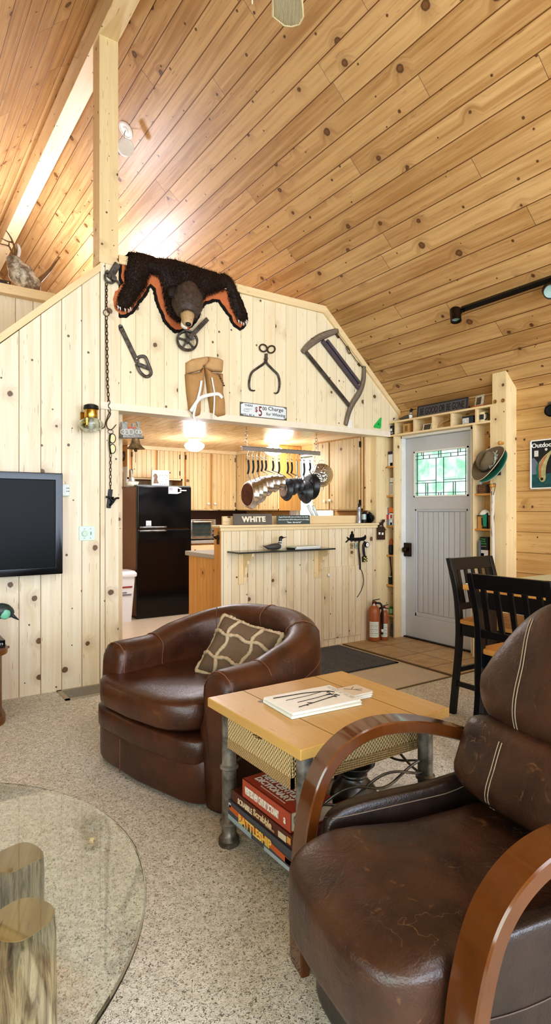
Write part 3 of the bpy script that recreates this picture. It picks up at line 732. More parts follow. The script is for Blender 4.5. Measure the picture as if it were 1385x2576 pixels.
# sprays and tubes
def canister(name, label, px, z, r, h, body, cap, capr=.75, capd=.18, x=LX0 + .03, band=None, cat='can', rnd=False):
    c = XB(px, z, x); t = thing(name, label, cat, c); f = frame(c, (0, 0, 1), (1, 0, 0)); hb = h * (1 - capd)
    m = MB(); m.lathe([(r*.94, 0), (r, .004), (r, hb*.94), (r*capr, hb)], f, 18); m.obj('can_body', solid(body, .35), t, smooth=False, ang=40)
    m = MB()
    if rnd: m.ell(c + Vector((0, 0, hb + r*.6)), r*.85, r*.85, r*.8, 14, 8)
    else: m.lathe([(r*capr, hb), (r*capr, h*.97), (r*capr*.85, h), (.001, h)], f, 16)
    m.obj('cap', solid(cap, .35), t, ang=40)
    if band:
        m = MB(); b0, b1, bc = band; m.lathe([(r*1.01, hb*b0), (r*1.01, hb*b1)], f, 18, cap=False); m.obj('label_band', solid(bc, .4, var=.3, scale=120), t, smooth=True)
    return t
canister('black_flask', 'small black flask with round white stopper on second left shelf', 975.8, LZ[1], .0115, .118, '#1c1c1e', '#ded8cc', band=(.1,.6,'#d0d0d0'), rnd=True, cat='bottle', capd=.24)
carton('tall_white_carton', 'tall white lettered carton behind the small black flask', 'box', 980, 988.5, LZ[1], .182, '#ececea', bands=[(0,.7,1,.74,'#333333'),(.15,.1,.8,.62,'#c2c2c4')], depth=.04, x0=LX0+.03)
carton('grey_carton', 'grey and black carton at right edge of second left shelf', 'box', 989, 992.5, LZ[1], .18, '#8a8c8e', bands=[(0,.55,1,.8,'#26282a')], depth=.05, x0=LX0+.02)
for k, (nm, lb, cc, bb, z0, h) in enumerate([('striped_carton', 'lower grey and mint carton of the stack on third left shelf', '#8f939c', [(.4,.1,.75,.95,'#dfe9e4'),(.5,0,.7,.5,'#7fd0b4'),(.8,0,1,1,'#1e1e20')], 0, .062),
        ('striped_carton', 'middle red and white carton of the third left shelf stack', '#ececec', [(.1,0,.35,1,'#c04a44'),(.5,.2,.7,1,'#b03c48'),(.8,0,1,1,'#202022')], .062, .05),
        ('striped_carton', 'topmost orange and grey carton of third left shelf stack', '#6f7886', [(.3,.2,.85,1,'#d8743a'),(.05,0,.2,1,'#d8dce2'),(.45,0,.8,.3,'#f0efec')], .112, .072)]):
    carton(nm, lb, 'box', 969.5, 992.5, LZ[2] + z0, h, cc, bands=bb, depth=.06, x0=XF + .004 + .002*k)
t = thing('dark_pouch', 'dark pouch holding an orange knit ball on fourth left shelf', 'pouch', XB(983, LZ[3], LX0+.035))
c = XB(983.5, LZ[3], LX0+.035); m = MB(); m.cushion(Matrix.Translation(c + Vector((0, 0, .052))), .05, .046, .104, .5, 12, 3); m.obj('pouch_body', solid('#26282c', .6, var=.2), t, smooth=True)
m = MB(); m.ell(c + Vector((0, -.002, .125)), .022, .022, .04, 16, 10); m.obj('knit_ball', solid('#b8683c', .9, var=.25, scale=160), t, smooth=True)
# cup with two lighters
c = XB(981, LZ[4], LX0+.028)
t = thing('black_cup', 'black cup with pale rim on the fifth left shelf', 'cup', c)
m = MB(); m.lathe([(.017,0),(.0195,.075),(.0175,.075),(.0155,.004)], frame(c,(0,0,1),(1,0,0)), 18, cap=False); m.lathe([(.016,.003),(.001,.003)], frame(c,(0,0,1),(1,0,0)), 18); m.obj('cup_body', solid('#26241f', .4), t, ang=40)
m = MB(); m.lathe([(.0195,.075),(.0205,.079),(.0195,.083),(.0178,.079)], frame(c,(0,0,1),(1,0,0)), 18, cap=False); m.obj('rim', solid('#d8cfae', .4), t, smooth=True)
for k, (pts, lb, hc) in enumerate([([(974.5,1455),(971,1432),(964.5,1399)], 'grill lighter with green grip and black barrel in the cup', '#4cc05c'), ([(985,1455),(984,1440),(979.5,1394)], 'all black grill lighter in the cup', '#1a1a1a')]):
    P3 = [onX(x, y, LX0 + .028 + .004*k) for x, y in pts]
    P3[0] = c + Vector((0, .006 - .012*k, .012)); t = thing('grill_lighter', lb, 'lighter', P3[0])
    m = MB(); m.tube([P3[0], P3[1]], .009 if k == 0 else .006, 10, flat=1.4); m.obj('grip', solid(hc, .35), t, smooth=True)
    m = MB(); m.tube([P3[1], P3[2]], .005, 8); m.obj('barrel', solid('#141414', .3), t, smooth=True)
carton('small_label_box', 'small white and brown box behind the black cup', 'box', 989, 993, LZ[4], .045, '#d8d4cc', bands=[(0,0,1,.3,'#8a5a30')], depth=.03, x0=LX0+.03)
canister('green_can', 'green can with white round label on lowest left shelf', 983.5, LZ[5], .0185, .075, '#1d8a4a', '#176a3a', 1.0, .04, band=(.15,.75,'#9fd8b0'))
canister('tan_bottle', 'tan bottle with dark cap behind the green can', 984.5, LZ[5], .010, .13, '#c9965a', '#2a2a4a', .7, .2, x=LX0+.075, cat='bottle')
canister('purple_canister', 'mauve grey canister on the floor under the left shelves', 987, .004, .017, .125, '#6c6478', '#4a4456', 1.0, .35, x=XF+.03)
# right column
carton('brown_plaque', 'small brown plaque with carved lettering under the hat', 'plaque', 1201, 1226, RZs[0], .078, '#5e3a24', bands=[(.84,0,1,1,'#1e1410')], words=[('If You', .42, .82, .5, .12, '#b8875a'), ('Believe in', .42, .6, .66, .13, '#b8875a'), ('Yourself', .42, .38, .62, .13, '#b8875a'), ('today', .42, .16, .5, .12, '#b8875a')], depth=.03, x0=XF+.012)
canister('pale_candle', 'pale glass candle behind the small brown plaque', 1208, RZs[0], .014, .115, '#cfe8e0', '#e8eeea', .8, .1, x=XF+.075, cat='candle')
t = thing('capped_figure', 'block figure with white cap and green coat on right shelf', 'figurine', XB(1214, RZs[1]))
y0, y1 = onX(1227, 1285, XF+.02).y, onX(1201.5, 1285, XF+.02).y; zb = RZs[1]; W = y1 - y0
m = MB(); m.box(XF+.02, y1 - .45*W, zb, XF+.08, y1, zb+.11); m.obj('pine_block', M_['oak'], t)
f = frame((XF+.018, y1, zb), (-1, 0, 0))
m = MB(); m.poly([(.42*W, .09), (W, .14), (W, 0), (.5*W, 0), (.52*W, .03), (.45*W, .03)], f, .012); m.obj('black_trim', solid('#121214', .4), t)
m = MB(); m.poly([(.56*W, .12), (.98*W, .125), (.95*W, .02), (.66*W, .018)], f @ Matrix.Translation((0,0,.012)), .004); m.obj('green_coat', solid('#0f8a6a', .45), t)
m = MB(); R = []
for i in range(8):
    a = i/7*PI/2; R.append([Vector((XF+.05 + .04*math.cos(a)*math.cos(2*PI*k/20), y1 - .52*W + .52*W*math.cos(a)*math.sin(2*PI*k/20), zb+.115 + .052*math.sin(a))) for k in range(20)])
m.rings(R); m.obj('white_cap', M_['white'], t, smooth=True)
m = MB(); m.box(XF+.008, y1-.98*W, zb+.108, XF+.09, y1+.002, zb+.116); m.obj('cap_band', solid('#121214', .4), t)
carton('dark_book', 'black paperback with green title, standing upper on lower right shelf', 'book', 1206.5, 1227, RZs[2] + .118, .112, '#15191a', bands=[], words=[('Chicago', .4, .84, .6, .12, '#58b868'), ('Florida', .4, .68, .56, .12, '#58b868'), ('Interstate', .45, .5, .7, .12, '#58b868'), ('guide', .5, .28, .6, .08, '#c8d0c8')], depth=.03, x0=XF+.03)
carton('moose_book', 'white and brown moose paperback below the black green-titled paperback', 'book', 1206.5, 1227, RZs[2], .118, '#8a5632', bands=[(0,.55,1,.98,'#e4e2de'),(.0,.05,.72,.5,'#e0dcd6'),(.1,.55,.5,.75,'#8a8078')], depth=.03, x0=XF+.03)
carton('grey_binder', 'grey binder at the left of lower right shelf', 'binder', 1202, 1206, RZs[2], .20, '#75777c', depth=.09, x0=XF+.012)
# ---------------------------------------------------------------- things on the post by the door
t = thing('felt_hat', 'olive brown felt fedora with feather pinned band on the post', 'hat', onX(1225, 1160, XF - .08))
hc = onX(1228, 1166, XF - .10); ax = (ray(1205, 1150) * -1).normalized()
# hat hangs with its crown towards the room, long axis tipped up to the right
rt = Vector((0, -1, 0)); upv = Vector((0, 0, 1)); th = math.radians(38)
rt = Vector((C_, -S_, 0)); tw = Vector((-S_, -C_, 0)); lx = (rt * .56 + upv * .82 + tw * .0).normalized(); out_ = rt * -.74 + upv * .50 + tw * .46; out_ = (out_ - lx * out_.dot(lx)).normalized(); ly = out_.cross(lx)
HM = Matrix(((lx.x, ly.x, out_.x, hc.x), (lx.y, ly.y, out_.y, hc.y), (lx.z, ly.z, out_.z, hc.z), (0, 0, 0, 1)))
def brim(a, b):
    an = 2*PI*a; r = 1 + b*.0
    rx, ry = .088 + (.180-.088)*b, .072 + (.122-.072)*b
    z = .035*b*b*abs(math.sin(an))**2 - .012*b*math.cos(an)
    return HM @ Vector((rx*math.cos(an), ry*math.sin(an), z))
felt = solid('#6e5f49', .95, var=.12, scale=90)
m = MB(); m.grid(brim, 48, 8, closeu=True); ob = m.obj('brim', felt, t, smooth=True); so = ob.modifiers.new('thick', 'SOLIDIFY'); so.thickness = .004; so.offset = 0
m = MB(); m.tube([brim(i/60, 1.0) for i in range(60)], .0035, 6, loop=True); m.obj('brim_binding', solid('#c9b596', .7), t, smooth=True)
def crown(a, b):
    an = 2*PI*a; k = math.cos(b*PI/2)**.38; z = .115*math.sin(b*PI/2)**.9
    x, y = .089*k*math.cos(an), .073*k*math.sin(an)
    crease = .045*math.exp(-(y/.018)**2) * min(1, max(0, (z-.05)/.06)); dent = .016*math.exp(-((x-.05)/.03)**2)*math.exp(-((abs(y)-.05)/.03)**2)*min(1, z/.06)
    return HM @ Vector((x, y*(1 - dent*9), z - crease + .012*(x/.09)))
m = MB(); m.grid(crown, 48, 16, closeu=True); m.obj('crown', felt, t, smooth=True)
m = MB(); m.grid(lambda a, b: HM @ Vector((.0905*math.cos(2*PI*a), .0745*math.sin(2*PI*a), .004 + .022*b)), 40, 2, closeu=True); bd = m.obj('hat_band', solid('#3c3428', .8), t, smooth=True)
m = MB()
for k in range(14):
    an = math.radians(-118 + k*8); p = HM @ Vector((.092*math.cos(an), .076*math.sin(an), .014)); d = HM.to_3x3() @ Vector((.35 + random.uniform(-.3, .5), random.uniform(-.8, .3), .8)).normalized()
    m.bar(p, p + d*random.uniform(.018, .05), .010, .003)
m.obj('feather', solid('#d8d0c0', .7, var=.6, scale=90), bd)
t = thing('green_hat', 'dark green brimmed hat hanging just behind the felt fedora', 'hat', hc + Vector((.03, -.03, -.03)))
c0 = hc + Vector((.035, -.022, -.028))
CM = Matrix(((lx.x, ly.x, out_.x, c0.x), (lx.y, ly.y, out_.y, c0.y), (lx.z, ly.z, out_.z, c0.z), (0, 0, 0, 1)))
m = MB(); m.grid(lambda a, b: CM @ Vector((.165*(.3+.7*b)*math.cos(2*PI*a), .120*(.3+.7*b)*math.sin(2*PI*a), .02*b)), 40, 5, closeu=True); ob = m.obj('hat_brim', solid('#1f6a52', .8), t, smooth=True); so = ob.modifiers.new('thick', 'SOLIDIFY'); so.thickness = .005
m = MB(); m.tube([CM @ Vector((.165*math.cos(2*PI*i/50), .120*math.sin(2*PI*i/50), .02)) for i in range(50)], .003, 6, loop=True); m.obj('brim_binding', solid('#a8a49a', .6), t, smooth=True)
for nm, (px, py), lb in (('wall_peg', (1264, 1115), 'turned wooden peg above the felt fedora'), ('wall_peg', (1243, 1222), 'turned wooden peg holding the walking stick cord')):
    p = onX(px, py, XF); m = MB(); m.lathe([(.012,0),(.009,.012),(.009,.03),(.016,.036),(.017,.046),(.011,.053),(.001,.055)], frame(p, (-1,0,0)), 16); m.obj(nm, M_['oak'], smooth=True, label=lb, cat='peg')
for px, py in ((1245, 1010.5), (1265, 1007.5)):
    p = onX(px, py, XF); m = MB(); m.lathe([(.017,0),(.017,.006),(.012,.008),(.010,.003),(.001,.003)], frame(p, (-1,0,0)), 18); m.obj('wooden_plug', solid('#a87c48', .5, var=.3), smooth=True, label='round recessed wooden plug high on the post by the fedora', cat='plug', group='plugs in the log post')
p = onX(1247, 1181, XF); t = thing('postcard', 'small dark postcard with pale square fixed to the log post', 'postcard', p)
f = frame((XF - .001, onX(1236, 1181, XF).y, onX(1247, 1196, XF).z), (-1, 0, 0)); W = onX(1236, 1181, XF).y - onX(1259, 1181, XF).y; H = onX(1247, 1167, XF).z - onX(1247, 1196, XF).z
m = MB(); m.box(0, 0, 0, W, H, .002, f); m.obj('card', solid('#3e382e', .5, var=.5, scale=80), t)
m = MB(); m.box(.55*W, .32*H, .002, .97*W, .78*H, .003, f); m.obj('pale_square', solid('#bfe6d2', .5), t)
st0, st1 = onX(1240, 1236, XF - .03), onX(1239, 1440, XF - .03)
t = thing('walking_stick', 'peeled birch walking stick hanging beside the right shelf column', 'stick', (st1.x, st1.y, .02))
pts = [st0, st0.lerp(st1, .3) + Vector((0, .006, 0)), st0.lerp(st1, .7), st1, Vector((st1.x, st1.y + .01, .02))]
g = G('birch_bark'); x, y, z = g.sep(g.coord('Object')); n = g.noise(g.vec(g.mul(x, 30.), g.mul(y, 30.), g.mul(z, 10.)), 1, 4); M_['birch'] = g.out(g.mix(g.ss(n, .5, .66), col('#cfc6b6'), col('#6e6254')), .6)
m = MB(); m.tube(spline(pts, 8), .016, 12); m.obj('stick_shaft', M_['birch'], t, smooth=True)
m = MB(); pg = onX(1243, 1222, XF - .03); m.tube(spline([st0 + Vector((-.014, .004, -.03)), st0 + Vector((-.02, .012, .01)), pg + Vector((-.004, .012, .012)), pg + Vector((-.004, -.012, .012)), st0 + Vector((-.014, -.012, -.03))], 8), .003, 6); m.obj('leather_cord', solid('#6a5238', .7), t, smooth=True)
# moose silhouette plate on the corner post
ZM = WY - .001; t = thing('moose_plate', 'brown metal moose silhouette outlet plate on the corner post', 'plate', onY(957, 1357, ZM))
f = frame((0, ZM, 0), (0, -1, 0))
def qp(px, py): p = onY(px, py, ZM); return (p.x, p.z)
def zq(pts, ox, oy, sc): return [qp(ox + a*sc, oy + b*sc) for a, b in pts]
m = MB(); m.poly(zq([(58,435),(205,435),(205,215),(180,185),(90,185),(58,215)], 940, 1300, .1320), f, .006); m.obj('plate_base', solid('#3e2818', .5), t)
m = MB(); m.poly(zq([(75,190),(75,150),(100,115),(135,105),(150,75),(130,55),(160,70),(165,45),(185,60),(207,45),(200,75),(207,95),(185,105),(170,140),(178,190),(160,190),(150,160),(110,165),(98,190)], 940, 1300, .1320), f, .005); m.obj('moose_silhouette', solid('#36220f', .5), t)
m = MB()
for a in ((78,295,112,340),(138,300,172,345)): 
    p0_, p1_ = zq([(a[0], a[3]), (a[2], a[1])], 940, 1300, .1320); m.box(p0_[0], p0_[1], .006, p1_[0], p1_[1], .008, f)
m.obj('switch', M_['white'], t)
# ---------------------------------------------------------------- right log wall
t = thing('magazine_poster', 'white framed poster of a leaping trout titled Outdoor Life', 'poster', onX(1385, 1170, XR))
A = onX(1331.5, 1108, XR - .02); Bq = onX(1328.5, 1231, XR - .02); H = A.z - Bq.z + .0; W = H * .78; f = frame((XR - .004, A.y, Bq.z), (-1, 0, 0))
m = MB()
for r in ((0, 0, W, .012), (0, H-.012, W, H), (0, 0, .012, H), (W-.012, 0, W, H)): m.box(r[0], r[1], 0, r[2], r[3], .016, f)
m.obj('frame', M_['white'], t, bevel=.003)
m = MB(); m.box(.006, .006, .001, W-.006, H-.006, .006, f); m.obj('night_sky', solid('#26282a', .35, var=.25, scale=9), t)
m = MB(); m.poly([(.012, .012), (W-.012, .012), (W-.012, .38*H), (.5*W, .30*H), (.012, .36*H)], f @ Matrix.Translation((0,0,.006)), .001); m.obj('water', solid('#2a6468', .35, var=.5, scale=30), t)
m = MB(); m.poly([(.012, .30*H), (.012, .62*H), (.1*W, .64*H), (.2*W, .55*H), (.26*W, .42*H), (.2*W, .30*H)], f @ Matrix.Translation((0,0,.007)), .0008); m.obj('hillside', solid('#7a8696', .4, var=.2), t)
cx_, cy_ = .50*W, .42*H
fish = spline([(.30*W,.15*H,0),(.21*W,.30*H,0),(.22*W,.47*H,0),(.34*W,.62*H,0),(.50*W,.72*H,0),(.62*W,.78*H,0),(.56*W,.68*H,0),(.47*W,.52*H,0),(.43*W,.36*H,0),(.42*W,.18*H,0)], 5, True)
m = MB(); m.poly([(p.x, p.y) for p in fish], f @ Matrix.Translation((0,0,.008)), .001); m.obj('trout_body', solid('#c9c08a', .35, var=.35, scale=40), t)
m = MB(); m.poly([(.24*W,.22*H),(.225*W,.45*H),(.36*W,.62*H),(.5*W,.7*H),(.40*W,.58*H),(.31*W,.42*H),(.31*W,.22*H)], f @ Matrix.Translation((0,0,.009)), .0008); m.obj('trout_stripe', solid('#c98a66', .35, var=.3), t)
m = MB(); m.poly([(.19*W,.22*H),(.17*W,.42*H),(.27*W,.6*H),(.24*W,.45*H),(.25*W,.24*H)], f @ Matrix.Translation((0,0,.009)), .001); m.obj('trout_back', solid('#2d7a5c', .35, var=.3), t)
m = MB(); m.lathe([(.012, 0), (.012, .002)], f @ Matrix.Translation((.33*W, .2*H, .0095)), 12); m.obj('trout_eye', solid('#1a1a1a', .3), t); m = MB(); m.lathe([(.012,0),(.012,.001)], f @ Matrix.Translation((.44*W,.79*H,.007)), 14); m.obj('moon', solid('#d8d8d0', .4), t)
m = MB(); m.box(.035, .66*H, .006, .13*W+.03, .78*H, .0075, f); m.obj('label_square', solid('#e8e6de', .4, var=.2, scale=120), t)
m = MB(); text_mb(m, 'Outdoor Life', f @ Matrix.Translation((W*.5, H*.885, .0068)), .09, width=W*.92, height=H*.095, bold=.002); m.obj('title_lettering', solid('#f2f2ee', .4), t)
# wall spotlight at the frame's edge
t = thing('wall_spotlight', 'black round spotlight on the log wall above the poster', 'spotlight', onX(1383, 1030, XR - .05))
c = onX(1384, 1030, XR - .07); m = MB(); d = Vector((-.7, -.5, -.35)).normalized(); m.lathe([(.001,-.05),(.03,-.045),(.045,-.02),(.05,.04),(.046,.044),(.04,.03),(.001,.028)], frame(c, d), 22); m.obj('lamp_housing', M_['blackgloss'], t, ang=40)
m = MB(); m.box(XR - .03, c.y - .05, c.z + .035, XR - .002, c.y + .05, c.z + .07); m.tube([c + Vector((0,0,.03)), Vector((XR - .02, c.y, c.z + .05))], .008, 8); m.obj('mount', M_['pewter'], t)
# ---------------------------------------------------------------- fire extinguishers
def extinguisher(label, px, py, r, h, hose):
    p = onZ(px, py, .004); t = thing('fire_extinguisher', label, 'fire extinguisher', p, 'fire extinguishers by the door'); f = frame(p, (0, 0, 1), (1, 0, 0))
    m = MB(); m.lathe([(r*.9,0),(r,.008),(r,h*.72),(r*.92,h*.78),(r*.6,h*.84),(r*.3,h*.87),(r*.28,h*.89),(.001,h*.89)], f, 28); m.obj('cylinder', solid('#a8623a', .32, var=.03, spec=.55), t, smooth=True)
    m = MB(); aim = math.atan2(-p.y, -p.x)
    m.grid(lambda a, b: p + Vector((r*1.012*math.cos(aim + (a-.5)*1.7), r*1.012*math.sin(aim + (a-.5)*1.7), h*(.1 + .38*b))), 12, 2); lb = m.obj('instruction_label', solid('#dfe6d8', .45, var=.04), t, smooth=True)
    m = MB()
    for k in range(7):
        for j in range(2 if k % 2 else 1):
            a0_, a1_ = (-.7 + j*.72, -.7 + j*.72 + (.62 if k % 2 else 1.3)); z0 = h*(.14 + .047*k)
            m.grid(lambda a, b: p + Vector((r*1.02*math.cos(aim + a0_ + (a1_-a0_)*a), r*1.02*math.sin(aim + a0_ + (a1_-a0_)*a), z0 + h*.014*b)), 5, 2)
    m.obj('printed_lines', solid('#8a9a8e', .5), lb)
    m = MB(); m.lathe([(r*.32,h*.86),(r*.36,h*.88),(r*.36,h*.95),(r*.2,h*.97),(.001,h*.97)], f, 16); v = m.obj('valve', M_['blackmetal'], t, ang=40)
    cam_d = Vector((math.cos(aim), math.sin(aim), 0)); sd = Vector((-math.sin(aim), math.cos(aim), 0))
    m = MB(); m.bar(p + Vector((0,0,h*.98)) - sd*r*.3, p + Vector((0,0,h*1.02)) + sd*r*.95, .022, .006); m.bar(p + Vector((0,0,h*.93)) - sd*r*.3, p + Vector((0,0,h*.9)) + sd*r*1.0, .022, .006); m.obj('handle', M_['blackmetal'], v)
    m = MB(); m.lathe([(.011,0),(.013,.004),(.001,.005)], frame(p + Vector((0,0,h*.88)) + cam_d*r*.36, cam_d), 14); m.obj('gauge', solid('#d8c8bc', .3), v)
    m = MB(); m.tube([p + Vector((0,0,h*.935)) + cam_d*r*.38 + Vector((0,0,.012*math.sin(2*PI*i/14))) + sd*.009*math.cos(2*PI*i/14) for i in range(14)], .0025, 6, loop=True); m.obj('pull_ring', solid('#c04030', .4), v, smooth=True)
    H_ = [p + Vector((0,0,h*.92)) + sd*r*.3] if False else [p + Vector((0,0,h*.92)) + sd*hose*r*.35]
    H_ += [p + Vector((0,0,h*.9)) + sd*hose*r*1.1, p + Vector((0,0,h*.75)) + sd*hose*r*1.38, p + Vector((0,0,h*.45)) + sd*hose*r*1.4, p + Vector((0,0,h*.16)) + sd*hose*r*1.36]
    m = MB(); m.tube(spline(H_, 8), .010, 10); hs = m.obj('hose', M_['rubber'], t, smooth=True)
    m = MB(); m.tube([H_[-1] + Vector((0,0,.02)), H_[-1] + Vector((0,0,.05))], .0125, 10); m.obj('hose_band', M_['white'], hs, smooth=True)
    return t
extinguisher('larger orange fire extinguisher with black hose on its left', 940.5, 1611, .058, .405, 1)
extinguisher('smaller orange fire extinguisher nearer the door jamb', 966, 1609, .041, .345, -1)
# ---------------------------------------------------------------- swivel tub chair
def local_frame(o, b):
    """frame with x = backwards, y = to the sitter's right-hand side seen from the front's left, z = up"""
    b = Vector((b[0], b[1], 0)).normalized(); l = Vector((-b.y, b.x, 0))
    return Matrix(((b.x, l.x, 0, o[0]), (b.y, l.y, 0, o[1]), (0, 0, 1, o[2]), (0, 0, 0, 1)))
LF = local_frame((1.17, 2.37, .004), (.97, .23))
ac = thing('tub_armchair', 'chestnut leather tub armchair beside the low wooden side table', 'armchair', LF @ Vector((.4, .25, 0)))
lea = M_['leather']
def U(s):
    """outer plan curve, s 0..1 from the left front round the back to the right front -> point, outward normal"""
    def pt(s):
        cy, hw = .255, .505
        if s < .2: return Vector((.03 + .35*s/.2, cy + hw - .015*(1 - s/.2), 0))
        if s > .8: return Vector((.38 - .36*(s - .8)/.2, cy - hw + .01*((s-.8)/.2), 0))
        a = (s - .2) / .6 * PI
        return Vector((.38 + .47*max(0, math.sin(a))**.86, cy + hw*math.copysign(abs(math.cos(a))**.86, math.cos(a)), 0))
    p = pt(s); e = .004; d = (pt(min(1, s+e)) - pt(max(0, s-e))).normalized()
    return p, Vector((-d.y, d.x, 0)) * (1)
def sect(s, top=None):
    p, n = U(s); back = max(0, math.sin(min(1, max(0, (s-.12)/.76))*PI))
    h = .605 + .145*back**1.1; t = .165
    o = [(0-.03, .02), (0, .05), (.012, .2), (.012, h-.16)]
    o += [(-t/2 + (t/2+.012)*math.cos(a), h-.09 + .09*math.sin(a)) for a in [i*PI/8 for i in range(1, 8)]]
    o += [(-t+.005, h-.14), (-t-.012, h-.22), (-t-.03, .36), (-t-.03, .25), (-t+.02, .02)]
    # n points outwards if it leads away from the chair centre
    c = Vector((.4, .255, 0)); 
    if (p - c).dot(n) < 0: n = -n
    return [LF @ (p + n*u + Vector((0, 0, z))) for u, z in o]
def endring(s, k):
    r = sect(s); fwd = LF.to_3x3() @ Vector((-1, 0, 0)); cen = sum(r, Vector())/len(r)
    f, e = [(1, 0), (.985, .018), (.93, .034), (.82, .045), (.6, .052), (.2, .055)][k]
    out = []
    for q in r:
        w = cen + (q - cen)*f; k_ = min(1, max(0, (q.z - .08)/.5)); k_ = k_*k_*(3 - 2*k_); w.z = .03 + (q.z-.03)*(1 - (1 - f**.55)*k_); out.append(w + fwd*e)
    return out
m = MB(); N = 64
R = [endring(0, k) for k in range(5, 0, -1)] + [sect(i/N) for i in range(N+1)] + [endring(1, k) for k in range(1, 6)]
m.rings(R); m.obj('tub_back', lea, ac, smooth=True)
def cushL(name, x0, x1, y0, y1, z0, z1, rnd=.3, e=5, fn=None, mat=lea, parent=ac, Fm=LF, n=16, bulge=0):
    m = MB(); M = Fm @ Matrix.Translation(((x0+x1)/2, (y0+y1)/2, (z0+z1)/2)); m.cushion(M, x1-x0, y1-y0, z1-z0, rnd, n, e, bulge, fn)
    return m.obj(name, mat, parent, smooth=True)
def sag(p): return p + Vector((0, 0, -.022*max(0, 1-(p.y/.3)**2)*max(0, 1-((p.x+.02)/.34)**2) if p.z > 0 else 0)) + Vector((-.035*max(0, 1-(p.y/.37)**2) if p.x < -.2 else 0, 0, 0))
cushL('seat_cushion', -.10, .68, -.06, .735, .30, .46, .33, 5, sag)
cushL('front_band', -.085, .6, -.105, .735, .185, .305, .2, 9, lambda p: p + Vector((-.03*max(0, 1-(p.y/.37)**2) if p.x < -.2 else 0, 0, 0)))
cushL('front_panel', -.07, .6, -.118, .742, .012, .225, .16, 9, lambda p: p + Vector((-.03*max(0, 1-(p.y/.37)**2) if p.x < -.2 else 0, 0, 0)))
cushL('inner_frame', .03, .62, -.15, .72, .02, .30, .1, 12, n=8)
seam = solid('#7a5238', .5)
def ridge_line(s): 
    r = sect(s); return [r[i] for i in range(3, 14)]
m = MB()
for s in (.34, .5, .66, .13, .88):
    pts = [q + Vector((0, 0, .0015)) for q in sect(s)[4:14]]; m.tube(spline(pts, 3), .0022, 5)
m.tube([sect(i/60)[13] + Vector((0, 0, .004)) for i in range(4, 57)], .002, 5)
m.tube([sect(i/60)[3] for i in range(0, 61)], .002, 5)
for s, k in ((0, 1), (1, 1)): m.tube(endring(s, k)[2:15], .0028, 5)
m.obj('stitching', seam, ac, smooth=True)
m = MB()
for yy in (.2, .42): pass
m.tube([LF @ Vector((-.09 + .0 if i == 0 else -.115 + .09*(i/10)**.5 + .5*i/10, .43, .385 + .055*min(1, i/3) - .012*(i/10))) for i in range(1, 11)], .002, 5)
m.tube([LF @ Vector((-.106, .43, .03 + .16*i/6)) for i in range(7)], .002, 5)
m.obj('seat_stitching', seam, ac, smooth=True)
m = MB(); m.lathe([(.28, 0), (.3, .006), (.3, .014), (.001, .014)], frame(LF @ Vector((.38, .255, 0)), (0, 0, 1), (1, 0, 0)), 32); m.obj('swivel_base', M_['rubber'], ac)
# pillow on it
pc = LF @ Vector((.46, .19, .545)); nrm = (Vector((0, 0, EYE)) - pc).normalized() * .75 + LF.to_3x3() @ Vector((-.5, .1, .55)); nrm.normalize()
PM = frame(pc, nrm, Vector((0, 0, 1))) @ Matrix.Rotation(math.radians(-14), 4, 'Z')
pl = thing('throw_pillow', 'brown pillow with tan fleece plaid trim in the tub armchair', 'pillow', pc - Vector((0, 0, .18)))
PW, PH, PT = .37, .33, .12
def pil(x, y, side=1):
    ax, ay = x/(PW/2), y/(PH/2); k = max(0, (1 - ax**4) * (1 - ay**4))**.5
    pin = 1 - .10*(1-abs(ax))*(abs(ay)**3); pinx = 1 - .10*(1-abs(ay))*(abs(ax)**3)
    wr = .006*mnoise.noise(Vector((x*14, y*14, side*3)))
    return PM @ Vector((x*pinx, y*pin, side*(PT/2*k + wr*k) ))
m = MB()
for sd in (1, -1): m.grid(lambda a, b: pil((a-.5)*PW*sd, (b-.5)*PH, sd), 25, 25)
m.obj('pillow_cover', M_['plaid'], pl, smooth=True)
def fuzzy(pts, r):
    pts = dens(pts, .006); return pts, [r*random.uniform(.8, 1.25) for _ in pts]
m = MB()
edge = [pil(-PW/2 + PW*i/30, -PH/2) for i in range(31)] + [pil(PW/2, -PH/2 + PH*i/30) for i in range(31)] + [pil(PW/2 - PW*i/30, PH/2) for i in range(31)] + [pil(-PW/2, PH/2 - PH*i/30) for i in range(31)]
p_, r_ = fuzzy(edge, .013); m.tube(p_, r_, 7, loop=True)
for u in (-.2, .2):
    p_, r_ = fuzzy([pil(PW*u + .01*math.sin(i*.5), -PH/2 + PH*i/30) + nrm*.002 for i in range(31)], .010); m.tube(p_, r_, 7)
for u in (-.22, .17):
    p_, r_ = fuzzy([pil(-PW/2 + PW*i/30, PH*u + .008*math.sin(i*.6)) + nrm*.004 for i in range(31)], .010); m.tube(p_, r_, 7)
m.obj('fleece_trim', M_['fleece'], pl, smooth=True)
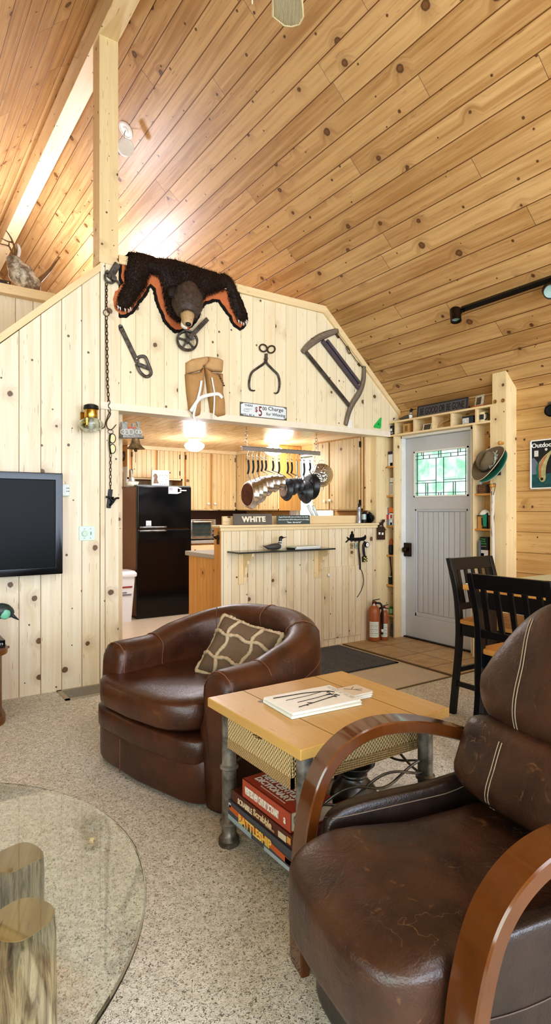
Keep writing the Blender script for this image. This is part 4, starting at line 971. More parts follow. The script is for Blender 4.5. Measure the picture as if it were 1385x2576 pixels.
# ---------------------------------------------------------------- recliner in front
RF = local_frame((.87, .68, .004), (.98, -.199))
rc = thing('recliner', 'dark leather recliner with curved glossy bentwood arms in front', 'recliner', RF @ Vector((.35, .32, 0)))
le2 = M_['leather2']
prof = spline([(-.014, .0, 0), (-.014, .12, 0), (-.006, .30, 0), (.012, .43, 0), (.055, .545, 0), (.13, .615, 0), (.23, .645, 0), (.36, .637, 0), (.50, .598, 0), (.66, .535, 0)], 8)
def arm(y, w, th):
    m = MB(); R = []
    for i, p in enumerate(prof):
        d = (prof[min(i+1, len(prof)-1)] - prof[max(i-1, 0)]).normalized(); n = Vector((-d.y, d.x, 0))
        # tapered foot and tail
        k = th * (1.0 if i > 10 else .75 + .25*i/10)
        a, b = p + n*k/2, p - n*k/2; h = w/2; c = .004
        R.append([RF @ Vector((q.x, y + yy, max(0, q.y))) for q, yy in ((a, -h+c), (a, h-c), (a - n*c, h), (b + n*c, h), (b, h-c), (b, -h+c), (b + n*c, -h), (a - n*c, -h))])
    m.rings(R); return m
for y, lb in ((.668, 'glossy bentwood arm on the side table side'), (0.0, 'glossy bentwood arm nearest the camera')):
    arm(y, .078, .036).obj('wooden_arm', M_['arm'], rc, ang=35, label=lb)
def rc_c(name, x0, x1, y0, y1, z0, z1, rnd=.35, e=5, fn=None, mat=le2, tilt=0, n=20):
    m = MB(); M = RF @ Matrix.Translation(((x0+x1)/2, (y0+y1)/2, (z0+z1)/2)) @ Matrix.Rotation(tilt, 4, 'Y'); m.cushion(M, x1-x0, y1-y0, z1-z0, rnd, n, e, 0, fn)
    return m.obj(name, mat, rc, smooth=True)
def wr(a, sc, seed):
    def f(p):
        q = Vector((p.x*sc, p.y*sc*.6, p.z*sc + seed)); return p + p.normalized()*a*mnoise.noise(q)
    return f
def seatfn(p):
    p = wr(.008, 7, 2)(p)
    if p.z > 0: p.z += .018*math.exp(-((p.x+.2)/.12)**2) - .012*math.exp(-(p.x/.16)**2)
    if p.x < -.2: p.x += -.03*max(0, 1-(p.y/.3)**2)
    return p
rc_c('seat_cushion', -.12, .62, .045, .556, .235, .445, .32, 6, seatfn, n=26)
rc_c('footrest_panel', -.05, .3, .05, .55, .03, .26, .2, 7, wr(.006, 6, 5), M_['leather3'])
rc_c('frame_base', .05, .72, .06, .60, .07, .30, .12, 8, None, M_['leather3'])
# side rolls between the arms and the seat
for y0, y1, nm in ((.585, .645, 'side_panel'), (.035, .085, 'side_panel')):
    def sidefn(p, y=y0): return p + Vector((0, 0, (.075*max(0, (p.x-.05)/.3)**1.5 if p.z > 0 else 0)))
    rc_c(nm, .03, .72, y0, y1, .10, .47, .30, 6, sidefn, M_['leather3'])
lum = rc_c('lumbar_cushion', .44, .74, .045, .615, .43, .665, .42, 4, wr(.014, 8, 1), tilt=math.radians(18))
def headfn(p):
    p = wr(.020, 6.5, 9)(p); k = max(0, (p.z + .06)/.26); p.y *= 1 - .5*k**1.15; p.x += .02*k
    return p
hpl = rc_c('head_pillow', .55, .84, .03, .635, .60, 1.03, .52, 3.0, headfn, tilt=math.radians(17), n=28)
rc_c('back_frame', .70, .88, .09, .57, .2, .88, .3, 6, tilt=math.radians(16))
from mathutils.bvhtree import BVHTree
def drape(ob, pts, d, lift=.0012):
    rl = Vector(root_of(ob).location); bv = BVHTree.FromPolygons([v.co + rl for v in ob.data.vertices], [tuple(p.vertices) for p in ob.data.polygons]); out = []
    for p in pts:
        h = bv.ray_cast(p - d*1.0, d)
        if h[0] is not None: out.append(h[0] - d*lift)
    return out
bk = RF.to_3x3() @ Vector((1, 0, -.12)); bk.normalize()
def stitch(ob, pts, d, r=.0016, c='#9c8a74'):
    q_ = drape(ob, dens(pts, .012), d)
    if len(q_) > 2:
        m = MB(); m.tube(q_, r, 5); m.obj('stitching', solid(c, .6), rc, smooth=True)
for dy in (0, .011):
    stitch(hpl, [RF @ Vector((.6, .40 + dy + .04*k, .62 + .36*k)) for k in [i/12 for i in range(13)]], bk)
    stitch(lum, [RF @ Vector((.5, .41 + dy, .45 + .20*k)) for k in [i/10 for i in range(11)]], bk)
side_l = [o for o in rc.children if o.name.startswith('side_panel')]
lf_ = RF.to_3x3() @ Vector((0, 1, -.25)); lf_.normalize()
stitch(side_l[0], [RF @ Vector((.04 + .6*i/14, .6, .44 + .07*max(0, (.04+.6*i/14-.41)/.3)**1.5)) for i in range(15)], (RF.to_3x3() @ Vector((.1, 1, -.3))).normalized(), c='#7a6a5a')
stitch(side_l[1], [RF @ Vector((.0 + .62*i/14, .05, .335 - .02*math.sin(i*.35))) for i in range(15)], RF.to_3x3() @ Vector((0, 1, 0)), c='#5a4a40')
# ---------------------------------------------------------------- low side table
TZ = .565; tx0, tx1, ty0, ty1 = 1.067, 1.752, 1.44, 2.05
st = thing('side_table', 'low square maple side table on black iron pipe legs', 'side table', ((tx0+tx1)/2, (ty0+ty1)/2, .004))
tp = thing('x', '', '') if False else None
m = MB(); m.box(tx0, ty0, TZ-.036, tx1, ty1, TZ); top = m.obj('tabletop', M_['table'], st, bevel=.004, grain=(0, 1, 0))
m = MB(); g_ = .0012
for x in (tx0 + .16, tx1 - .16): m.box(x - g_, ty0 + .003, TZ - .002, x + g_, ty1 - .003, TZ + .0006)
for y in (ty0 + .31,): m.box(tx0 + .16, y - g_, TZ - .002, tx1 - .16, y + g_, TZ + .0006)
m.obj('plank_joint', solid('#6e5228', .6), top)
LR = .028
legs = [(tx0 + .062, ty1 - .062), (tx0 + .062, ty0 + .062), (tx1 - .062, ty1 - .062), (tx1 - .062, ty0 + .062)]
for x, y in legs:
    f = frame((x, y, .004), (0, 0, 1), (1, 0, 0))
    m = MB(); m.lathe([(LR+.012, 0), (LR+.014, .006), (LR+.010, .014), (LR+.013, .022), (LR+.006, .034), (LR, .04), (LR, .075), (LR+.009, .082), (LR+.009, .092), (LR, .098), (LR, .29), (LR+.008, .296), (LR+.008, .306), (LR, .312), (LR, TZ-.042)], f, 20); m.obj('leg', M_['pipe'], st, smooth=False, ang=50)
SHZ = .118
m = MB(); m.box(tx0+.05, ty0+.05, SHZ-.012, tx1-.05, ty1-.05, SHZ); m.obj('lower_shelf', M_['pipe'], st, bevel=.002)
m = MB()
for a, b in ((1, 3), (3, 2), (0, 2)):
    A, B_ = Vector((*legs[a], .33)), Vector((*legs[b], .33))
    for ph in (0, PI):
        pts = [A.lerp(B_, i/40) + Vector((0, 0, .022*math.cos(i/40*PI*3 + ph) + .018*i/40)) + (B_-A).cross(Vector((0,0,1))).normalized()*.010*math.sin(i/40*PI*3+ph) for i in range(41)]
        m.tube(pts, .005, 6)
m.obj('twisted_wire_rail', M_['pewter'], st, smooth=True)
# rattan drawer under the top
rd = MB(); dx0, dx1, dy0, dy1 = tx0 + .035, tx1 - .05, ty0 + .10, ty1 - .10; dz0, dz1 = .395, .525
t = thing('rattan_drawer', 'woven rattan drawer basket hung under the side table top', 'basket', ((dx0+dx1)/2, (dy0+dy1)/2, dz0))
f = frame((dx0 + .012, dy1, 0), (-1, 0, 0)); W = dy1 - dy0
arc = [(W*(.33 + .34*i/12), dz1 - .03*math.sin(i/12*PI)) for i in range(13)]
m = MB(); m.poly([(0, dz0 + .035), (W, dz0 + .035), (W, dz1)] + arc[::-1] + [(0, dz1)], f, .012); m.obj('front_weave', M_['rattan'], t, grain=(0, 1, 0), uvoff=(0, 0))
m = MB(); m.box(dx0 - .002, dy0, dz0, dx0 + .014, dy1, dz0 + .036); m.box(dx0, dy0, dz0, dx1, dy0 + .012, dz0 + .036); m.box(dx0, dy1 - .012, dz0, dx1, dy1, dz0 + .036); m.obj('rim_band', M_['rattanband'], t, grain=(0, 1, 0))
m = MB(); m.box(dx0 + .012, dy0, dz0 + .035, dx1, dy0 + .012, dz1); m.box(dx0 + .012, dy1 - .012, dz0 + .035, dx1, dy1, dz1); m.box(dx1 - .012, dy0, dz0, dx1, dy1, dz1); m.box(dx0+.01, dy0+.01, dz0+.004, dx1, dy1-.01, dz0 + .012); m.obj('side_weave', M_['rattan'], t, grain=(1, 0, 0))
# magazines on top
def slab(name, label, cat, c, w, d, h, rz, cover, pages='#efeee8', z=0, group=None, spine=None):
    """book or magazine lying flat; w along local x, d along local y, spine at -x"""
    M = Matrix.Translation((c[0], c[1], z)) @ Matrix.Rotation(rz, 4, 'Z'); t = thing(name, label, cat, (c[0], c[1], z), group)
    e = min(.003, h*.12)
    m = MB(); m.box(-w/2 + .002, -d/2 + .003, e, w/2 - .004, d/2 - .003, h - e, M); m.obj('pages', solid(pages, .8, var=.08, scale=300), t)
    m = MB(); m.box(-w/2, -d/2, h - e, w/2, d/2, h, M); m.box(-w/2, -d/2, 0, w/2, d/2, e, M); m.box(-w/2, -d/2, 0, -w/2 + .002, d/2, h, M); m.obj('cover', solid(cover, .35, var=.04) if isinstance(cover, str) else cover, t, bevel=.001)
    return t, M
mz = [onZ(668, 1771, TZ), onZ(822, 1733, TZ), onZ(905, 1773, TZ), onZ(741, 1814, TZ)]
mc = sum(mz, Vector())/4; ux = (mz[3] - mz[0]); uy = (mz[1] - mz[0]); rz = math.atan2(ux.y, ux.x); mw, md = ux.length, uy.length
sl2, M2 = slab('magazine', 'lower white magazine with a dark edge under the branch-print one', 'magazine', mc, mw, md, .012, rz, '#dfe0d4', z=TZ + .0008)
sl, M1 = slab('magazine', 'white magazine with black bare-branch print, topmost on side table', 'magazine', mc, mw*.985, md*.985, .010, rz + .02, M_['paper'], z=TZ + .0132)
m = MB(); z = .0108
def br(pts, r): m.tube([M1 @ Vector((x*mw, y*md, z)) for x, y in pts], r, 4)
br([(-.33, -.42), (-.30, 0), (-.22, .22), (-.16, .33), (-.06, .36)], .0022); br([(-.16, .33), (-.12, .27), (-.09, .31)], .0018); br([(-.12, -.33), (-.14, 0), (-.2, .22)], .0011)
br([(.08, -.25), (.04, .05), (.0, .2), (.02, .3), (.10, .33)], .0014); br([(.30, -.33), (.24, -.1), (.16, .15), (.10, .3), (.14, .34)], .0018); br([(.24, -.1), (.18, -.16)], .0014); br([(.0, .2), (-.03, .28), (.05, .27)], .0024); br([(.27, -.22), (.31, -.2)], .0016); br([(.16, .15), (.13, .25), (.19, .27)], .0024)
m.obj('branch_print', solid('#2a2a2c', .5), sl)
m = MB(); text_mb(m, 'HORSES AT WORK', M1 @ Matrix.Translation((.0, .43*md, .0102)) @ Matrix.Rotation(0, 4, 'Z'), .03, width=mw*.8, height=md*.07, depth=.0003); m.obj('title_lettering', solid('#a8a49c', .5), sl)
b = [onZ(850, 1748, TZ), onZ(893, 1735, TZ), onZ(926, 1750, TZ), onZ(885, 1768, TZ)]; bc = sum(b, Vector())/4; u = b[3] - b[0]
for k in range(3):
    sb, Mb = slab('coaster', ['lowest white edged coaster of the stack beside the magazines', 'middle white edged coaster of the stack beside the magazines', 'topmost coaster with branch picture beside the magazines'][k], 'coaster', bc + Vector((.002*k, -.001*k, 0)), .105, .105, .0075, rz + .03*k, '#d9c8b4' if k == 2 else '#e6ece6', z=TZ + .0008 + .0076*k, group='coasters stacked on the side table')
m = MB()
for q in ([(-.03, -.03), (0, 0), (.03, .01)], [(0, 0), (.01, .03)], [(-.01, -.01), (-.03, .02)]): m.tube([Mb @ Vector((x, y, .008)) for x, y in q], .0012, 4)
m.obj('branch_print', solid('#6a6258', .5), sb)
# games and books on the lower shelf (long spines face the camera's left)
def game(name, label, cat, x0, x1, y0, y1, z, h, base, words, group=None, rz=0, pages=None):
    cx, cy = (x0+x1)/2, (y0+y1)/2; M = Matrix.Translation((cx, cy, z)) @ Matrix.Rotation(rz, 4, 'Z'); w, d = x1-x0, y1-y0
    t = thing(name, label, cat, (cx, cy, z))
    if pages:
        m = MB(); m.box(-w/2 + .004, -d/2 + .003, .004, w/2 - .004, d/2 - .003, h - .004, M); m.obj('pages', solid('#e8e0cc', .8, var=.1, scale=300), t)
        m = MB(); m.box(-w/2, -d/2, h - .004, w/2, d/2, h, M); m.box(-w/2, -d/2, 0, w/2, d/2, .004, M); m.box(-w/2, -d/2, 0, -w/2 + .005, d/2, h, M); m.obj('cover', solid(base, .4), t, bevel=.0015)
    else:
        m = MB(); m.box(-w/2, -d/2, 0, w/2, d/2, h, M); m.obj('box_body', solid(base, .4, var=.08), t, bevel=.002)
        m = MB(); m.box(-w/2 - .002, -d/2 - .002, h*.12, w/2 + .002, d/2 + .002, h + .001, M); m.obj('lid', solid(base, .4, var=.12), t, bevel=.002)
    f = M @ frame((-w/2 - .0028 if not pages else -w/2 - .0006, 0, 0), (-1, 0, 0))   # right = -Y
    for kind, *a in words:
        m = MB()
        if kind == 'band': u0, v0, u1, v1, c = a; m.box((u0-.5)*d, v0*h, 0, (u1-.5)*d, v1*h, .0008, f); m.obj('printed_band', solid(c, .4), t)
        if kind == 'slant': u0, v0, u1, v1, hh, c = a; m.poly([((u0-.5)*d, v0*h), ((u1-.5)*d, v1*h), ((u1-.5)*d, v1*h + hh*h), ((u0-.5)*d, v0*h + hh*h)], f, .0008); m.obj('printed_stripe', solid(c, .4), t)
        if kind == 'text': s_, u, v, wd, ht, c = a; text_mb(m, s_, f @ Matrix.Translation(((u-.5)*d, v*h, .0012)), .04, width=wd*d, height=ht*h, depth=.0006, bold=.0012); m.obj('lettering', solid(c, .4), t)
        if kind == 'top': s_, x, y, wd, ht, c = a; text_mb(m, s_, M @ Matrix.Translation((x*w, y*d, h + .0012)) @ Matrix.Rotation(-PI/2, 4, 'Z'), .04, width=wd*d, height=ht*w, depth=.0006, bold=.0012); m.obj('cover_lettering', solid(c, .4), t)
    return t
bx = tx0 + .045
game('board_game', 'wide grey board game box lettered BATTLESHIP at bottom of the stack', 'board game', bx, bx + .27, ty0 + .10, ty0 + .52, SHZ, .072, '#4a4e5a',
    [('slant', .02, .55, .98, .28, .28, '#c9652c'), ('text', 'BATTLESHIP', .45, .52, .52, .46, '#f0cf6a'), ('slant', .0, .05, .4, .0, .25, '#9ab4c0'), ('slant', .6, .02, 1., .02, .2, '#a8bcc8'), ('band', .9, .3, .98, .55, '#d8d4cc'), ('band', .01, .7, .05, .92, '#c8c8cc')])
game('board_game', 'maroon board game box lettered Scrabble in middle of the stack', 'board game', bx + .004, bx + .20, ty0 + .11, ty0 + .50, SHZ + .075, .042, '#5c2c20',
    [('text', 'SCRABBLE', .25, .5, .26, .5, '#e8d8b8'), ('text', 'Scrabble', .55, .62, .3, .6, '#e0c8a0'), ('band', .8, .2, .92, .7, '#d8ccb0'), ('band', .93, .3, .985, .8, '#d8a04a'), ('band', .6, .2, .74, .38, '#a88a70')])
game('dictionary', 'thick rust red dictionary lying on top of the board games', 'dictionary', bx + .006, bx + .19, ty0 + .125, ty0 + .43, SHZ + .119, .068, '#b04c34',
    [('text', "WEBSTER'S NEW CENTURY DICTIONARY", .43, .5, .72, .42, '#f2ece0'), ('text', 'a', .9, .45, .04, .3, '#f2ece0'), ('top', "WEBSTER'S", .12, .10, .62, .15, '#f2ece0'), ('top', 'NEW CENTURY', -.06, .02, .78, .15, '#f2ece0'), ('top', 'DICTIONARY', -.24, .05, .7, .15, '#f2ece0'), ('top', 'The most modern and up-to-date dictionary', -.38, -.05, .5, .035, '#e0c8b8')], pages=True)
game('red_paperback', 'red paperback lying behind the dictionary on the lower shelf', 'book', bx + .25, bx + .37, ty0 + .08, ty0 + .22, SHZ + .075, .03, '#b84a38', [], pages=True)
game('board_game', 'dark flat box supporting the red paperback on the lower shelf', 'board game', bx + .285, bx + .39, ty0 + .07, ty0 + .24, SHZ, .074, '#3a3038', [])
t = thing('pewter_spittoon', 'pewter spittoon with flared rim on the lower table shelf', 'spittoon', (1.545, 1.735, SHZ))
f = frame((1.545, 1.735, SHZ), (0, 0, 1), (1, 0, 0)); m = MB(); m.lathe([(.05, 0), (.055, .006), (.085, .03), (.095, .06), (.085, .095), (.058, .125), (.046, .14), (.048, .152), (.07, .178), (.082, .19), (.078, .192), (.06, .176), (.04, .15), (.04, .13), (.001, .12)], f, 32); m.obj('spittoon_body', M_['pewter'], t, smooth=True)
m = MB(); m.lathe([(.047, .137), (.052, .141), (.052, .149), (.048, .153)], f, 32, cap=False); m.obj('neck_band', M_['pewter'], t, smooth=True)
pb = onZ(945, 1992, SHZ + .04)
game('paperback_book', 'lower mint edged book under the tan paperback by the spittoon', 'book', 1.62, 1.735, 1.5, 1.70, SHZ, .035, '#cfe0d4', [('band', .1, .1, .9, .9, '#eef4ee'), ('text', 'YEARS', .4, .5, .5, .7, '#202020')], pages=True)
game('paperback_book', 'tan thick paperback with grey lettered cover near the spittoon', 'book', 1.625, 1.735, 1.505, 1.68, SHZ + .037, .045, '#c4ccd0', [('band', .02, .05, .98, .95, '#d8c4a0'), ('top', 'SPENCER JOY', -.2, 0, .8, .16, '#4a5058'), ('top', 'HEMLOCK', .05, 0, .7, .18, '#4a5058'), ('top', 'a novel', .3, 0, .4, .1, '#6a7078')], pages=True)
# ---------------------------------------------------------------- glass coffee table on logs
gc = Vector((-.13, 1.47, 0)); GR = .665; GZ = .45
ct = thing('glass_coffee_table', 'round glass topped coffee table on weathered log posts', 'coffee table', (gc.x, gc.y, .004))
m = MB(); m.lathe([(.001, GZ), (GR - .004, GZ), (GR, GZ + .003), (GR, GZ + .009), (GR - .004, GZ + .012), (.001, GZ + .012)], frame((gc.x, gc.y, 0), (0, 0, 1), (1, 0, 0)), 120); m.obj('glass_top', M_['glass'], ct, ang=30)
def log(cx, cy, r, z0, z1, sq=3.0, rot=0, dx=0, dy=0):
    m = MB(); R = []
    for i in range(13):
        z = z0 + (z1 - z0)*i/12; ring = []
        for k in range(28):
            a = 2*PI*k/28; rr = r*(1 + .07*mnoise.noise(Vector((math.cos(a)*1.6, math.sin(a)*1.6, z*3 + cx*9)))) / (abs(math.cos(a))**sq + abs(math.sin(a))**sq)**(1/sq)
            if i == 12: rr *= .96
            a2 = a + rot; ring.append(Vector((cx + dx*i/12 + rr*math.cos(a2), cy + dy*i/12 + rr*math.sin(a2), z)))
        R.append(ring)
    top = R[-1]; m.rings(R, cap=True); return m, [top]
tops = [(onZ(40, 2162, GZ), .056, .25), (onZ(52, 2318, GZ), .064, .5), (onZ(-90, 2230, GZ), .07, .9)]
for i, (p, r, rot) in enumerate(tops):
    lb = ['log post farthest from the camera under the glass', 'log post nearest the camera under the glass', None][i]
    m, tp_ = log(p.x, p.y, r, .004, GZ - .002, 4.0 if i == 0 else 2.6, rot, 0, 0)
    L_ = m.obj('log_post', M_['bark'], ct, smooth=True, label=lb)
    m = MB(); m.rings([[q - Vector((0, 0, .0015)) for q in tp_[0]], [q + Vector((0, 0, .0012)) for q in tp_[0]]]); m.obj('sawn_top', M_['logtop'], L_, grain=(.4, 1, 0))
# ---------------------------------------------------------------- counter height table and chairs
CT = .868; cx0, cx1, cy1, cy0 = 2.80, 3.72, 2.21, .55
dt = thing('dining_table', 'counter height dining table with wood edge and pale glass top', 'table', ((cx0+cx1)/2, (cy0+cy1)/2, .004))
m = MB(); m.box(cx0, cy0, CT-.03, cx1, cy1, CT); m.obj('tabletop', M_['oak'], dt, bevel=.004, grain=(0, 1, 0))
m = MB(); m.box(cx0+.012, cy0+.012, CT+.0005, cx1-.012, cy1-.012, CT+.007); m.obj('glass_cover', solid('#c4e6d8', .12, spec=.8, var=.02), dt, bevel=.002)
m = MB(); a = .05
for r in ((cx0+a, cy0+a, cx0+a+.025, cy1-a), (cx1-a-.025, cy0+a, cx1-a, cy1-a), (cx0+a, cy1-a-.025, cx1-a, cy1-a), (cx0+a, cy0+a, cx1-a, cy0+a+.025)): m.box(r[0], r[1], CT-.13, r[2], r[3], CT-.03)
m.obj('apron', M_['blackwood'], dt)
for x in (cx0+.09, cx1-.09):
    for y in (cy0+.09, cy1-.09):
        m = MB(); m.box(x-.045, y-.045, .004, x+.045, y+.045, CT-.031); m.obj('leg', M_['blackwood'], dt, bevel=.006)
# chair in local coordinates: sits facing +x, back along y at x = 0
dc = thing('counter_chair', '', 'chair', (0, 0, 0), 'black counter chairs at the dining table')
SW, SZ, BH = .44, .585, .985
def bx_(x, z): return x
backp = [(-.05, 0), (-.03, .18), (-.004, .42), (0, .6), (-.02, .78), (-.075, BH)]
bs = spline([(x, 0, z) for x, z in backp], 6)
for y in (-SW/2 + .02, SW/2 - .02):
    m = MB(); R = []
    for p in bs: R.append([Vector((p.x + a, y + b, p.z)) for a, b in ((-.019, -.017), (.019, -.017), (.019, .017), (-.019, .017))])
    m.rings(R); m.obj('back_leg', M_['blackwood'], dc, bevel=.003)
for y in (-SW/2 + .02, SW/2 - .02):
    m = MB(); m.bar((.39, y, 0), (.385, y, SZ - .02), .036, .036); m.obj('front_leg', M_['blackwood'], dc, bevel=.003)
def bxat(z):
    for a, b in zip(bs, bs[1:]):
        if a.z <= z <= b.z: return a.x + (b.x - a.x)*(z - a.z)/max(1e-6, b.z - a.z)
    return bs[-1].x
def rail(z0, z1, name, t=.022, ins=.0):
    m = MB(); x0, x1 = bxat(z0), bxat(min(z1, BH)); y = SW/2 - .035 + ins
    m._add([(x0-t/2,-y,z0),(x0+t/2,-y,z0),(x0+t/2,y,z0),(x0-t/2,y,z0),(x1-t/2,-y,z1),(x1+t/2,-y,z1),(x1+t/2,y,z1),(x1-t/2,y,z1)], [(3,2,1,0),(4,5,6,7),(0,1,5,4),(1,2,6,5),(2,3,7,6),(3,0,4,7)])
    m.obj(name, M_['blackwood'], dc, bevel=.003)
rail(BH - .075, BH, 'top_rail', .028, .034); rail(.665, .705, 'lower_rail')
for i in range(5):
    y = -SW/2 + .075 + (SW - .15)*i/4; m = MB(); x0, x1 = bxat(.70), bxat(BH - .07)
    m._add([(x0-.006,y-.013,.70),(x0+.006,y-.013,.70),(x0+.006,y+.013,.70),(x0-.006,y+.013,.70),(x1-.006,y-.013,BH-.07),(x1+.006,y-.013,BH-.07),(x1+.006,y+.013,BH-.07),(x1-.006,y+.013,BH-.07)], [(3,2,1,0),(4,5,6,7),(0,1,5,4),(1,2,6,5),(2,3,7,6),(3,0,4,7)])
    m.obj('slat', M_['blackwood'], dc)
m = MB(); m.cushion(Matrix.Translation((.205, 0, SZ + .012)), .43, SW + .01, .032, .25, 12, 9); m.obj('seat', M_['oak'], dc, smooth=False, ang=50, grain=(1, 0, 0))
m = MB(); y = SW/2 - .035
m.box(.01, -y, SZ-.075, .03, y, SZ-.002); m.box(.37, -y, SZ-.075, .39, y, SZ-.002); m.box(.01, -SW/2+.012, SZ-.075, .39, -SW/2+.03, SZ-.002); m.box(.01, SW/2-.03, SZ-.075, .39, SW/2-.012, SZ-.002); m.obj('seat_frame', M_['blackwood'], dc)
for nm, a, b in (('stretcher', (-.02, -SW/2+.02, .20), (.39, -SW/2+.02, .20)), ('stretcher', (-.02, SW/2-.02, .20), (.39, SW/2-.02, .20)), ('stretcher', (-.025, -SW/2+.03, .28), (-.025, SW/2-.03, .28)), ('footrest', (.388, -SW/2+.03, .22), (.388, SW/2-.03, .22))):
    m = MB(); m.bar(a, b, .02, .03); m.obj(nm, M_['blackwood'], dc, bevel=.002)
dc['label'] = 'black slat back counter chair with its back to the recliner'
dc.location = (2.47, 1.64, .004)
c2 = dup(dc, (3.235, 2.42, .004), -PI/2, 'black slat back counter chair between the table end and entrance door')
# pine bench along the log wall behind the table
bn = thing('pine_bench', 'plain pine bench against the log wall behind the dining table', 'bench', (4.25, 1.9, .004))
m = MB(); m.box(4.06, .95, .385, 4.46, 2.86, .425); m.obj('seat', M_['oak'], bn, bevel=.004, grain=(0, 1, 0))
for y in (1.05, 2.74):
    m = MB(); m.box(4.10, y, .004, 4.42, y + .04, .385); m.obj('leg', M_['oak'], bn, grain=(0, 0, 1))
m = MB(); m.box(4.12, 1.09, .16, 4.15, 2.74, .24); m.obj('stretcher', M_['oak'], bn)
gb = onX(1304, 1560, 4.38); t = thing('grey_box', 'small weathered grey box standing on the pine bench', 'box', (4.38, gb.y, .4255))
m = MB(); ya, yb = onX(1320, 1540, 4.36).y, onX(1289, 1540, 4.36).y; hz_ = onX(1304, 1525, 4.36).z; m.box(4.36, ya, .4255, 4.46, yb, hz_); m.obj('box_body', solid('#b4b0a6', .7, var=.2, scale=40), t, bevel=.003)
m = MB(); m.box(4.352, ya - .004, hz_ - .02, 4.464, yb + .004, hz_ + .004); m.obj('lid', solid('#a49f94', .7, var=.2, scale=40), t, bevel=.002)
# ---------------------------------------------------------------- tv corner
tvy = 4.245; A, Bq = onY(157, 1191, tvy), onY(156, 1443, tvy); H = A.z - Bq.z; W = 1.02
tv = thing('television', 'flat black glossy television hung on the pine wall', 'television', (A.x - W/2, tvy, Bq.z))
f = frame((A.x - W, tvy, Bq.z), (0, -1, 0))
m = MB(); m.box(0, 0, -.06, W, H, -.002, f); m.obj('casing', M_['blackgloss'], tv, bevel=.008)
m = MB(); b = .05
m.poly([(0, 0), (W, 0), (W, H), (0, H)], f @ Matrix.Translation((0, 0, -.002)), .010, holes=[[(b, b), (b, H-b), (W-b, H-b), (W-b, b)]]); m.obj('bezel', M_['blackgloss'], tv, bevel=.004)
m = MB(); m.box(b-.005, b-.005, -.004, W-b+.005, H-b+.005, .001, f); m.obj('screen', solid('#0e0f10', .3, spec=.12, var=.02), tv)
m = MB(); m.box(W*.35, H*.3, -.11, W*.65, H*.7, -.058, f); m.obj('wall_mount', M_['blackmetal'], tv)
tz = .46
ts = thing('tv_stand', 'low brown wooden stand with rounded corner under the television', 'tv stand', (.1, 4.05, .004))
def rr(x0, x1, y0, y1, r): return [(x0, y0)] + [(x1 - r + r*math.sin(a), y0 + r - r*math.cos(a)) for a in [i*PI/2/8 for i in range(9)]] + [(x1, y1), (x0, y1)]
fz = lambda z: frame((0, 0, z), (0, 0, 1), (0, 1, 0))
wal = pine('walnut_stain', 2., '#8a5a2e', '#5e3818', kscale=3, kthr=.95, seed=71., groove=0, rough=.25)
X1 = .655
m = MB(); m.poly(rr(-.75, X1 - .02, 3.80, 4.3, .14), fz(.05), tz - .05 - .03); m.obj('cabinet_body', wal, ts, grain=(0, 0, 1), ang=30)
m = MB(); m.poly(rr(-.77, X1 + .012, 3.775, 4.31, .16), fz(tz - .032), .032); m.obj('top_board', wal, ts, bevel=.012, seg=3, ang=30)
m = MB(); m.poly(rr(-.76, X1, 3.79, 4.3, .15), fz(.004), .05); m.obj('plinth', wal, ts, bevel=.01)
p = onY(12, 1615, 3.92); t = thing('media_box', 'flat black media player box on the tv stand', 'media player', (p.x - .15, 4.0, tz))
m = MB(); m.box(p.x - .3, 3.90, tz, p.x, 4.12, tz + .045); m.obj('box_casing', M_['blackgloss'], t, bevel=.004)
m = MB(); text_mb(m, '73', frame((p.x - .022, 3.8995, tz + .022), (0, -1, 0)), .02, height=.012); m.obj('display_digits', solid('#d8d8dc', .4), t)
t = thing('duck_decoy', 'painted duck decoy with mint cheek patch beside the media box', 'duck decoy', onY(-40, 1632, 4.08))
Xd = lambda px, py: onY(px, py, 4.05)
hc_ = Xd(14, 1539); m = MB(); ax = (Xd(30, 1549) - hc_).normalized()
R = []
pp = [(-60, 1552, .075), (-30, 1545, .06), (-12, 1540, .05), (2, 1537, .050), (14, 1539, .048), (24, 1543, .037), (30, 1547, .022)]
m.tube(spline([Xd(x, y) for x, y, r in pp], 3), sum([[a[2] + (b[2]-a[2])*k/3 for k in range(3)] for a, b in zip(pp, pp[1:])], []) + [pp[-1][2]], 16); hd = m.obj('head', solid('#3c4a48', .4, var=.4, scale=40), t, smooth=True)
m = MB(); m.tube([Xd(28, 1546), Xd(36, 1552), Xd(46.5, 1559)], [.024, .017, .006], 10, flat=.6); m.obj('bill', solid('#3a3e44', .35), hd, smooth=True)
m = MB(); cpt = Xd(10, 1541) + Vector((0, -.034, -.003)); m.ell(cpt, .034, .018, .036, 14, 8); m.obj('cheek_patch', solid('#7fc8a8', .4, var=.1), hd, smooth=True)
m = MB(); bc_ = Xd(-90, 1590); m.ell(bc_, .19, .1, .10, 18, 12); 
lo = min(v.z for v in m.v)
for v in m.v: v.z = max(tz, v.z + (tz - lo) - .01)
m.obj('body', solid('#6a5a48', .5, var=.4, scale=40), t, smooth=True)
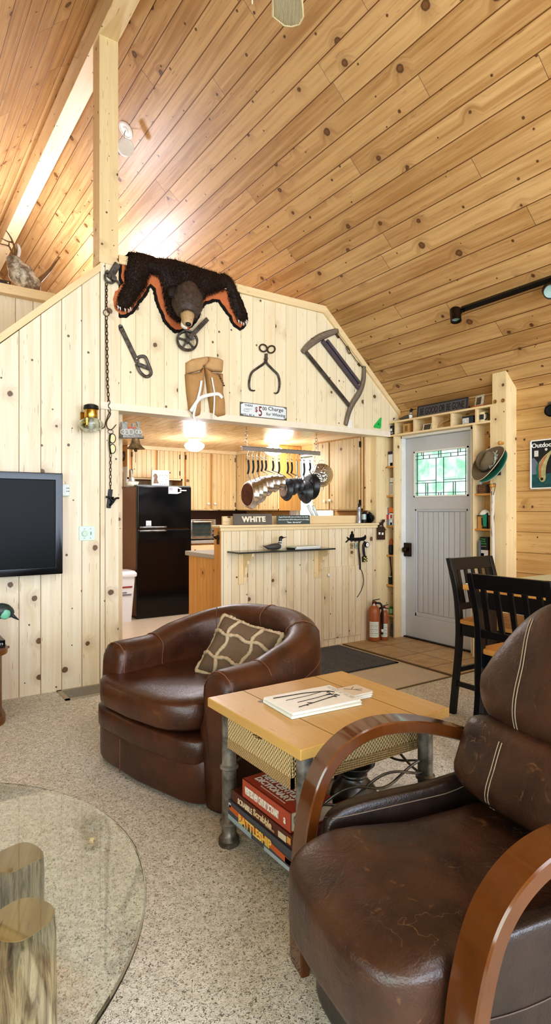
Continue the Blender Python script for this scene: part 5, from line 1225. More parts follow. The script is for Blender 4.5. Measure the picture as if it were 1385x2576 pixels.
# entry mat, floor vent
c = [onZ(995, 1667, 0), onZ(817, 1622, 0)]
t = thing('entry_mat', 'dark grey ribbed entry mat on the pale vinyl floor', 'mat', (3.2, 3.95, 0))
m = MB(); m.box(2.75, 3.575, .0005, 3.65, 4.33, .009); g = G('ribbed_mat'); u, v, _ = g.sep(g.coord('Object')); rb = g.ma('SINE', g.mul(g.add(g.ma('ABSOLUTE', g.sub(g.fract(g.mul(u, 7.)), .5)), g.mul(v, 4.)), 60.)); n = g.noise(g.coord('Object'), 60, 2)
m.obj('mat_pile', g.out(g.mix(g.mul(g.ss(rb, -.2, .6), g.add(.4, n)), col('#46474c'), col('#808286')), .9, g.bump(rb, .6, .004)), t)
m = MB()
for r in ((2.73, 3.555, 2.755, 4.335), (3.645, 3.555, 3.67, 4.335), (2.73, 3.555, 3.67, 3.58), (2.73, 4.325, 3.67, 4.335)): m.box(r[0], r[1], .0005, r[2], r[3], .006)
m.obj('rubber_border', solid('#2c2d30', .6), t)
v0, v1, v2 = onZ(148, 1746, .004), onZ(252, 1722, .004), onZ(160, 1763, .004)
t = thing('floor_vent', 'long grey metal floor vent set in the carpet', 'vent', ((v0.x+v1.x)/2, v0.y - .05, .004))
m = MB(); x0, x1, y0, y1 = v0.x, v1.x + .05, v2.y - .01, 4.345
for r in ((x0, y0, x0+.03, y1), (x1-.02, y0, x1, y1), (x0, y0, x1, y0+.02), (x0, y1-.02, x1, y1)): m.box(r[0], r[1], .0045, r[2], r[3], .012)
m.obj('vent_frame', solid('#b3a894', .5), t)
m = MB(); m.box(x0+.02, y0+.01, .0045, x1-.01, y1-.01, .006); m.obj('vent_backing', solid('#6a655c', .6), t)
m = MB()
for i in range(16): yy = y0 + .024 + (y1-y0-.05)*i/15; m.box(x0+.03, yy-.0025, .006, x1-.02, yy+.0025, .010)
for i in range(1, 7): xx = x0+.03 + (x1-x0-.05)*i/7; m.box(xx-.002, y0+.02, .006, xx+.002, y1-.02, .0108)
m.obj('louvre', solid('#9b9486', .5), t)
# ---------------------------------------------------------------- kitchen
def cab_door(m_parent, f, x0, z0, x1, z1, knob=None, hinge=None):
    """beadboard door in frame f (right, up, out) with hinges and knob as sub-parts"""
    m = MB(); m.box(x0, z0, 0, x1, z1, .018, f); d = m.obj('door', M_['cab'], m_parent, grain=(0, 0, 1), bevel=.002)
    if knob:
        m = MB(); m.lathe([(.005, 0), (.006, .01), (.015, .014), (.017, .022), (.012, .029), (.002, .031)], f @ Matrix.Translation((knob[0], knob[1], .018)), 14); m.obj('knob', M_['white'], d, smooth=True)
    if hinge is not None:
        for z in (z0 + .07, z1 - .07):
            m = MB(); m.box(hinge - .006, z - .03, .001, hinge + .006, z + .03, .021, f); m.obj('hinge', M_['bronze'], d)
def upper(name, label, x0, x1, z0, z1, fr, depth, doors, mat=None):
    o = fr @ Vector(((x0+x1)/2, z0, -depth/2)); t = thing(name, label, 'cabinet', o, 'upper kitchen cabinets')
    m = MB(); m.box(x0, z0, -depth, x1, z1, 0, fr); m.obj('cabinet_box', M_['oak'], t, grain=(0, 0, 1))
    m = MB()
    for a, b in [(x0, x0+.02), (x1-.02, x1)]: m.box(a, z0, 0, b, z1, .004, fr)
    m.box(x0, z0, 0, x1, z0+.02, .004, fr); m.box(x0, z1-.035, 0, x1, z1, .004, fr); m.obj('face_frame', M_['trim'], t)
    for d in doors: cab_door(t, fr @ Matrix.Translation((0, 0, .004)), *d)
    return t
UY = 7.09; fb = frame((0, UY, 0), (0, -1, 0))
xb = lambda px, y=1200: onY(px, y, UY).x
ztop = KZ - .004; zlow = 1.297
x0, x1, x2 = xb(320), xb(458), xb(594)
upper('upper_cabinet', 'short two door beadboard cabinet above the refrigerator', x0, x1, onY(400, 1207, UY).z, ztop, fb, .32,
      [(xb(331), onY(400, 1203, UY).z + .0, xb(388), ztop - .045, None, xb(331)), (xb(394), onY(400, 1203, UY).z, xb(450), ztop - .045, None, xb(450))])
upper('upper_cabinet', 'tall two door beadboard cabinet right of the refrigerator', x1 + .003, x2, zlow, ztop, fb, .32,
      [(xb(466), zlow + .01, xb(527), ztop - .045, (xb(521), zlow + .09), xb(466)), (xb(532), zlow + .01, xb(589), ztop - .045, (xb(537), zlow + .09), xb(589))])
UX = 4.15; fx = frame((UX, 0, 0), (-1, 0, 0)); yx = lambda px: -onX(px, 1200, UX).y
upper('upper_cabinet', 'shaded beadboard corner cabinet left of the kitchen window', yx(596), yx(701), zlow, ztop, fx, .34,
      [(yx(599), zlow + .01, yx(651), ztop - .045), (yx(655), zlow + .01, yx(698), ztop - .045)])
upper('upper_cabinet', 'beadboard cabinet with white knobs right of the kitchen window', yx(787), yx(912), zlow, ztop, fx, .34,
      [(yx(789), zlow + .01, yx(829), ztop - .06, (yx(822), zlow + .10)), (yx(833), zlow + .01, yx(907), ztop - .06, (yx(836), zlow + .11), yx(907.5))])
m = MB(); m.box(UX, 4.475, zlow, XR, 4.50, ztop); struct(m, 'trim_18', M_['trim'], grain=(0, 0, 1))
# crown strip at the ceiling
m = MB(); m.box(x0, UY - .012, KZ - .045, UX, UY - .004, KZ); m.box(UX - .012, UY, KZ - .045, UX - .004, -yx(701), KZ); m.box(UX - .012, -yx(787), KZ - .045, UX - .004, 4.5, KZ); struct(m, 'trim_19', M_['trim'])
# base cabinets and worktops
def base(name, label, x0, y0, x1, y1, front):
    t = thing(name, label, 'cabinet', ((x0+x1)/2, (y0+y1)/2, 0)); m = MB(); m.box(x0, y0, .09, x1, y1, .868); m.obj('cabinet_box', M_['oak'], t, grain=(0, 0, 1))
    m = MB(); m.box(x0+.04, y0+.04, 0, x1-.03, y1-.03, .09); m.obj('toe_kick', M_['bronze'], t); return t
PNX0, PNY1 = 2.45, 5.13
t = base('base_cabinet', 'pine base cabinet behind the half wall under the grey worktop', PNX0 + .02, WY + HWT + .05, 4.2, PNY1 - .03, 1)
m = MB(); m.box(PNX0 + .006, WY + HWT + .05, .0, PNX0 + .02, PNY1 - .035, .868); m.obj('end_panel', M_['oak'], t, grain=(0, 0, 1))
t = base('base_cabinet', 'pine base cabinet under the toaster oven', 3.28, 6.83, 3.86, KY - .015, 1)
fbb = frame((0, 6.828, 0), (0, -1, 0)); m = MB(); m.box(3.30, .72, 0, 3.70, .85, .018, fbb); d = m.obj('drawer', M_['trim'], t, bevel=.004); 
m = MB(); m.lathe([(.006, 0), (.014, .02), (.002, .028)], fbb @ Matrix.Translation((3.36, .785, .018)), 12); m.obj('knob', M_['bronze'], d, smooth=True)
m = MB(); m.box(3.30, .12, 0, 3.70, .70, .018, fbb); m.obj('door', M_['cab'], t, grain=(0, 0, 1), bevel=.003)
base('base_cabinet', 'pine sink base cabinet below the kitchen window', 3.88, 5.2, XR - .015, KY - .015, 0)
lam = solid('#a8a298', .3, var=.05, scale=160)
def wtop(label, pts):
    m = MB(); m.poly(pts, frame((0, 0, .87), (0, 0, 1), (0, 1, 0)), .042); t = m.obj('worktop', lam, label=label, cat='worktop', bevel=.006, ang=30)
wtop('grey laminate worktop behind the beadboard half wall', [(PNX0 - .02, WY + HWT + .047), (4.2, WY + HWT + .047), (4.2, PNY1), (PNX0 - .02, PNY1)])
wtop('grey laminate worktop along the kitchen back and window walls', [(3.27, 6.80), (3.85, 6.80), (3.85, 5.16), (XR - .003, 5.16), (XR - .003, KY - .013), (3.27, KY - .013)])
# splash panel, its dark brown paints in the shadow under the cupboards
m = MB(); m.box(3.28, KY - .012, .912, XR, KY - .001, zlow); struct(m, 'trim_20', solid('#5b3a24', .45))
# window dressing
wy0, wy1, wz0, wz1 = 5.45, 6.24, 1.0, 1.98
wd = MB(); 
for r in ((wy0-.05, wz0-.05, wy0, wz1+.05), (wy1, wz0-.05, wy1+.05, wz1+.05), (wy0, wz1, wy1, wz1+.05), (wy0, wz0-.05, wy1, wz0)): wd.box(XR - .018, r[0], r[1], XR - .002, r[2], r[3])
wd = struct(wd, 'window_1', M_['white'])
m = MB(); m.box(XR+.05, wy0, wz0, XR+.056, wy1, wz1); m.obj('pane', M_['glass'], wd)
m = MB(); m.box(XR+.03, wy0, (wz0+wz1)/2-.02, XR+.07, wy1, (wz0+wz1)/2+.02); m.obj('sash_rail', M_['white'], wd)
t = thing('curtain', 'white curtain gathered at the left of the kitchen window', 'curtain', (XR - .04, wy1 - .02, 1.0))
m = MB(); m.grid(lambda a, b: Vector((XR - .035 + .012*math.sin(a*PI*7), wy1 + .02 - .20*a*(1-.25*b*(1-b)), 1.02 + b*.98)), 40, 10); o = m.obj('curtain_cloth', solid('#ece9e2', .9), t, smooth=True)
m = MB(); m.tube([(XR - .035, wy0 - .04, 2.01), (XR - .035, wy1 + .06, 2.01)], .008, 8); m.obj('curtain_rod', M_['pewter'], t)
# refrigerator
FX0, FX1, FY, FZ = 2.555, 3.25, 6.68, 1.585
fr = thing('refrigerator', 'black top freezer refrigerator with sides coloured like reflected wood in the kitchen', 'refrigerator', ((FX0+FX1)/2, 7.04, 0))
side = solid('#7a4c26', .28, var=.1, scale=4)  # brown stands in for wood reflected in the shell's side
m = MB(); m.box(FX0, FY + .065, .03, FX1, 7.38, FZ); m.obj('cabinet_shell', side, fr, bevel=.006)
sz = 1.075
for nm, z0, z1, lb in (('freezer_door', sz + .008, FZ + .004, 'black glossy freezer door'), ('fridge_door', .085, sz - .008, 'black glossy lower door')):
    m = MB(); m.box(FX0 - .004, FY, z0, FX1 + .004, FY + .062, z1); d = m.obj(nm, M_['blackgloss'], fr, bevel=.012, seg=3)
    zz = z0 + .012 if nm[0] == 'f' and 'freezer' in nm else z1 - .014
    m = MB(); m.tube(spline([(FX0 + .02, FY - .004, zz), (FX0 + .12, FY - .028, zz), (FX0 + .30, FY - .028, zz), (FX0 + .36, FY - .004, zz)], 8), .010, 8, flat=1.3); m.obj('handle', M_['pewter'], d, smooth=True)
m = MB(); m.box(FX0 + .01, FY + .05, .0, FX1 - .01, 7.36, .085); m.obj('toe_grille', M_['rubber'], fr)
m = MB(); m.box(FX0 - .002, FY + .02, FZ + .004, FX1 + .002, FY + .12, FZ + .018); m.obj('top_trim', solid('#777b7a', .3, metal=.5), fr)
ff = frame((0, FY - .001, 0), (0, -1, 0))
def onF(px, py): p = onY(px, py, FY); return p.x, p.z
t = thing('fridge_note', 'small square white note stuck low on the freezer door', 'note', onY(373, 1316, FY))
a = onF(367, 1323); b = onF(380, 1310); m = MB(); m.box(a[0], a[1], 0, b[0], b[1], .001, ff); m.obj('paper', M_['paper'], t); m = MB(); m.tube([ff @ Vector((a[0]+.012, b[1]-.02, .0015)), ff @ Vector(((a[0]+b[0])/2, a[1]+.022, .0015)), ff @ Vector((b[0]-.012, b[1]-.016, .0015))], .002, 4); m.box(a[0]+.012, a[1]+.006, .001, b[0]-.012, a[1]+.011, .0015, ff); m.obj('printed_mark', solid('#3a3a3a', .5), t)
t = thing('flag_magnet_clip', 'striped flag clip magnet at the top of the freezer door', 'magnet', onY(440, 1233, FY))
a = onF(423, 1242); b = onF(446, 1225); m = MB(); m.box(a[0], a[1], 0, b[0], b[1], .006, ff); m.obj('flag_plate', M_['paper'], t)
m = MB()
for k in range(6): z = a[1] + (b[1]-a[1])*(.08 + .155*k); m.box(a[0], z, .006, b[0], z + .006, .007, ff)
m.box(a[0]+.004, (a[1]+b[1])/2, .006, (a[0]*.55+b[0]*.45), b[1]-.006, .0075, ff); m.obj('printed_stripes', solid('#8a8a94', .5), t)
m = MB(); cc = (a[1]+b[1])/2
for za, zb in ((b[1]-.005, b[1]+.012), (a[1]+.006, a[1]+.02)): m.bar(ff @ Vector((b[0]-.01, za, .008)), ff @ Vector((b[0]+.045, (za+cc)/2, .008)), .012, .014)
m.bar(ff @ Vector((b[0]+.03, cc, .008)), ff @ Vector((b[0]+.115, cc, .008)), .012, .012); m.obj('clip_jaw', M_['white'], t)
# on top of the refrigerator
FT = FZ + .0005
t = thing('motto_block', 'cream printed block sign lettered party on the refrigerator', 'sign', onY(402, 1218, 6.72))
yS = 6.735; a = onY(382, 1219, yS); b = onY(425, 1184, yS); f = frame((a.x, yS, FZ + .019), (0, -1, 0)); W = b.x - a.x; H = b.z - FZ - .019
m = MB(); m.box(0, 0, -.03, W, H, 0, f); m.obj('block', solid('#efe6d2', .6), t, bevel=.002)
for tx, u, v, w_, h_ in (('party', .68, .66, .5, .14), ('smell', .62, .38, .42, .08), ('laguna', .65, .25, .5, .1), ('* party down *', .55, .9, .8, .09), ('- - - -', .68, .07, .44, .05)):
    m = MB(); text_mb(m, tx, f @ Matrix.Translation((u*W, v*H, .0005)), .03, width=w_*W, height=h_*H); m.obj('lettering', solid('#4a4038', .5), t)
m = MB(); m.poly([(.08*W,.1*H),(.12*W,.5*H),(.06*W,.6*H),(.15*W,.78*H),(.28*W,.74*H),(.34*W,.55*H),(.3*W,.4*H),(.4*W,.12*H)], f, .001); m.obj('figure_print', solid('#6a5236', .6, var=.8, scale=50), t)
p = onY(333, 1222, 6.80); t = thing('cream_dish', 'cream patterned oval dish on the refrigerator beneath the bell', 'dish', (p.x, 6.82, FZ))
m = MB(); R = []
for r, h in ((.05, 0), (.075, .012), (.088, .06), (.084, .06), (.07, .014), (.01, .01)): R.append([Vector((p.x + .01 + r*math.cos(2*PI*k/24), 6.85 + .7*r*math.sin(2*PI*k/24), FZ + h)) for k in range(24)])
m.rings(R); m.obj('dish_body', solid('#ded6c4', .4, var=.4, scale=50), t, smooth=True)
m = MB(); m.ell((p.x + .02, 6.85, FZ + .085), .018, .016, .03, 12, 8); m.obj('egg', M_['white'], t, smooth=True)
p = onY(303, 1214, 7.15); t = thing('pitcher', 'pale grey plastic pitcher on the refrigerator by the pine post', 'pitcher', (p.x, 7.15, FZ))
px0 = FX0 + .012; m = MB(); m.box(px0, 7.10, FZ, px0 + .12, 7.22, FZ + .27); m.obj('pitcher_body', solid('#cfcfcb', .4), t, bevel=.02, seg=3)
m = MB(); m.tube(spline([(px0+.05, 7.09, FZ + .06), (px0+.05, 7.06, FZ + .09), (px0+.05, 7.06, FZ + .19), (px0+.05, 7.09, FZ + .22)], 6), .012, 8); m.obj('handle', solid('#b8b8b4', .4), t, smooth=True)
# bits on the cabinet side
t = thing('horseshoe', 'grey iron horseshoe hung on the cabinet side by the post', 'horseshoe', (x0 - .01, 7.24, 2.0))
c = Vector((x0 - .012, 7.23, 1.985)); m = MB(); m.tube([c + Vector((0, .055*math.sin(a), -.06*math.cos(a))) for a in [math.radians(-150 + 300*i/20) for i in range(21)]], .014, 8, flat=.6); m.obj('iron_shoe', M_['iron'], t, smooth=True)
t = thing('white_hook', 'small white hook on the cabinet side below the horseshoe', 'hook', (x0 - .01, 7.24, 1.8))
c = Vector((x0 - .004, 7.22, 1.80)); m = MB(); m.tube(spline([c + Vector((0,0,.05)), c + Vector((-.006,0,0)), c + Vector((-.018,0,-.018)), c + Vector((-.03,0,0))], 6), .006, 8); m.obj('hook_wire', M_['white'], t, smooth=True)
# rubbish bin
p = onZ(305, 1562, 0); t = thing('trash_can', 'white plastic trash can standing beside the refrigerator', 'trash can', (2.36, 6.74, 0))
def rbox(cx, cy, hx, hy, z, n=6, r=.04):
    o = []
    for sx, sy, a0 in ((1,1,0),(-1,1,90),(-1,-1,180),(1,-1,270)):
        for i in range(n): a = math.radians(a0 + 90*i/(n-1)); o.append(Vector((cx + sx*(hx-r) + r*math.cos(a), cy + sy*(hy-r) + r*math.sin(a), z)))
    return o
bcx, bcy = 2.375, 6.75
wp = solid('#e2e3e4', .35, var=.02)
m = MB(); m.rings([rbox(bcx, bcy, .095 + .035*k, .12 + .035*k, z) for k, z in ((0, .0), (.02, .01), (.9, .50), (1, .56))]); m.obj('bin_body', wp, t, ang=40)
m = MB(); m.rings([rbox(bcx, bcy, .140, .165, .525), rbox(bcx, bcy, .145, .17, .54), rbox(bcx, bcy, .145, .17, .565), rbox(bcx, bcy, .125, .15, .59)]); m.obj('lid', wp, t, ang=40)
m = MB(); m.box(bcx - .12, bcy - .1465, .36, bcx + .10, bcy - .1455, .43); m.obj('sticker', solid('#b9b4b4', .5, var=.7, scale=60), t) if False else None
m = MB(); ys = bcy - .1505; m.box(bcx - .05, ys, .40, bcx + .085, ys + .01, .418); m.obj('red_print', solid('#9a3a30', .5, var=.3), t)
m = MB(); m.box(bcx - .05, ys + .003, .34, bcx + .02, ys + .012, .352); m.box(bcx - .05, ys + .004, .31, bcx + .075, ys + .014, .328); m.obj('grey_print', solid('#77777c', .5), t)
# toaster oven
TZ0 = .912; tox0, tox1, toy = 3.335, 3.70, 6.86
t = thing('toaster_oven', 'stainless toaster oven on the worktop right of the refrigerator', 'toaster oven', ((tox0+tox1)/2, 7.02, TZ0))
m = MB(); m.box(tox0, toy, TZ0 + .015, tox1, 7.18, TZ0 + .27); m.obj('oven_casing', M_['steel'], t, bevel=.008)
f = frame((tox0, toy, TZ0), (0, -1, 0)); W = tox1 - tox0
m = MB(); m.box(.012, .05, -.01, W - .075, .235, .006, f); dd = m.obj('glass_door', solid('#3e4a48', .08, spec=.7, var=.3, scale=20), t)
m = MB(); m.poly([(.012, .03), (W-.075, .03), (W-.075, .25), (.012, .25)], f, .012, holes=[[(.02, .055), (.02, .225), (W-.083, .225), (W-.083, .055)]]); m.obj('door_frame', M_['steel'], dd); m = MB(); m.box(.03, .232, .008, .04, .244, .036, f); m.box(W-.10, .232, .008, W-.09, .244, .036, f); m.tube([f @ Vector((.02, .238, .035)), f @ Vector((W-.085, .238, .035))], .008, 8); m.obj('door_handle', M_['steel'], dd)
m = MB(); 
for z in (.10, .15): m.tube([f @ Vector((.02, z, .008)), f @ Vector((W-.085, z, .008))], .003, 6)
m.obj('oven_rack', M_['steel'], dd)
for z in (.07, .125, .18):
    m = MB(); m.lathe([(.018, 0), (.018, .012), (.014, .018), (.001, .018)], f @ Matrix.Translation((W - .035, z, .001)), 14); m.obj('knob', M_['pewter'], t, ang=40)
for x in (.03, W-.03):
    m = MB(); m.box(x-.012, 0, -.03, x+.012, .016, -.005, f); m.obj('foot', M_['rubber'], t)
# bottle opener on the half wall end
p = onX(548, 1356, HWX0 - .011); t = thing('bottle_opener', 'bronze bottle opener screwed to the half wall end', 'bottle opener', p)
f = frame(p, (-1, 0, 0)); m = MB(); m.box(-.018, -.045, -.003, .018, .035, .006, f); m.obj('opener_plate', M_['bronze'], t, bevel=.003); m = MB(); m.tube(spline([f @ Vector(q_) for q_ in ((-.025, .0, .004), (-.02, .02, .03), (.02, .02, .03), (.025, 0, .004))], 6), .006, 8); m.obj('opener_jaw', M_['bronze'], t, smooth=True)
# ceiling globes
for i, (x, y, lb) in enumerate(((2.985, 6.05, 'glowing white globe ceiling light nearer the refrigerator'), (4.02, 5.98, 'glowing white globe ceiling light behind the hanging pans'))):
    t = thing('ceiling_light', lb, 'ceiling light', (x, y, KZ - .15)); f = frame((x, y, KZ - .001), (0, 0, -1), (1, 0, 0))
    m = MB(); m.lathe([(.07, 0), (.075, .01), (.06, .03), (.055, .04), (.001, .04)], f, 28); m.obj('ceiling_rose', M_['white'], t, ang=40)
    m = MB(); m.lathe([(.055, .04), (.075, .045), (.105, .06), (.115, .08), (.105, .105), (.075, .13), (.04, .143), (.001, .147)], f, 32); m.obj('glass_globe', M_['globe'], t, smooth=True)
# ---------------------------------------------------------------- pot rack
PY = 4.92; bx0, bx1 = onY(608, 1130, PY).x, onY(805, 1142, PY).x; bz = onY(700, 1134, PY).z
pr = thing('pot_rack', 'steel bar pot rack hung on chains behind the header', 'pot rack', ((bx0+bx1)/2, PY, bz))
m = MB(); m.box(bx0, PY - .004, bz - .02, bx1, PY + .004, bz + .022); m.box(bx0, PY - .004, bz + .016, bx1, PY + .03, bz + .022); m.obj('rack_bar', solid('#b9b9bd', .3, metal=.8), pr, bevel=.0015)
def chain(m, a, b, L=.03, r=.0025, w=.009):
    a, b = Vector(a), Vector(b); d = (b-a); n = max(1, round(d.length/(L*.78))); d.normalize(); s1 = d.orthogonal().normalized(); s2 = d.cross(s1)
    for i in range(n):
        c = a.lerp(b, (i+.5)/n); s = s1 if i % 2 else s2
        m.tube([c + d*(L/2)*math.sin(2*PI*k/10) + s*(w)*math.cos(2*PI*k/10) for k in range(10)], r, 5, loop=True)
    return m
for px in (619, 795):
    x = onY(px, 1110, PY).x; m = MB(); chain(m, (x, PY, bz + .06), (x, PY, KZ - .02), .042, .003, .011); m.tube(spline([(x, PY, bz + .012), (x + .012, PY, bz + .03), (x, PY, bz + .062)], 5), .004, 6); m.tube([(x, PY, KZ - .03), (x, PY, KZ)], .004, 6); m.obj('chain', M_['steel'], pr, smooth=True)
xs = [onY(px, 1150, PY).x for px in (624, 636, 648, 658, 668, 686, 701, 723, 733, 747, 756, 764, 779, 791)]
HB = bz - .095
for x in xs:
    m = MB(); m.tube(spline([(x - .008, PY - .005, bz + .012), (x, PY, bz + .028), (x + .008, PY, bz + .01), (x + .004, PY, bz - .03), (x - .010, PY, bz - .062), (x + .002, PY, bz - .088), (x + .014, PY, bz - .072)], 5), .0032, 6); m.obj('hook', M_['steel'], pr, smooth=True)
def pan(label, x, zc, r, rb, depth, mb_, mbase, grip, dx=0, kind='frying_pan', cat='frying pan', ghost=None):
    """pan hanging by its handle, its base towards -x"""
    c = Vector((dx, PY, zc)); t = thing(kind, label, cat, c - Vector((0, 0, r)), 'pans on the hanging rack'); f = frame(c, (-1, 0, 0))
    m = MB(); m.lathe([(r + .004, 0), (r, .004), ((r*.6+rb*.4), depth*.6), (rb*1.02, depth*.94), (rb*.96, depth), (rb*.94, depth*.93), (r*.94, .004), (r+.003, -.002)], f, 36, cap=False); m.lathe([(.001, depth-.006), (rb*.95, depth-.006)], f, 36, cap=False); m.obj('pan_body', mb_, t, smooth=True)
    m = MB(); m.lathe([(rb*.95, depth-.002), (rb*.9, depth+.003), (.001, depth+.003)], f, 36); m.obj('pan_base', mbase, t, ang=40)
    top = Vector((x, PY, HB)); at = c + Vector((0, 0, r*.98))
    m = MB()
    if top.z - at.z > .03:
        k = (top.z - at.z)
        m.tube(spline([at + Vector((-.004, 0, -.01)), at + Vector((-.02, 0, k*.12)), Vector((x - .006, PY, at.z + k*.3))], 5), .006, 8); m.obj('handle_shank', M_['steel'], t, smooth=True)
        m = MB(); m.tube(spline([Vector((x - .006, PY, at.z + k*.28)), Vector((x + .006, PY, at.z + k*.55)), Vector((x, PY, at.z + k*.92))], 5), .0085, 8, flat=1.3); h = m.obj('handle', grip, t, smooth=True)
        m = MB(); m.tube([top + Vector((.009*math.cos(2*PI*i/12), 0, .002 + .012*math.sin(2*PI*i/12))) for i in range(12)], .0028, 6, loop=True); m.obj('hanging_loop', M_['steel'], h, smooth=True)
    return t
Zp = lambda px, py: onY(px, py, PY).z
blk = M_['rubber']
pan('large steel frying pan with brown base, leftmost on the pot rack', xs[0], Zp(630, 1244), .142, .118, .05, M_['steel'], M_['copper'], blk, 3.045)
pan('second steel frying pan, just behind the brown based pan', xs[1], Zp(650, 1238), .130, .10, .05, M_['steel'], M_['steel'], blk, 3.096)
pan('third steel frying pan from the left end of the pot rack', xs[2], Zp(660, 1232), .125, .10, .05, M_['steel'], M_['steel'], blk, 3.15)
pan('deep steel saucepan hanging fourth on the pot rack', xs[3], Zp(672, 1222), .098, .09, .085, M_['steel'], M_['steel'], blk, 3.24, 'saucepan', 'saucepan')
pan('smaller steel saucepan hanging fifth on the pot rack', xs[4], Zp(686, 1216), .085, .078, .08, M_['steel'], M_['steel'], blk, 3.325, 'saucepan', 'saucepan')
pan('smallest bright steel saucepan beside the grey frying pan', xs[5], Zp(697, 1214), .075, .07, .08, M_['steel'], M_['steel'], blk, 3.40, 'saucepan', 'saucepan')
pan('grey frying pan with pale worn base in the rack middle', xs[6], Zp(714, 1232), .112, .075, .045, M_['darkpan'], solid('#a3948a', .35, metal=.5), blk, 3.47)
pan('dark saucepan with black handle next to pale based pan', xs[7], Zp(730, 1224), .085, .08, .08, M_['darkpan'], M_['darkpan'], blk, 3.555, 'saucepan', 'saucepan')
pan('second dark saucepan tucked behind the first dark one', xs[8], Zp(741, 1222), .078, .072, .07, M_['darkpan'], M_['darkpan'], blk, 3.63, 'saucepan', 'saucepan')
pan('grey wide wok shaped pan with narrow base', xs[11], Zp(766, 1238), .118, .055, .075, M_['darkpan'], M_['darkpan'], blk, 3.72)
pan('black deep frying pan beside the steel colander', xs[12], Zp(781, 1224), .135, .11, .06, solid('#1c1c1e', .35), solid('#222224', .4), blk, 3.795)
t = thing('colander', 'hammered steel colander bowl hanging rightmost on the rack', 'colander', (xs[13], PY, Zp(806, 1230)))
c = Vector((xs[13] + .085, PY, Zp(806, 1196))); f = frame(c, Vector((-.45, -.75, -.25)))
g = G('hammered_steel'); v = g.voro(g.coord('Object'), 55)[0]; mham = g.out(col('#c9c7c2'), .16, g.bump(v, .6, .01), metal=1.)
m = MB(); m.lathe([(.13, 0), (.125, .004), (.115, .03), (.095, .055), (.06, .075), (.055, .082), (.001, .082)], f, 36); m.obj('bowl', mham, t, ang=50)
for s_, n_ in ((1, 'handle'), (-1, 'handle')):
    m = MB(); m.tube(spline([f @ Vector(q_) for q_ in ((-.03, s_*.126, .004), (-.024, s_*.158, 0), (.024, s_*.158, 0), (.03, s_*.126, .004))], 6), .004, 8); m.obj(n_, M_['steel'], t, smooth=True)
for i, (xx, lb, L) in enumerate(((xs[9], 'slotted steel serving spoon hanging on the pot rack', .15), (xs[10], 'plain steel ladle hanging right of the slotted spoon', .17))):
    t = thing('serving_spoon', lb, 'spoon', (xx, PY, HB - L)); m = MB(); m.bar((xx, PY, HB), (xx, PY, HB - L), .016 - .006*i, .004, (0, 1, 0)); m.obj('spoon_handle', M_['steel'], t)
    m = MB(); m.ell((xx, PY, HB - L - .03), .008, .026, .04, 14, 8); m.obj('spoon_bowl', M_['steel'], t, smooth=True)
# ---------------------------------------------------------------- on the half wall
CTZ = HWZ + .02
def wallboard(name, label, cat, pxa, pya, pxb, pyb, Y, z0, thick, mat, lean=.1):
    a = onY(pxa, pya, Y); b = onY(pxb, pyb, Y); t = thing(name, label, cat, ((a.x+b.x)/2, Y, z0)); W = b.x - a.x
    H = max(a.z, b.z) - z0; f = frame((a.x, Y, z0), (0, -1, lean)); m = MB(); m.box(0, 0, -thick, W, H, 0, f); m.obj('board', mat, t, bevel=.004); return t, f, W, H
t, f, W, H = wallboard('name_sign', 'dark brown board reading WHITE in cream branch letters', 'sign', 588.5, 1296, 685, 1292, WY + .03, CTZ, .018, solid('#6e665c', .7, var=.15))
m = MB(); text_mb(m, 'WHITE', f @ Matrix.Translation((.5*W, .5*H, .003)), .08, width=.62*W, height=.52*H, depth=.004, bold=.004, spacing=1.1); m.obj('branch_lettering', solid('#efe6cc', .6, var=.12, scale=60), t)
t, f, W, H = wallboard('quote_sign', 'small slate board with three lines of white lettering', 'sign', 698, 1296, 780, 1296.5, WY + .03, CTZ, .014, solid('#4d5856', .6))
for k, s_ in enumerate(('A good friend will come and bail you out of jail...', 'but a true friend will be sitting next to you saying,', '"Damn... that was fun!"')):
    m = MB(); text_mb(m, s_, f @ Matrix.Translation((.5*W, H*(.78 - .28*k), .0008)), .03, width=W*(.92, .93, .44)[k], height=.2*H, bold=.0003, curve=2); m.obj('lettering', solid('#eef0ea', .5), t)
LY = WY + .09
def P_(px, py=1290, Y=LY): return onY(px, py, Y)
x = P_(902.5).x; t = thing('flashlight', 'silver flashlight standing on the half wall by the lantern', 'flashlight', (x, LY, CTZ)); f = frame((x, LY, CTZ), (0, 0, 1), (1, 0, 0))
m = MB(); m.lathe([(.024, 0), (.024, .03), (.019, .04), (.019, .13), (.022, .14), (.022, .158), (.001, .158)], f, 20); m.obj('torch_body', solid('#a8aab0', .3, metal=.6), t, ang=40); m = MB(); m.lathe([(.010, .158), (.010, .195), (.001, .197)], f, 12); m.obj('end_cap', M_['rubber'], t)
x = P_(915).x; t = thing('lantern', 'small grey green camping lantern on the half wall', 'lantern', (x, LY, CTZ)); f = frame((x, LY, CTZ), (0, 0, 1), (1, 0, 0))
m = MB(); m.lathe([(.028, 0), (.03, .01), (.03, .035), (.001, .035)], f, 20); m.obj('lantern_base', M_['rubber'], t, ang=40); m = MB(); m.lathe([(.028, .09), (.03, .1), (.02, .112), (.001, .112)], f, 20); m.obj('lantern_top', M_['rubber'], t, ang=40); m = MB(); m.lathe([(.024, .034), (.024, .092)], f, 20, cap=False); m.obj('lantern_globe', solid('#aebfb8', .15), t, smooth=True)
x = P_(933).x; t = thing('black_spotlight', 'black handheld spotlight lying at the half wall right end', 'spotlight', (x, LY, CTZ))
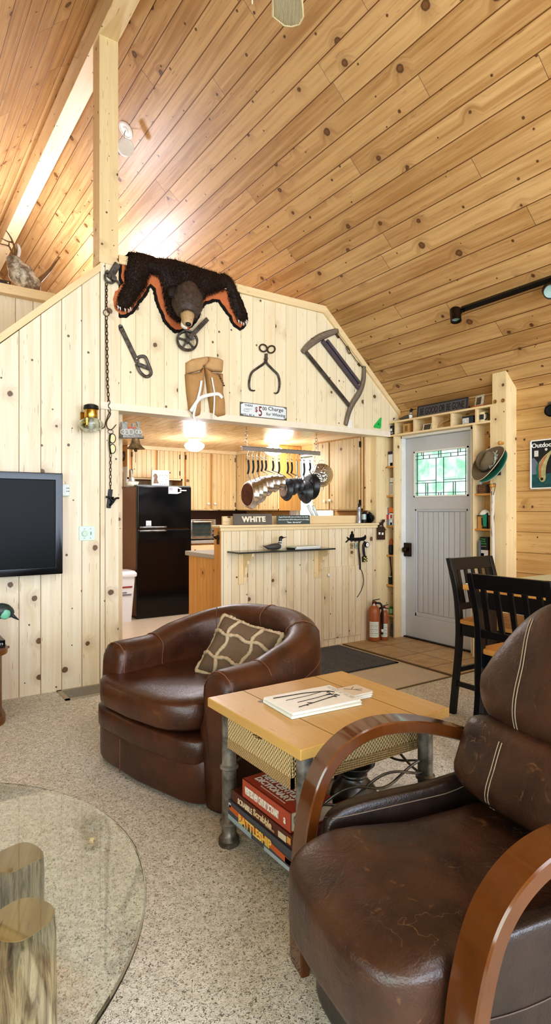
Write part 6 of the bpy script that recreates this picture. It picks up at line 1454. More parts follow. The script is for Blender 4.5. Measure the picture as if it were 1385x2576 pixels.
m = MB(); c = Vector((x, LY, CTZ + .05)); m.lathe([(.05, -.05), (.05, -.035), (.042, .0), (.03, .035), (.02, .055), (.001, .06)], frame(c, Vector((.9, .3, .1))), 22); m.obj('lamp_head', M_['blackgloss'], t, ang=40); m = MB(); m.tube([c + Vector((.02, 0, .03)), c + Vector((-.03, 0, .058)), c + Vector((-.035, 0, .03))], .009, 8); m.obj('grip', M_['rubber'], t, smooth=True)
kb = onY(785, 1280, 4.85); t = thing('knife_block', 'dark block holding white handled knives on the worktop', 'knife block', (kb.x, 4.86, .912))
m = MB(); f = frame((kb.x - .03, 4.86, .912), (0, -1, 0)); m.poly([(-.06, 0), (.10, 0), (.05, .26), (-.07, .30)], f @ Matrix.Translation((0, 0, -.05)), .1); m.obj('block', solid('#5a3c24', .5), t, bevel=.004)
for px, py, qx, qy in ((791, 1298, 774, 1272), (800, 1296, 787, 1272)):
    m = MB(); a, b = onY(px, py, 4.83), onY(qx, qy, 4.83); a.z -= .04; m.tube([a, a.lerp(b, .5), b], [.013, .014, .016], 10); m.obj('knife_handle', solid('#dfeae4', .3), t, smooth=True)
# glossy wall shelf on the half wall
S0, S1, SZ0 = 2.467, 3.50, .936; WF = WY + .02
t = thing('wall_shelf', 'glossy dark green wall shelf on two pine scroll brackets', 'shelf', ((S0+S1)/2, WF - .1, SZ0 - .25))
m = MB(); m.box(S0, WF - .2, SZ0, S1, WF - .001, SZ0 + .014); m.obj('shelf_board', solid('#2c3a3a', .1, spec=.7, var=.2, scale=8), t, bevel=.002)
for px in (612, 800):
    x = onY(px, 1430, WF).x; f = frame((x + .011, 0, 0), (1, 0, 0))     # right = +Y
    m = MB(); m.poly([(WF - .022, SZ0 - .26), (WF - .001, SZ0 - .26), (WF - .001, SZ0), (WF - .16, SZ0), (WF - .155, SZ0 - .03), (WF - .12, SZ0 - .06), (WF - .085, SZ0 - .07), (WF - .08, SZ0 - .1), (WF - .05, SZ0 - .13), (WF - .04, SZ0 - .19), (WF - .022, SZ0 - .22)], f @ Matrix.Translation((0, 0, -.022)), .022)
    b = m.obj('bracket', M_['trim'], t, grain=(0, 0, 1)); m = MB(); m.box(x - .055, WF - .012, SZ0 - .275, x + .03, WF - .001, SZ0 - .001); m.obj('back_plate', M_['trim'], b)
loon('loon_carving', 'grey and white loon carving on the green wall shelf', (onY(690, 1380, WF - .11).x, WF - .11, SZ0 + .0145), .205, (1, 0, 0), back='#5c5854')
SH = SZ0 + .0145; ya = WF - .12
for k, (c_, lb) in enumerate((('#2b2722', 'lower dark book lying on the green wall shelf'), ('#cfd8c8', 'upper pale green edged book lying on the wall shelf'))):
    a, b = onY(728, 1378, ya).x, onY(800, 1378, ya).x; tt, Mk = slab('book', lb, 'book', ((a+b)/2 + .005*k, ya + .005, 0), (b-a)*(.9 - .03*k), .13, .012, .02*k, c_, z=SH + .0125*k)
# key rack
KY_ = WF - .001; fk = frame((0, KY_, 0), (0, -1, 0)); qk = lambda a, b: (lambda p: (p.x, p.z))(onY(855 + a*.1242, 1310 + b*.1242, KY_ - .01))
t = thing('key_rack', 'black iron canoe shaped key rack with paddler silhouette', 'key rack', onY(895, 1352, KY_))
m = MB(); m.poly([qk(*p) for p in ((140,325),(165,340),(200,352),(300,345),(430,340),(490,320),(520,285),(535,330),(520,380),(470,405),(350,410),(230,410),(165,385))], fk, .008); m.obj('canoe', M_['blackmetal'], t)
m = MB(); m.poly([qk(*p) for p in ((205,345),(210,290),(235,260),(232,225),(250,210),(268,225),(264,255),(285,280),(285,345))], fk, .008); m.obj('paddler', M_['blackmetal'], t)
m = MB(); m.bar(fk @ Vector((*qk(275, 300), .006)), fk @ Vector((*qk(120, 435), .006)), .012, .005, (0, 1, 0)); m.obj('paddle', M_['blackmetal'], t)
for a in (225, 305, 380, 490):
    m = MB(); x_, z_ = qk(a, 400); m.tube(spline([fk @ Vector(q_) for q_ in ((x_, z_ + .006, .004), (x_, z_ - .008, .008), (x_, z_ - .014, .018), (x_, z_ - .004, .024))], 5), .0025, 6); m.obj('hook', M_['blackmetal'], t, smooth=True)
def keys(label, a, c1, c2):
    x_, z_ = qk(a, 425); t = thing('key_ring', label, 'keys', fk @ Vector((x_, z_ - .05, .014)), 'keys on the canoe rack'); m = MB()
    m.tube([fk @ Vector((x_ + .010*math.cos(2*PI*i/14), z_ - .008 + .010*math.sin(2*PI*i/14), .016)) for i in range(14)], .0012, 5, loop=True); m.obj('split_ring', M_['steel'], t, smooth=True)
    for k in range(3):
        m = MB(); dx = (-.010, 0, .011)[k]; m.box(x_ + dx - .006, z_ - .035 - .005*k, .013 + .002*k, x_ + dx + .006, z_ - .014, .0145 + .002*k, fk); m.box(x_ + dx - .003, z_ - .065 - .004*k, .013 + .002*k, x_ + dx + .003, z_ - .034, .0145 + .002*k, fk); m.obj('key', c1 if k != 1 else c2, t)
    return t
keys('bunch of steel keys hanging left on the canoe rack', 225, M_['steel'], M_['brass'])
keys('keys with mint green tag hanging second on canoe rack', 310, M_['steel'], solid('#a8e0cc', .4))
t = thing('dog_leash', 'black webbing leash hanging from the canoe key rack', 'leash', onY(900, 1430, KY_))
m = MB(); L3 = [fk @ Vector((*qk(a, b), .02)) for a, b in ((385, 400), (370, 440), (365, 560), (375, 700), (388, 820), (392, 980))]
m.tube(spline(L3, 8), .010, 8, flat=.35, up=(0, 1, 0)); m.obj('webbing', M_['rubber'], t, smooth=True)
m = MB(); L4 = [fk @ Vector((*qk(a, b), .014)) for a, b in ((392, 980), (430, 1010), (455, 1090), (470, 1220), (440, 1360), (390, 1470), (335, 1555))]
m.tube(spline(L4, 8), .0035, 6); c_ = m.obj('thin_cord', M_['rubber'], t, smooth=True); m = MB(); m.tube([L4[-1], L4[-1] + Vector((-.008, 0, -.012))], .006, 8); m.obj('cord_tip', M_['white'], c_, smooth=True)
t = thing('tyre_gauge', 'black tyre inflator gauge with white dial on the rack', 'gauge', onY(917, 1395, KY_))
m = MB(); x_, z_ = qk(528, 485); m.lathe([(.026, 0), (.028, .01), (.026, .018), (.001, .018)], fk @ Matrix.Translation((x_, z_, .012)), 24); m.obj('gauge_body', M_['rubber'], t, ang=40)
m = MB(); m.lathe([(.0215, .0), (.001, .001)], fk @ Matrix.Translation((x_, z_, .0305)), 24); dl = m.obj('dial', M_['white'], t); m = MB(); m.bar(fk @ Vector((x_ - .004, z_ - .002, .0322)), fk @ Vector((x_ + .012, z_ + .006, .0322)), .003, .001, (0, 1, 0)); m.obj('needle', M_['rubber'], dl)
m = MB(); m.tube(spline([fk @ Vector((*qk(a, b), .02)) for a, b in ((490, 420), (460, 500), (465, 600), (480, 720))], 6), [.008 + .004*min(1, i/8) for i in range(19)], 10); m.obj('grip', M_['rubber'], t, smooth=True)
m = MB(); x_, z_ = qk(487, 775); m.box(x_ - .028, z_ - .028, .006, x_ + .028, z_ + .028, .03, fk); m.obj('base_block', M_['rubber'], t, bevel=.006)
m = MB()
for a, b in ((460, 745), (515, 740), (487, 765), (462, 805), (515, 790), (490, 815)): x_, z_ = qk(a, b); m.box(x_ - .006, z_ - .006, .03, x_ + .006, z_ + .007, .032, fk)
m.obj('yellow_print', solid('#e8e07a', .5), t)
# ---------------------------------------------------------------- things hung on the header wall
HWY = WY - .001; fh = frame((0, HWY, 0), (0, -1, 0))
def Z2(px, py, Y=HWY): p = onY(px, py, Y); return (p.x, p.z)
def crop(pts, ox, oy, s, Y=HWY): return [Z2(ox + a*s, oy + b*s, Y) for a, b in pts]
def inset(poly, d):
    n = len(poly); ar = sum(poly[i][0]*poly[(i+1)%n][1]-poly[(i+1)%n][0]*poly[i][1] for i in range(n)); sg = 1 if ar > 0 else -1; out = []
    for i in range(n):
        a, b, c = Vector(poly[i-1]), Vector(poly[i]), Vector(poly[(i+1)%n]); e1 = (b-a).normalized(); e2 = (c-b).normalized()
        nn = Vector((-(e1.y+e2.y), e1.x+e2.x)); 
        if nn.length < 1e-5: nn = Vector((-e1.y, e1.x))
        nn.normalize(); out.append(tuple(b + nn*sg*d))
    return out
def inside(p, poly):
    c = False; n = len(poly); j = n-1
    for i in range(n):
        if (poly[i][1] > p[1]) != (poly[j][1] > p[1]) and p[0] < (poly[j][0]-poly[i][0])*(p[1]-poly[i][1])/(poly[j][1]-poly[i][1]) + poly[i][0]: c = not c
        j = i
    return c
def edist(p, poly):
    q = Vector(p); best = 9
    for i in range(len(poly)):
        a, b = Vector(poly[i-1]), Vector(poly[i]); ab = b-a; t = max(0, min(1, (q-a).dot(ab)/max(1e-9, ab.length_squared))); best = min(best, (q - a - ab*t).length)
    return best
BS = 380/1385
lining = [(235,50),(350,68),(480,110),(650,125),(780,170),(900,205),(1050,255),(1100,250),(1160,290),(1200,345),(1235,420),(1265,480),(1290,550),(1320,630),(1318,700),(1290,750),(1250,770),(1200,745),(1160,690),(1150,650),(1110,600),(1070,545),(1050,510),(1000,515),(940,530),(900,580),(880,650),(840,705),(800,750),(760,780),(700,790),(650,795),(600,750),(550,700),(530,640),(490,560),(465,480),(450,400),(430,372),(410,420),(380,470),(330,530),(280,610),(210,655),(150,655),(90,610),(60,540),(55,460),(80,400),(130,345),(150,330),(130,290),(135,200),(150,110),(190,92)]
fur = [(235,46),(350,64),(480,106),(650,121),(780,166),(900,201),(1050,251),(1100,247),(1158,288),(1196,346),(1225,430),(1250,500),(1275,570),(1300,640),(1300,690),(1275,705),(1220,690),(1195,640),(1160,560),(1140,500),(1130,440),(1110,400),(1050,420),(960,450),(900,490),(880,560),(865,640),(830,690),(790,720),(720,715),(660,690),(620,660),(580,620),(555,560),(545,480),(530,400),(510,330),(490,280),(430,260),(405,300),(385,380),(350,430),(300,500),(270,545),(220,590),(150,590),(115,560),(110,510),(130,440),(165,370),(185,320),(180,270),(190,200),(205,105)]
LN = crop(lining, 260, 620, BS); FU = crop(fur, 260, 620, BS)
bear = thing('bear_rug', 'black bear skin rug with head and orange felt edging hung on the wall', 'bear rug', onY(450, 830, HWY))
def fine(poly, step=.012):
    o = []
    for i in range(len(poly)):
        a, b = Vector(poly[i]), Vector(poly[(i+1) % len(poly)]); k = max(1, int((b-a).length/step)); o += [tuple(a.lerp(b, j/k)) for j in range(k)]
    return o
LNf = fine(LN); lnw = [(x + random.uniform(-.004, .004), z + random.uniform(-.004, .004)) for x, z in LNf]
m = MB(); m.poly(lnw, fh, .006); m.obj('black_lining', solid('#1a100c', .95, var=.3, scale=90), bear)
fe = inset(fine(LN, .02), .024); few = [(x + .003*math.sin(i*2.1), z + .003*math.cos(i*1.7)) for i, (x, z) in enumerate(fe)]
m = MB(); m.poly(few, fh @ Matrix.Translation((0, 0, .007)), .007); m.obj('felt_edging', solid('#c8754a', .95, var=.12, scale=50), bear, ang=30)
# furry hide as a height field
st_ = .011; xs_ = [p[0] for p in FU]; zs_ = [p[1] for p in FU]; X0_, Z0_ = min(xs_), min(zs_); nx, nz = int((max(xs_)-X0_)/st_)+2, int((max(zs_)-Z0_)/st_)+2
hm = {}; hv = []
def hh(x, z):
    d = edist((x, z), FU); return .014 + .05*(1 - math.exp(-d/.035)) + .012*mnoise.noise(Vector((x*9, z*9, 1)))*min(1, d/.03)
m = MB(); idx = {}
for i in range(nx):
    for j in range(nz):
        x, z = X0_ + i*st_, Z0_ + j*st_
        if inside((x, z), FU): idx[i, j] = len(m.v); m.v.append(fh @ Vector((x, z, hh(x, z))))
for (i, j) in list(idx):
    if all((i+a, j+b) in idx for a, b in ((1,0),(1,1),(0,1))): m.f.append((idx[i,j], idx[i+1,j], idx[i+1,j+1], idx[i,j+1]))
rnd = random.Random(3)
def blades(m, pts, L, w, drop):
    for p, n in pts:
        d = (n*.5 + Vector((rnd.uniform(-.5,.5), rnd.uniform(-.3,.3), -drop + rnd.uniform(-.5,.5)))).normalized(); s = d.cross(n + Vector((.01,.02,.03))).normalized()*w; l = L*rnd.uniform(.6, 1.3)
        b = len(m.v); m.v += [p - s, p + s, p + d*l]; m.f.append((b, b+1, b+2))
pts = []
out_ = Vector((0, -1, 0)); vsn = len(m.v)
for (i, j), k in idx.items():
    for r_ in range(2): pts.append((m.v[k] + Vector((rnd.uniform(-.006,.006), 0, rnd.uniform(-.006,.006))), out_))
FUf = fine(FU, .004); cen = Vector((sum(xs_)/len(xs_), sum(zs_)/len(zs_)))
for i, (x, z) in enumerate(FUf):
    a = Vector(FUf[i-1]); e = Vector((x, z)) - a; ar = -1
    n2 = Vector((e.y, -e.x)).normalized() 
    if inside((x + n2.x*.01, z + n2.y*.01), FU): n2 = -n2
    for r_ in range(2): pts.append((fh @ Vector((x - n2.x*.004, z - n2.y*.004, .016 + .008*r_)), Vector((n2.x, -.25, n2.y))))
blades(m, pts, .026, .0016, .55)
m.obj('fur_hide', M_['fur'], bear, smooth=False)
def bearpt(a, b, off): p = onY(260 + a*BS, 620 + b*BS, HWY - off); return p
hc0 = bearpt(765, 545, .10)
# head: skull, muzzle, ears, eyes, jaw
m = MB(); skull = [(bearpt(770, 420, .05), .085, .10), (bearpt(768, 470, .10), .125, .11), (bearpt(768, 540, .15), .125, .108), (bearpt(768, 595, .19), .095, .085), (bearpt(770, 625, .205), .065, .06)]
def headrings(L, n=20):
    R = []
    for i, (c, rx, ry) in enumerate(L):
        d = (L[min(i+1, len(L)-1)][0] - L[max(i-1, 0)][0]).normalized(); s = Vector((1, 0, 0)); s = (s - d*s.dot(d)).normalized(); u = d.cross(s)
        R.append([c + s*rx*math.cos(2*PI*k/n) + u*ry*math.sin(2*PI*k/n) for k in range(n)])
    return R
m.rings(headrings(skull)); b0 = len(m.v); pts = []
for q in list(m.v): 
    for r_ in range(9):
        n = (q - hc0).normalized(); pts.append((q + Vector((rnd.uniform(-.014,.014), rnd.uniform(-.01,.01), rnd.uniform(-.014,.014))), n))
blades(m, pts, .016, .0014, .6)
hd = m.obj('head', M_['facefur'], bear, smooth=False, label='black bear head with tan muzzle')
mz_ = [(bearpt(770, 610, .185), .062, .056), (bearpt(768, 650, .215), .050, .046), (bearpt(770, 690, .245), .042, .038), (bearpt(774, 712, .262), .034, .030), (bearpt(775, 722, .268), .018, .016)]
m = MB(); m.rings(headrings(mz_)); m.obj('muzzle', M_['muzzle'], hd, smooth=True)
m = MB(); m.ell(bearpt(778, 712, .272), .024, .016, .018, 14, 8); m.obj('nose', M_['rubber'], hd, smooth=True)
m = MB(); m.rings(headrings([(bearpt(752, 690, .20), .036, .018), (bearpt(745, 725, .225), .034, .017), (bearpt(738, 745, .235), .024, .013)])); m.obj('lower_jaw', solid('#e6ded0', .5, var=.15, scale=60), hd, smooth=True)
m = MB(); m.ell(bearpt(768, 752, .225), .022, .02, .009, 12, 6); m.obj('tongue', solid('#c0503a', .4), hd, smooth=True)
for a, b in ((733, 598), (806, 603)):
    m = MB(); m.ell(bearpt(a, b, .222), .0085, .006, .0085, 12, 8); m.obj('eye', solid('#2a1a10', .08, spec=.8), hd, smooth=True)
for a, b in ((640, 425), (880, 440)):
    m = MB(); m.ell(bearpt(a, b, .12), .052, .024, .052, 16, 10); pts = [(q, (q - bearpt(a, b, .12)).normalized()) for q in list(m.v) for _ in range(3)]; blades(m, pts, .014, .0014, .3); m.obj('ear', M_['fur'], hd)
for paws in ([(130,560),(150,572),(195,585),(228,590),(245,575)], [(1235,690),(1258,705),(1280,715),(1300,705),(1308,690)]):
    for a, b in paws:
        p = bearpt(a, b - 14, .055); m = MB(); m.tube(spline([p, p + Vector((0, -.012, -.012)), p + Vector((0, -.010, -.030))], 4), [.006]*4 + [.005, .004, .003, .002, .0008], 8); m.obj('claw', solid('#d9dcd8', .25), bear, smooth=True)
# ---- iron trap and chain on the corner post
YP = WY - .013; fpst = frame((0, YP, 0), (0, -1, 0))
def PP(px, py, off=0.0): return onY(px, py, YP - off)
t = thing('steel_trap', 'rusty iron trap head mounted at the top of the corner post', 'trap', PP(280, 690))
m = MB(); m.bar(PP(275, 700, .012), PP(296, 664, .012), .05, .022, (0, 1, 0)); m.obj('trap_body', M_['iron'], t, bevel=.006)
m = MB(); m.tube(spline([PP(264, 690, .015), PP(266, 704, .02), PP(280, 712, .02), PP(292, 706, .02), PP(302, 716, .02)], 6), .008, 8); m.obj('jaw', M_['iron'], t, smooth=True)
m = MB(); m.lathe([(.02, 0), (.024, .01), (.02, .03), (.001, .032)], frame(PP(284, 702, .01), (0, -1, 0)), 16); m.lathe([(.012, 0), (.012, .03), (.001, .03)], frame(PP(267, 686, .006), (0, -1, 0)), 12); m.obj('pivot', M_['iron'], t, ang=40)
t = thing('hanging_chain', 'long rusty chain with ring hanging down the corner post', 'chain', PP(275, 1035, .012))
m = MB(); chain(m, PP(268, 712, .014), PP(267.5, 778, .012), .028, .0028, .008); m.obj('upper_chain', M_['rust'], t, smooth=True)
m = MB(); c = PP(267.5, 787, .012); m.tube([c + Vector((.022*math.cos(2*PI*k/24), 0, .024*math.sin(2*PI*k/24))) for k in range(24)], .0028, 6, loop=True); m.obj('ring', M_['rust'], t, smooth=True)
m = MB(); chain(m, PP(267.5, 796, .012), PP(270.5, 968, .012), .036, .003, .009); chain(m, PP(270.5, 968, .012), PP(275, 1036, .012), .036, .003, .009); m.obj('lower_chain', M_['rust'], t, smooth=True)
t = thing('wire_hook', 'bent rusty wire hook hanging below the long chain', 'hook', PP(275, 1078, .012))
m = MB(); m.tube(spline([PP(253, 1078, .02), PP(262, 1075, .016), PP(267, 1060, .012), PP(273, 1042, .012), PP(277, 1038, .012), PP(277, 1044, .012), PP(268, 1062, .012), PP(270, 1076, .012), PP(278, 1081, .012), PP(285, 1077, .012), PP(292, 1068, .012)], 6), .0034, 6); m.obj('wire', M_['rust'], t, smooth=True)
t = thing('safety_spectacles', 'old black rimmed spectacles dangling from the wire hook', 'spectacles', PP(282, 1140, .012))
m = MB()
for cy_ in (1103, 1129):
    m.tube([PP(283 + 7.5*math.cos(2*PI*k/20), cy_ + 11.5*math.sin(2*PI*k/20), .016) for k in range(20)], .003, 6, loop=True)
m.tube([PP(277, 1092, .016), PP(275, 1116, .02), PP(278, 1141, .016)], .006, 6); m.obj('frame', M_['rubber'], t, smooth=True)
m = MB()
for cy_ in (1103, 1129):
    cpt = PP(283, cy_, .016); m._add([cpt] + [PP(283 + 7*math.cos(2*PI*k/20), cy_ + 11*math.sin(2*PI*k/20), .016) for k in range(20)], [(0, 1 + (k+1) % 20, 1 + k) for k in range(20)])
m.obj('lens', solid('#e4d9a0', .15), t)
m = MB(); c = PP(278, 1086, .014); m.tube([c + Vector((.021*math.cos(2*PI*k/20), 0, .014*math.sin(2*PI*k/20))) for k in range(20)], .002, 6, loop=True); m.obj('ring', M_['rust'], t, smooth=True)
t = thing('small_trap', 'small black iron trap on a thin chain under the spectacles', 'trap', PP(275, 1278, .012))
m = MB(); chain(m, PP(278, 1142, .014), PP(277.5, 1230, .012), .032, .0024, .008); m.obj('thin_chain', M_['rust'], t, smooth=True)
m = MB(); m.bar(PP(278, 1231, .012), PP(273, 1278, .012), .03, .014, (0, 1, 0)); m.obj('trap_plate', M_['blackmetal'], t, bevel=.003)
m = MB(); m.tube(spline([PP(266, 1250, .02), PP(276, 1252, .026), PP(284, 1262, .028), PP(291, 1254, .026), PP(299, 1253, .022)], 6), .007, 8); m.tube([PP(283, 1250, .02), PP(285, 1262, .024), PP(276, 1272, .02)], .009, 8); m.obj('jaw', M_['blackmetal'], t, smooth=True)
# ---- strap wrench
def hdr(px, py, off=0.0): return onY(px, py, HWY - off)
t = thing('strap_wrench', 'old iron strap wrench hung below the left bear paw', 'wrench', hdr(345, 948))
m = MB(); m.bar(hdr(303, 822, .012), hdr(346, 912, .012), .034, .012, (0, 1, 0)); m.lathe([(.017, -.006), (.017, .006)], frame(hdr(303, 822, .012), (0, -1, 0)), 16); m.obj('handle', M_['iron'], t, bevel=.002)
m = MB(); m.tube(spline([hdr(343, 905, .015), hdr(352, 897, .02), hdr(365, 898, .022), hdr(373, 915, .022), hdr(380, 935, .022), hdr(377, 944, .02), hdr(366, 947, .018), hdr(352, 935, .015), hdr(343, 915, .013)], 7), .012, 8, flat=.35, up=(0, 1, 0)); m.obj('strap_loop', M_['iron'], t, smooth=True)
m = MB(); m.bar(hdr(345, 915, .02), hdr(378, 928, .02), .03, .014, (0, 1, 0)); m.obj('buckle', M_['iron'], t, bevel=.004)
m = MB(); m.lathe([(.012, 0), (.010, .006), (.001, .008)], frame(hdr(344, 902, .018), (0, -1, 0)), 12); m.obj('rivet', M_['steel'], t, smooth=True)
# ---- caster wheel bracket
t = thing('iron_wheel', 'iron pulley wheel with slotted arm under the bear head', 'pulley', hdr(475, 882))
wc = hdr(471, 857, .04); wf = frame(wc, Vector((-.35, -1, .1)))
m = MB(); m.lathe([(.082, -.02), (.086, -.016), (.086, .016), (.082, .02), (.072, .018), (.072, -.018), (.082, -.02)], wf, 36, cap=False); m.obj('rim', M_['iron'], t, ang=40)
m = MB()
for k in range(5):
    a = 2*PI*k/5 + .4; m.bar(wf @ Vector((.012*math.cos(a), .012*math.sin(a), 0)), wf @ Vector((.075*math.cos(a), .075*math.sin(a), 0)), .014, .012, (0, 1, 0))
m.lathe([(.02, -.024), (.02, .024), (.001, .026)], wf, 16); m.obj('spokes', M_['iron'], t)
m = MB(); A_, B__ = hdr(476, 850, .075), hdr(522, 802, .055); m.bar(A_, B__, .036, .008, (0, 1, 0)); ar = m.obj('slotted_arm', M_['iron'], t, bevel=.002)
m = MB(); d = (B__-A_); s_ = d.normalized().cross(Vector((0, -1, 0)))
for k in range(7): c = A_.lerp(B__, .42 + .07*k) + Vector((0, -.0047, 0)); m.bar(c - s_*.010, c + s_*.010, .0045, .001, (0, 1, 0))
m.obj('slot', M_['rubber'], ar)
# ---- life vest
t = thing('life_vest', 'faded tan canvas life vest with white straps on header wall', 'life vest', hdr(510, 1040))
VS = 420/1385; VO = (240, 610)
can = solid('#c9a272', .9, var=.16, scale=14); can2 = solid('#b98f5e', .9, var=.16, scale=14)
def puffy(pts, h, name, mat, st=.014):
    pl_ = crop(pts, *VO, VS); m = MB(); idx = {}; x0_, z0_ = min(p[0] for p in pl_), min(p[1] for p in pl_)
    pf = fine(pl_, .02); cxy = Vector((sum(p[0] for p in pl_)/len(pl_), sum(p[1] for p in pl_)/len(pl_)))
    rings_ = []
    for k, (sc, hgt) in enumerate(((1, 0), (1, .25), (.94, .65), (.8, .92), (.55, 1), (.25, 1.03))):
        rings_.append([fh @ Vector((*(cxy + (Vector(p) - cxy)*sc), .004 + h*hgt + (.006*mnoise.noise(Vector((p[0]*12*sc, p[1]*12, k*.4))) if k > 1 else 0))) for p in pf])
    m.rings(rings_); return m.obj(name, mat, t, smooth=True)
puffy([(745,1000),(800,970),(915,950),(925,975),(905,1020),(880,1030),(860,1065),(800,1085),(745,1092)], .055, 'collar_pad', can)
puffy([(920,952),(1000,962),(1045,985),(1040,1080),(960,1075),(900,1050),(890,1022),(918,990)], .055, 'collar_pad', can)
puffy([(738,1095),(800,1090),(862,1075),(882,1040),(888,1130),(880,1240),(850,1330),(850,1440),(800,1460),(768,1390),(750,1250)], .06, 'chest_panel', can2)
puffy([(898,1045),(960,1085),(1040,1090),(1042,1250),(1055,1330),(1060,1440),(1000,1455),(950,1420),(930,1300),(915,1180)], .06, 'chest_panel', can2)
def strap(pts, name, w=.012, off=.075):
    m = MB(); m.tube(spline([hdr(VO[0] + a*VS, VO[1] + b*VS, off) for a, b in pts], 6), w, 6, flat=.25, up=(0, 1, 0)); m.obj(name, solid('#ecebe6', .85), t, smooth=True)
strap([(880,1145),(868,1220),(850,1290),(830,1360),(815,1440),(832,1490),(828,1465)], 'white_strap'); strap([(820,1420),(835,1470),(842,1475)], 'white_strap', .008, .03)
strap([(965,1120),(975,1180),(985,1240),(985,1330),(980,1430),(978,1468)], 'white_strap', .008)
strap([(790,1400),(850,1310),(890,1280),(960,1262),(1020,1258),(1052,1290)], 'white_strap', .017)
m = MB(); text_mb(m, 'Joanne', fh @ Matrix.Translation((*crop([(1010, 1150)], *VO, VS)[0], .070)) @ Matrix.Rotation(math.radians(-62), 4, 'Z'), .05, width=.12, height=.028, depth=.003, shear=.3); m.obj('ink_name', solid('#6a4c30', .8), t)
# ---- ice tongs
t = thing('ice_tongs', 'black iron ice tongs hung right of the life vest', 'ice tongs', hdr(665, 990))
TS = 580/1385; T0 = (440, 780); tp = lambda a, b, off=.015: hdr(T0[0] + a*TS, T0[1] + b*TS, off)
for nm, pts in (('tong_arm', [(552,290),(535,320),(500,345),(462,375),(447,420),(446,460),(455,480),(475,484),(480,480)]), ('tong_arm', [(540,290),(552,320),(585,355),(618,390),(628,440),(622,485),(608,500),(594,496)])):
    m = MB(); p = spline([tp(*q_) for q_ in pts], 6); m.tube(p, [.010*(1 - .75*(i/len(p))**4) for i in range(len(p))], 8); m.obj(nm, M_['iron'], t, smooth=True)
m = MB(); m.bar(tp(548, 262, .02), tp(546, 318, .02), .018, .02, (0, 1, 0)); m.lathe([(.014, 0), (.012, .012), (.001, .014)], frame(tp(547, 292, .028), (0, -1, 0)), 12); m.obj('pivot', M_['iron'], t)
for cx__, rot in ((530, -20), (578, 20)):
    m = MB(); c = (cx__, 228 if cx__ < 550 else 236); ra = math.radians(rot)
    m.tube([tp(c[0] + 23*math.cos(a)*math.cos(ra) - 16*math.sin(a)*math.sin(-ra), c[1] + 23*math.cos(a)*math.sin(-ra)*(1) + 20*math.sin(a)) for a in [2*PI*k/28 for k in range(28)]], .0065, 8, loop=True); m.obj('finger_loop', M_['rust'], t, smooth=True)
# ---- whining sign
t = thing('tin_sign', 'white tin sign about a five dollar charge for whining', 'sign', hdr(662, 1032))
A_, B__ = hdr(603.5, 1045, .006), hdr(721, 1024, .006); zt = hdr(603.5, 1010.5, .006).z; zb_ = hdr(603.5, 1045.5, .006).z; W, H = B__.x - A_.x, zt - zb_
f = frame((A_.x, HWY, zb_), (0, -1, 0)); m = MB(); m.box(0, 0, .001, W, H, .005, f); m.obj('sign_rim', solid('#6a665e', .5, var=.3, scale=60), t)
m = MB(); r_ = .03; m.poly([(.008 + r_, .006), (W-.008-r_, .006), (W-.008, .006+r_*.5), (W-.008, H-.006-r_*.5), (W-.008-r_, H-.006), (.008+r_, H-.006), (.008, H-.006-r_*.5), (.008, .006+r_*.5)], f @ Matrix.Translation((0, 0, .005)), .001); m.obj('sign_face', solid('#e2e8ea', .35, var=.04), t)
for s_, u, v, w_, h_, c_ in (('THERE', .175, .80, .17, .15, '#4a4c50'), ('WILL BE A', .165, .12, .27, .13, '#4a4c50'), ('$', .335, .55, .055, .42, '#8a2c26'), ('5', .42, .47, .07, .72, '#7a2a26'), ('00', .51, .70, .09, .26, '#5a4a48'), ('Charge', .755, .70, .33, .36, '#4a4448'), ('for Whining', .755, .30, .42, .30, '#4a4c50')):
    m = MB(); text_mb(m, s_, f @ Matrix.Translation((u*W, v*H, .0064)), .06, width=w_*W, height=h_*H, depth=.0004, bold=.0008); m.obj('lettering', solid(c_, .5), t)
m = MB(); 
for q_ in ([(.07, .40), (.09, .52), (.15, .55), (.19, .48), (.18, .36), (.12, .34), (.07, .40)], [(.12, .48), (.14, .56), (.15, .4)], [(.17, .55), (.24, .56)]): m.tube([f @ Vector((u*W, v*H, .0064)) for u, v in q_], .0016, 4)
m.obj('hand_print', solid('#8a8f92', .5), t)
# ---- bow saw
t = thing('bow_saw', 'antique wooden frame bow saw hung high on header right', 'saw', hdr(840, 960))
qs = lambda a, b, off=.02: hdr(T0[0] + a*TS, T0[1] + b*TS, off)
m = MB(); p = spline([qs(765, 252), (qs(800, 215)), qs(860, 170), qs(920, 142), qs(978, 124)], 6); m.tube(p, [.022 + .012*math.sin(PI*i/len(p)) for i in range(len(p))], 8, flat=.5, up=(0, 1, 0)); m.obj('top_cheek', M_['saw'], t, smooth=True)
m = MB(); p = spline([qs(1136, 338), qs(1132, 420), qs(1110, 490), qs(1070, 555), qs(1045, 610), qs(1025, 690)], 6); m.tube(p, [.022 + .008*math.sin(PI*i/len(p)) for i in range(len(p))], 8, flat=.5, up=(0, 1, 0)); m.obj('lower_cheek', M_['saw'], t, smooth=True)
m = MB(); m.bar(qs(785, 250, .022), qs(1052, 580, .022), .04, .005, (0, 1, 0)); m.obj('saw_blade', M_['iron'], t)
m = MB(); m.bar(qs(885, 185, .022), qs(1102, 470, .022), .035, .022, (0, 1, 0)); m.bar(qs(912, 182, .024), qs(1108, 440, .024), .028, .02, (0, 1, 0)); m.obj('stretcher', solid('#5a5058', .6, var=.2), t)
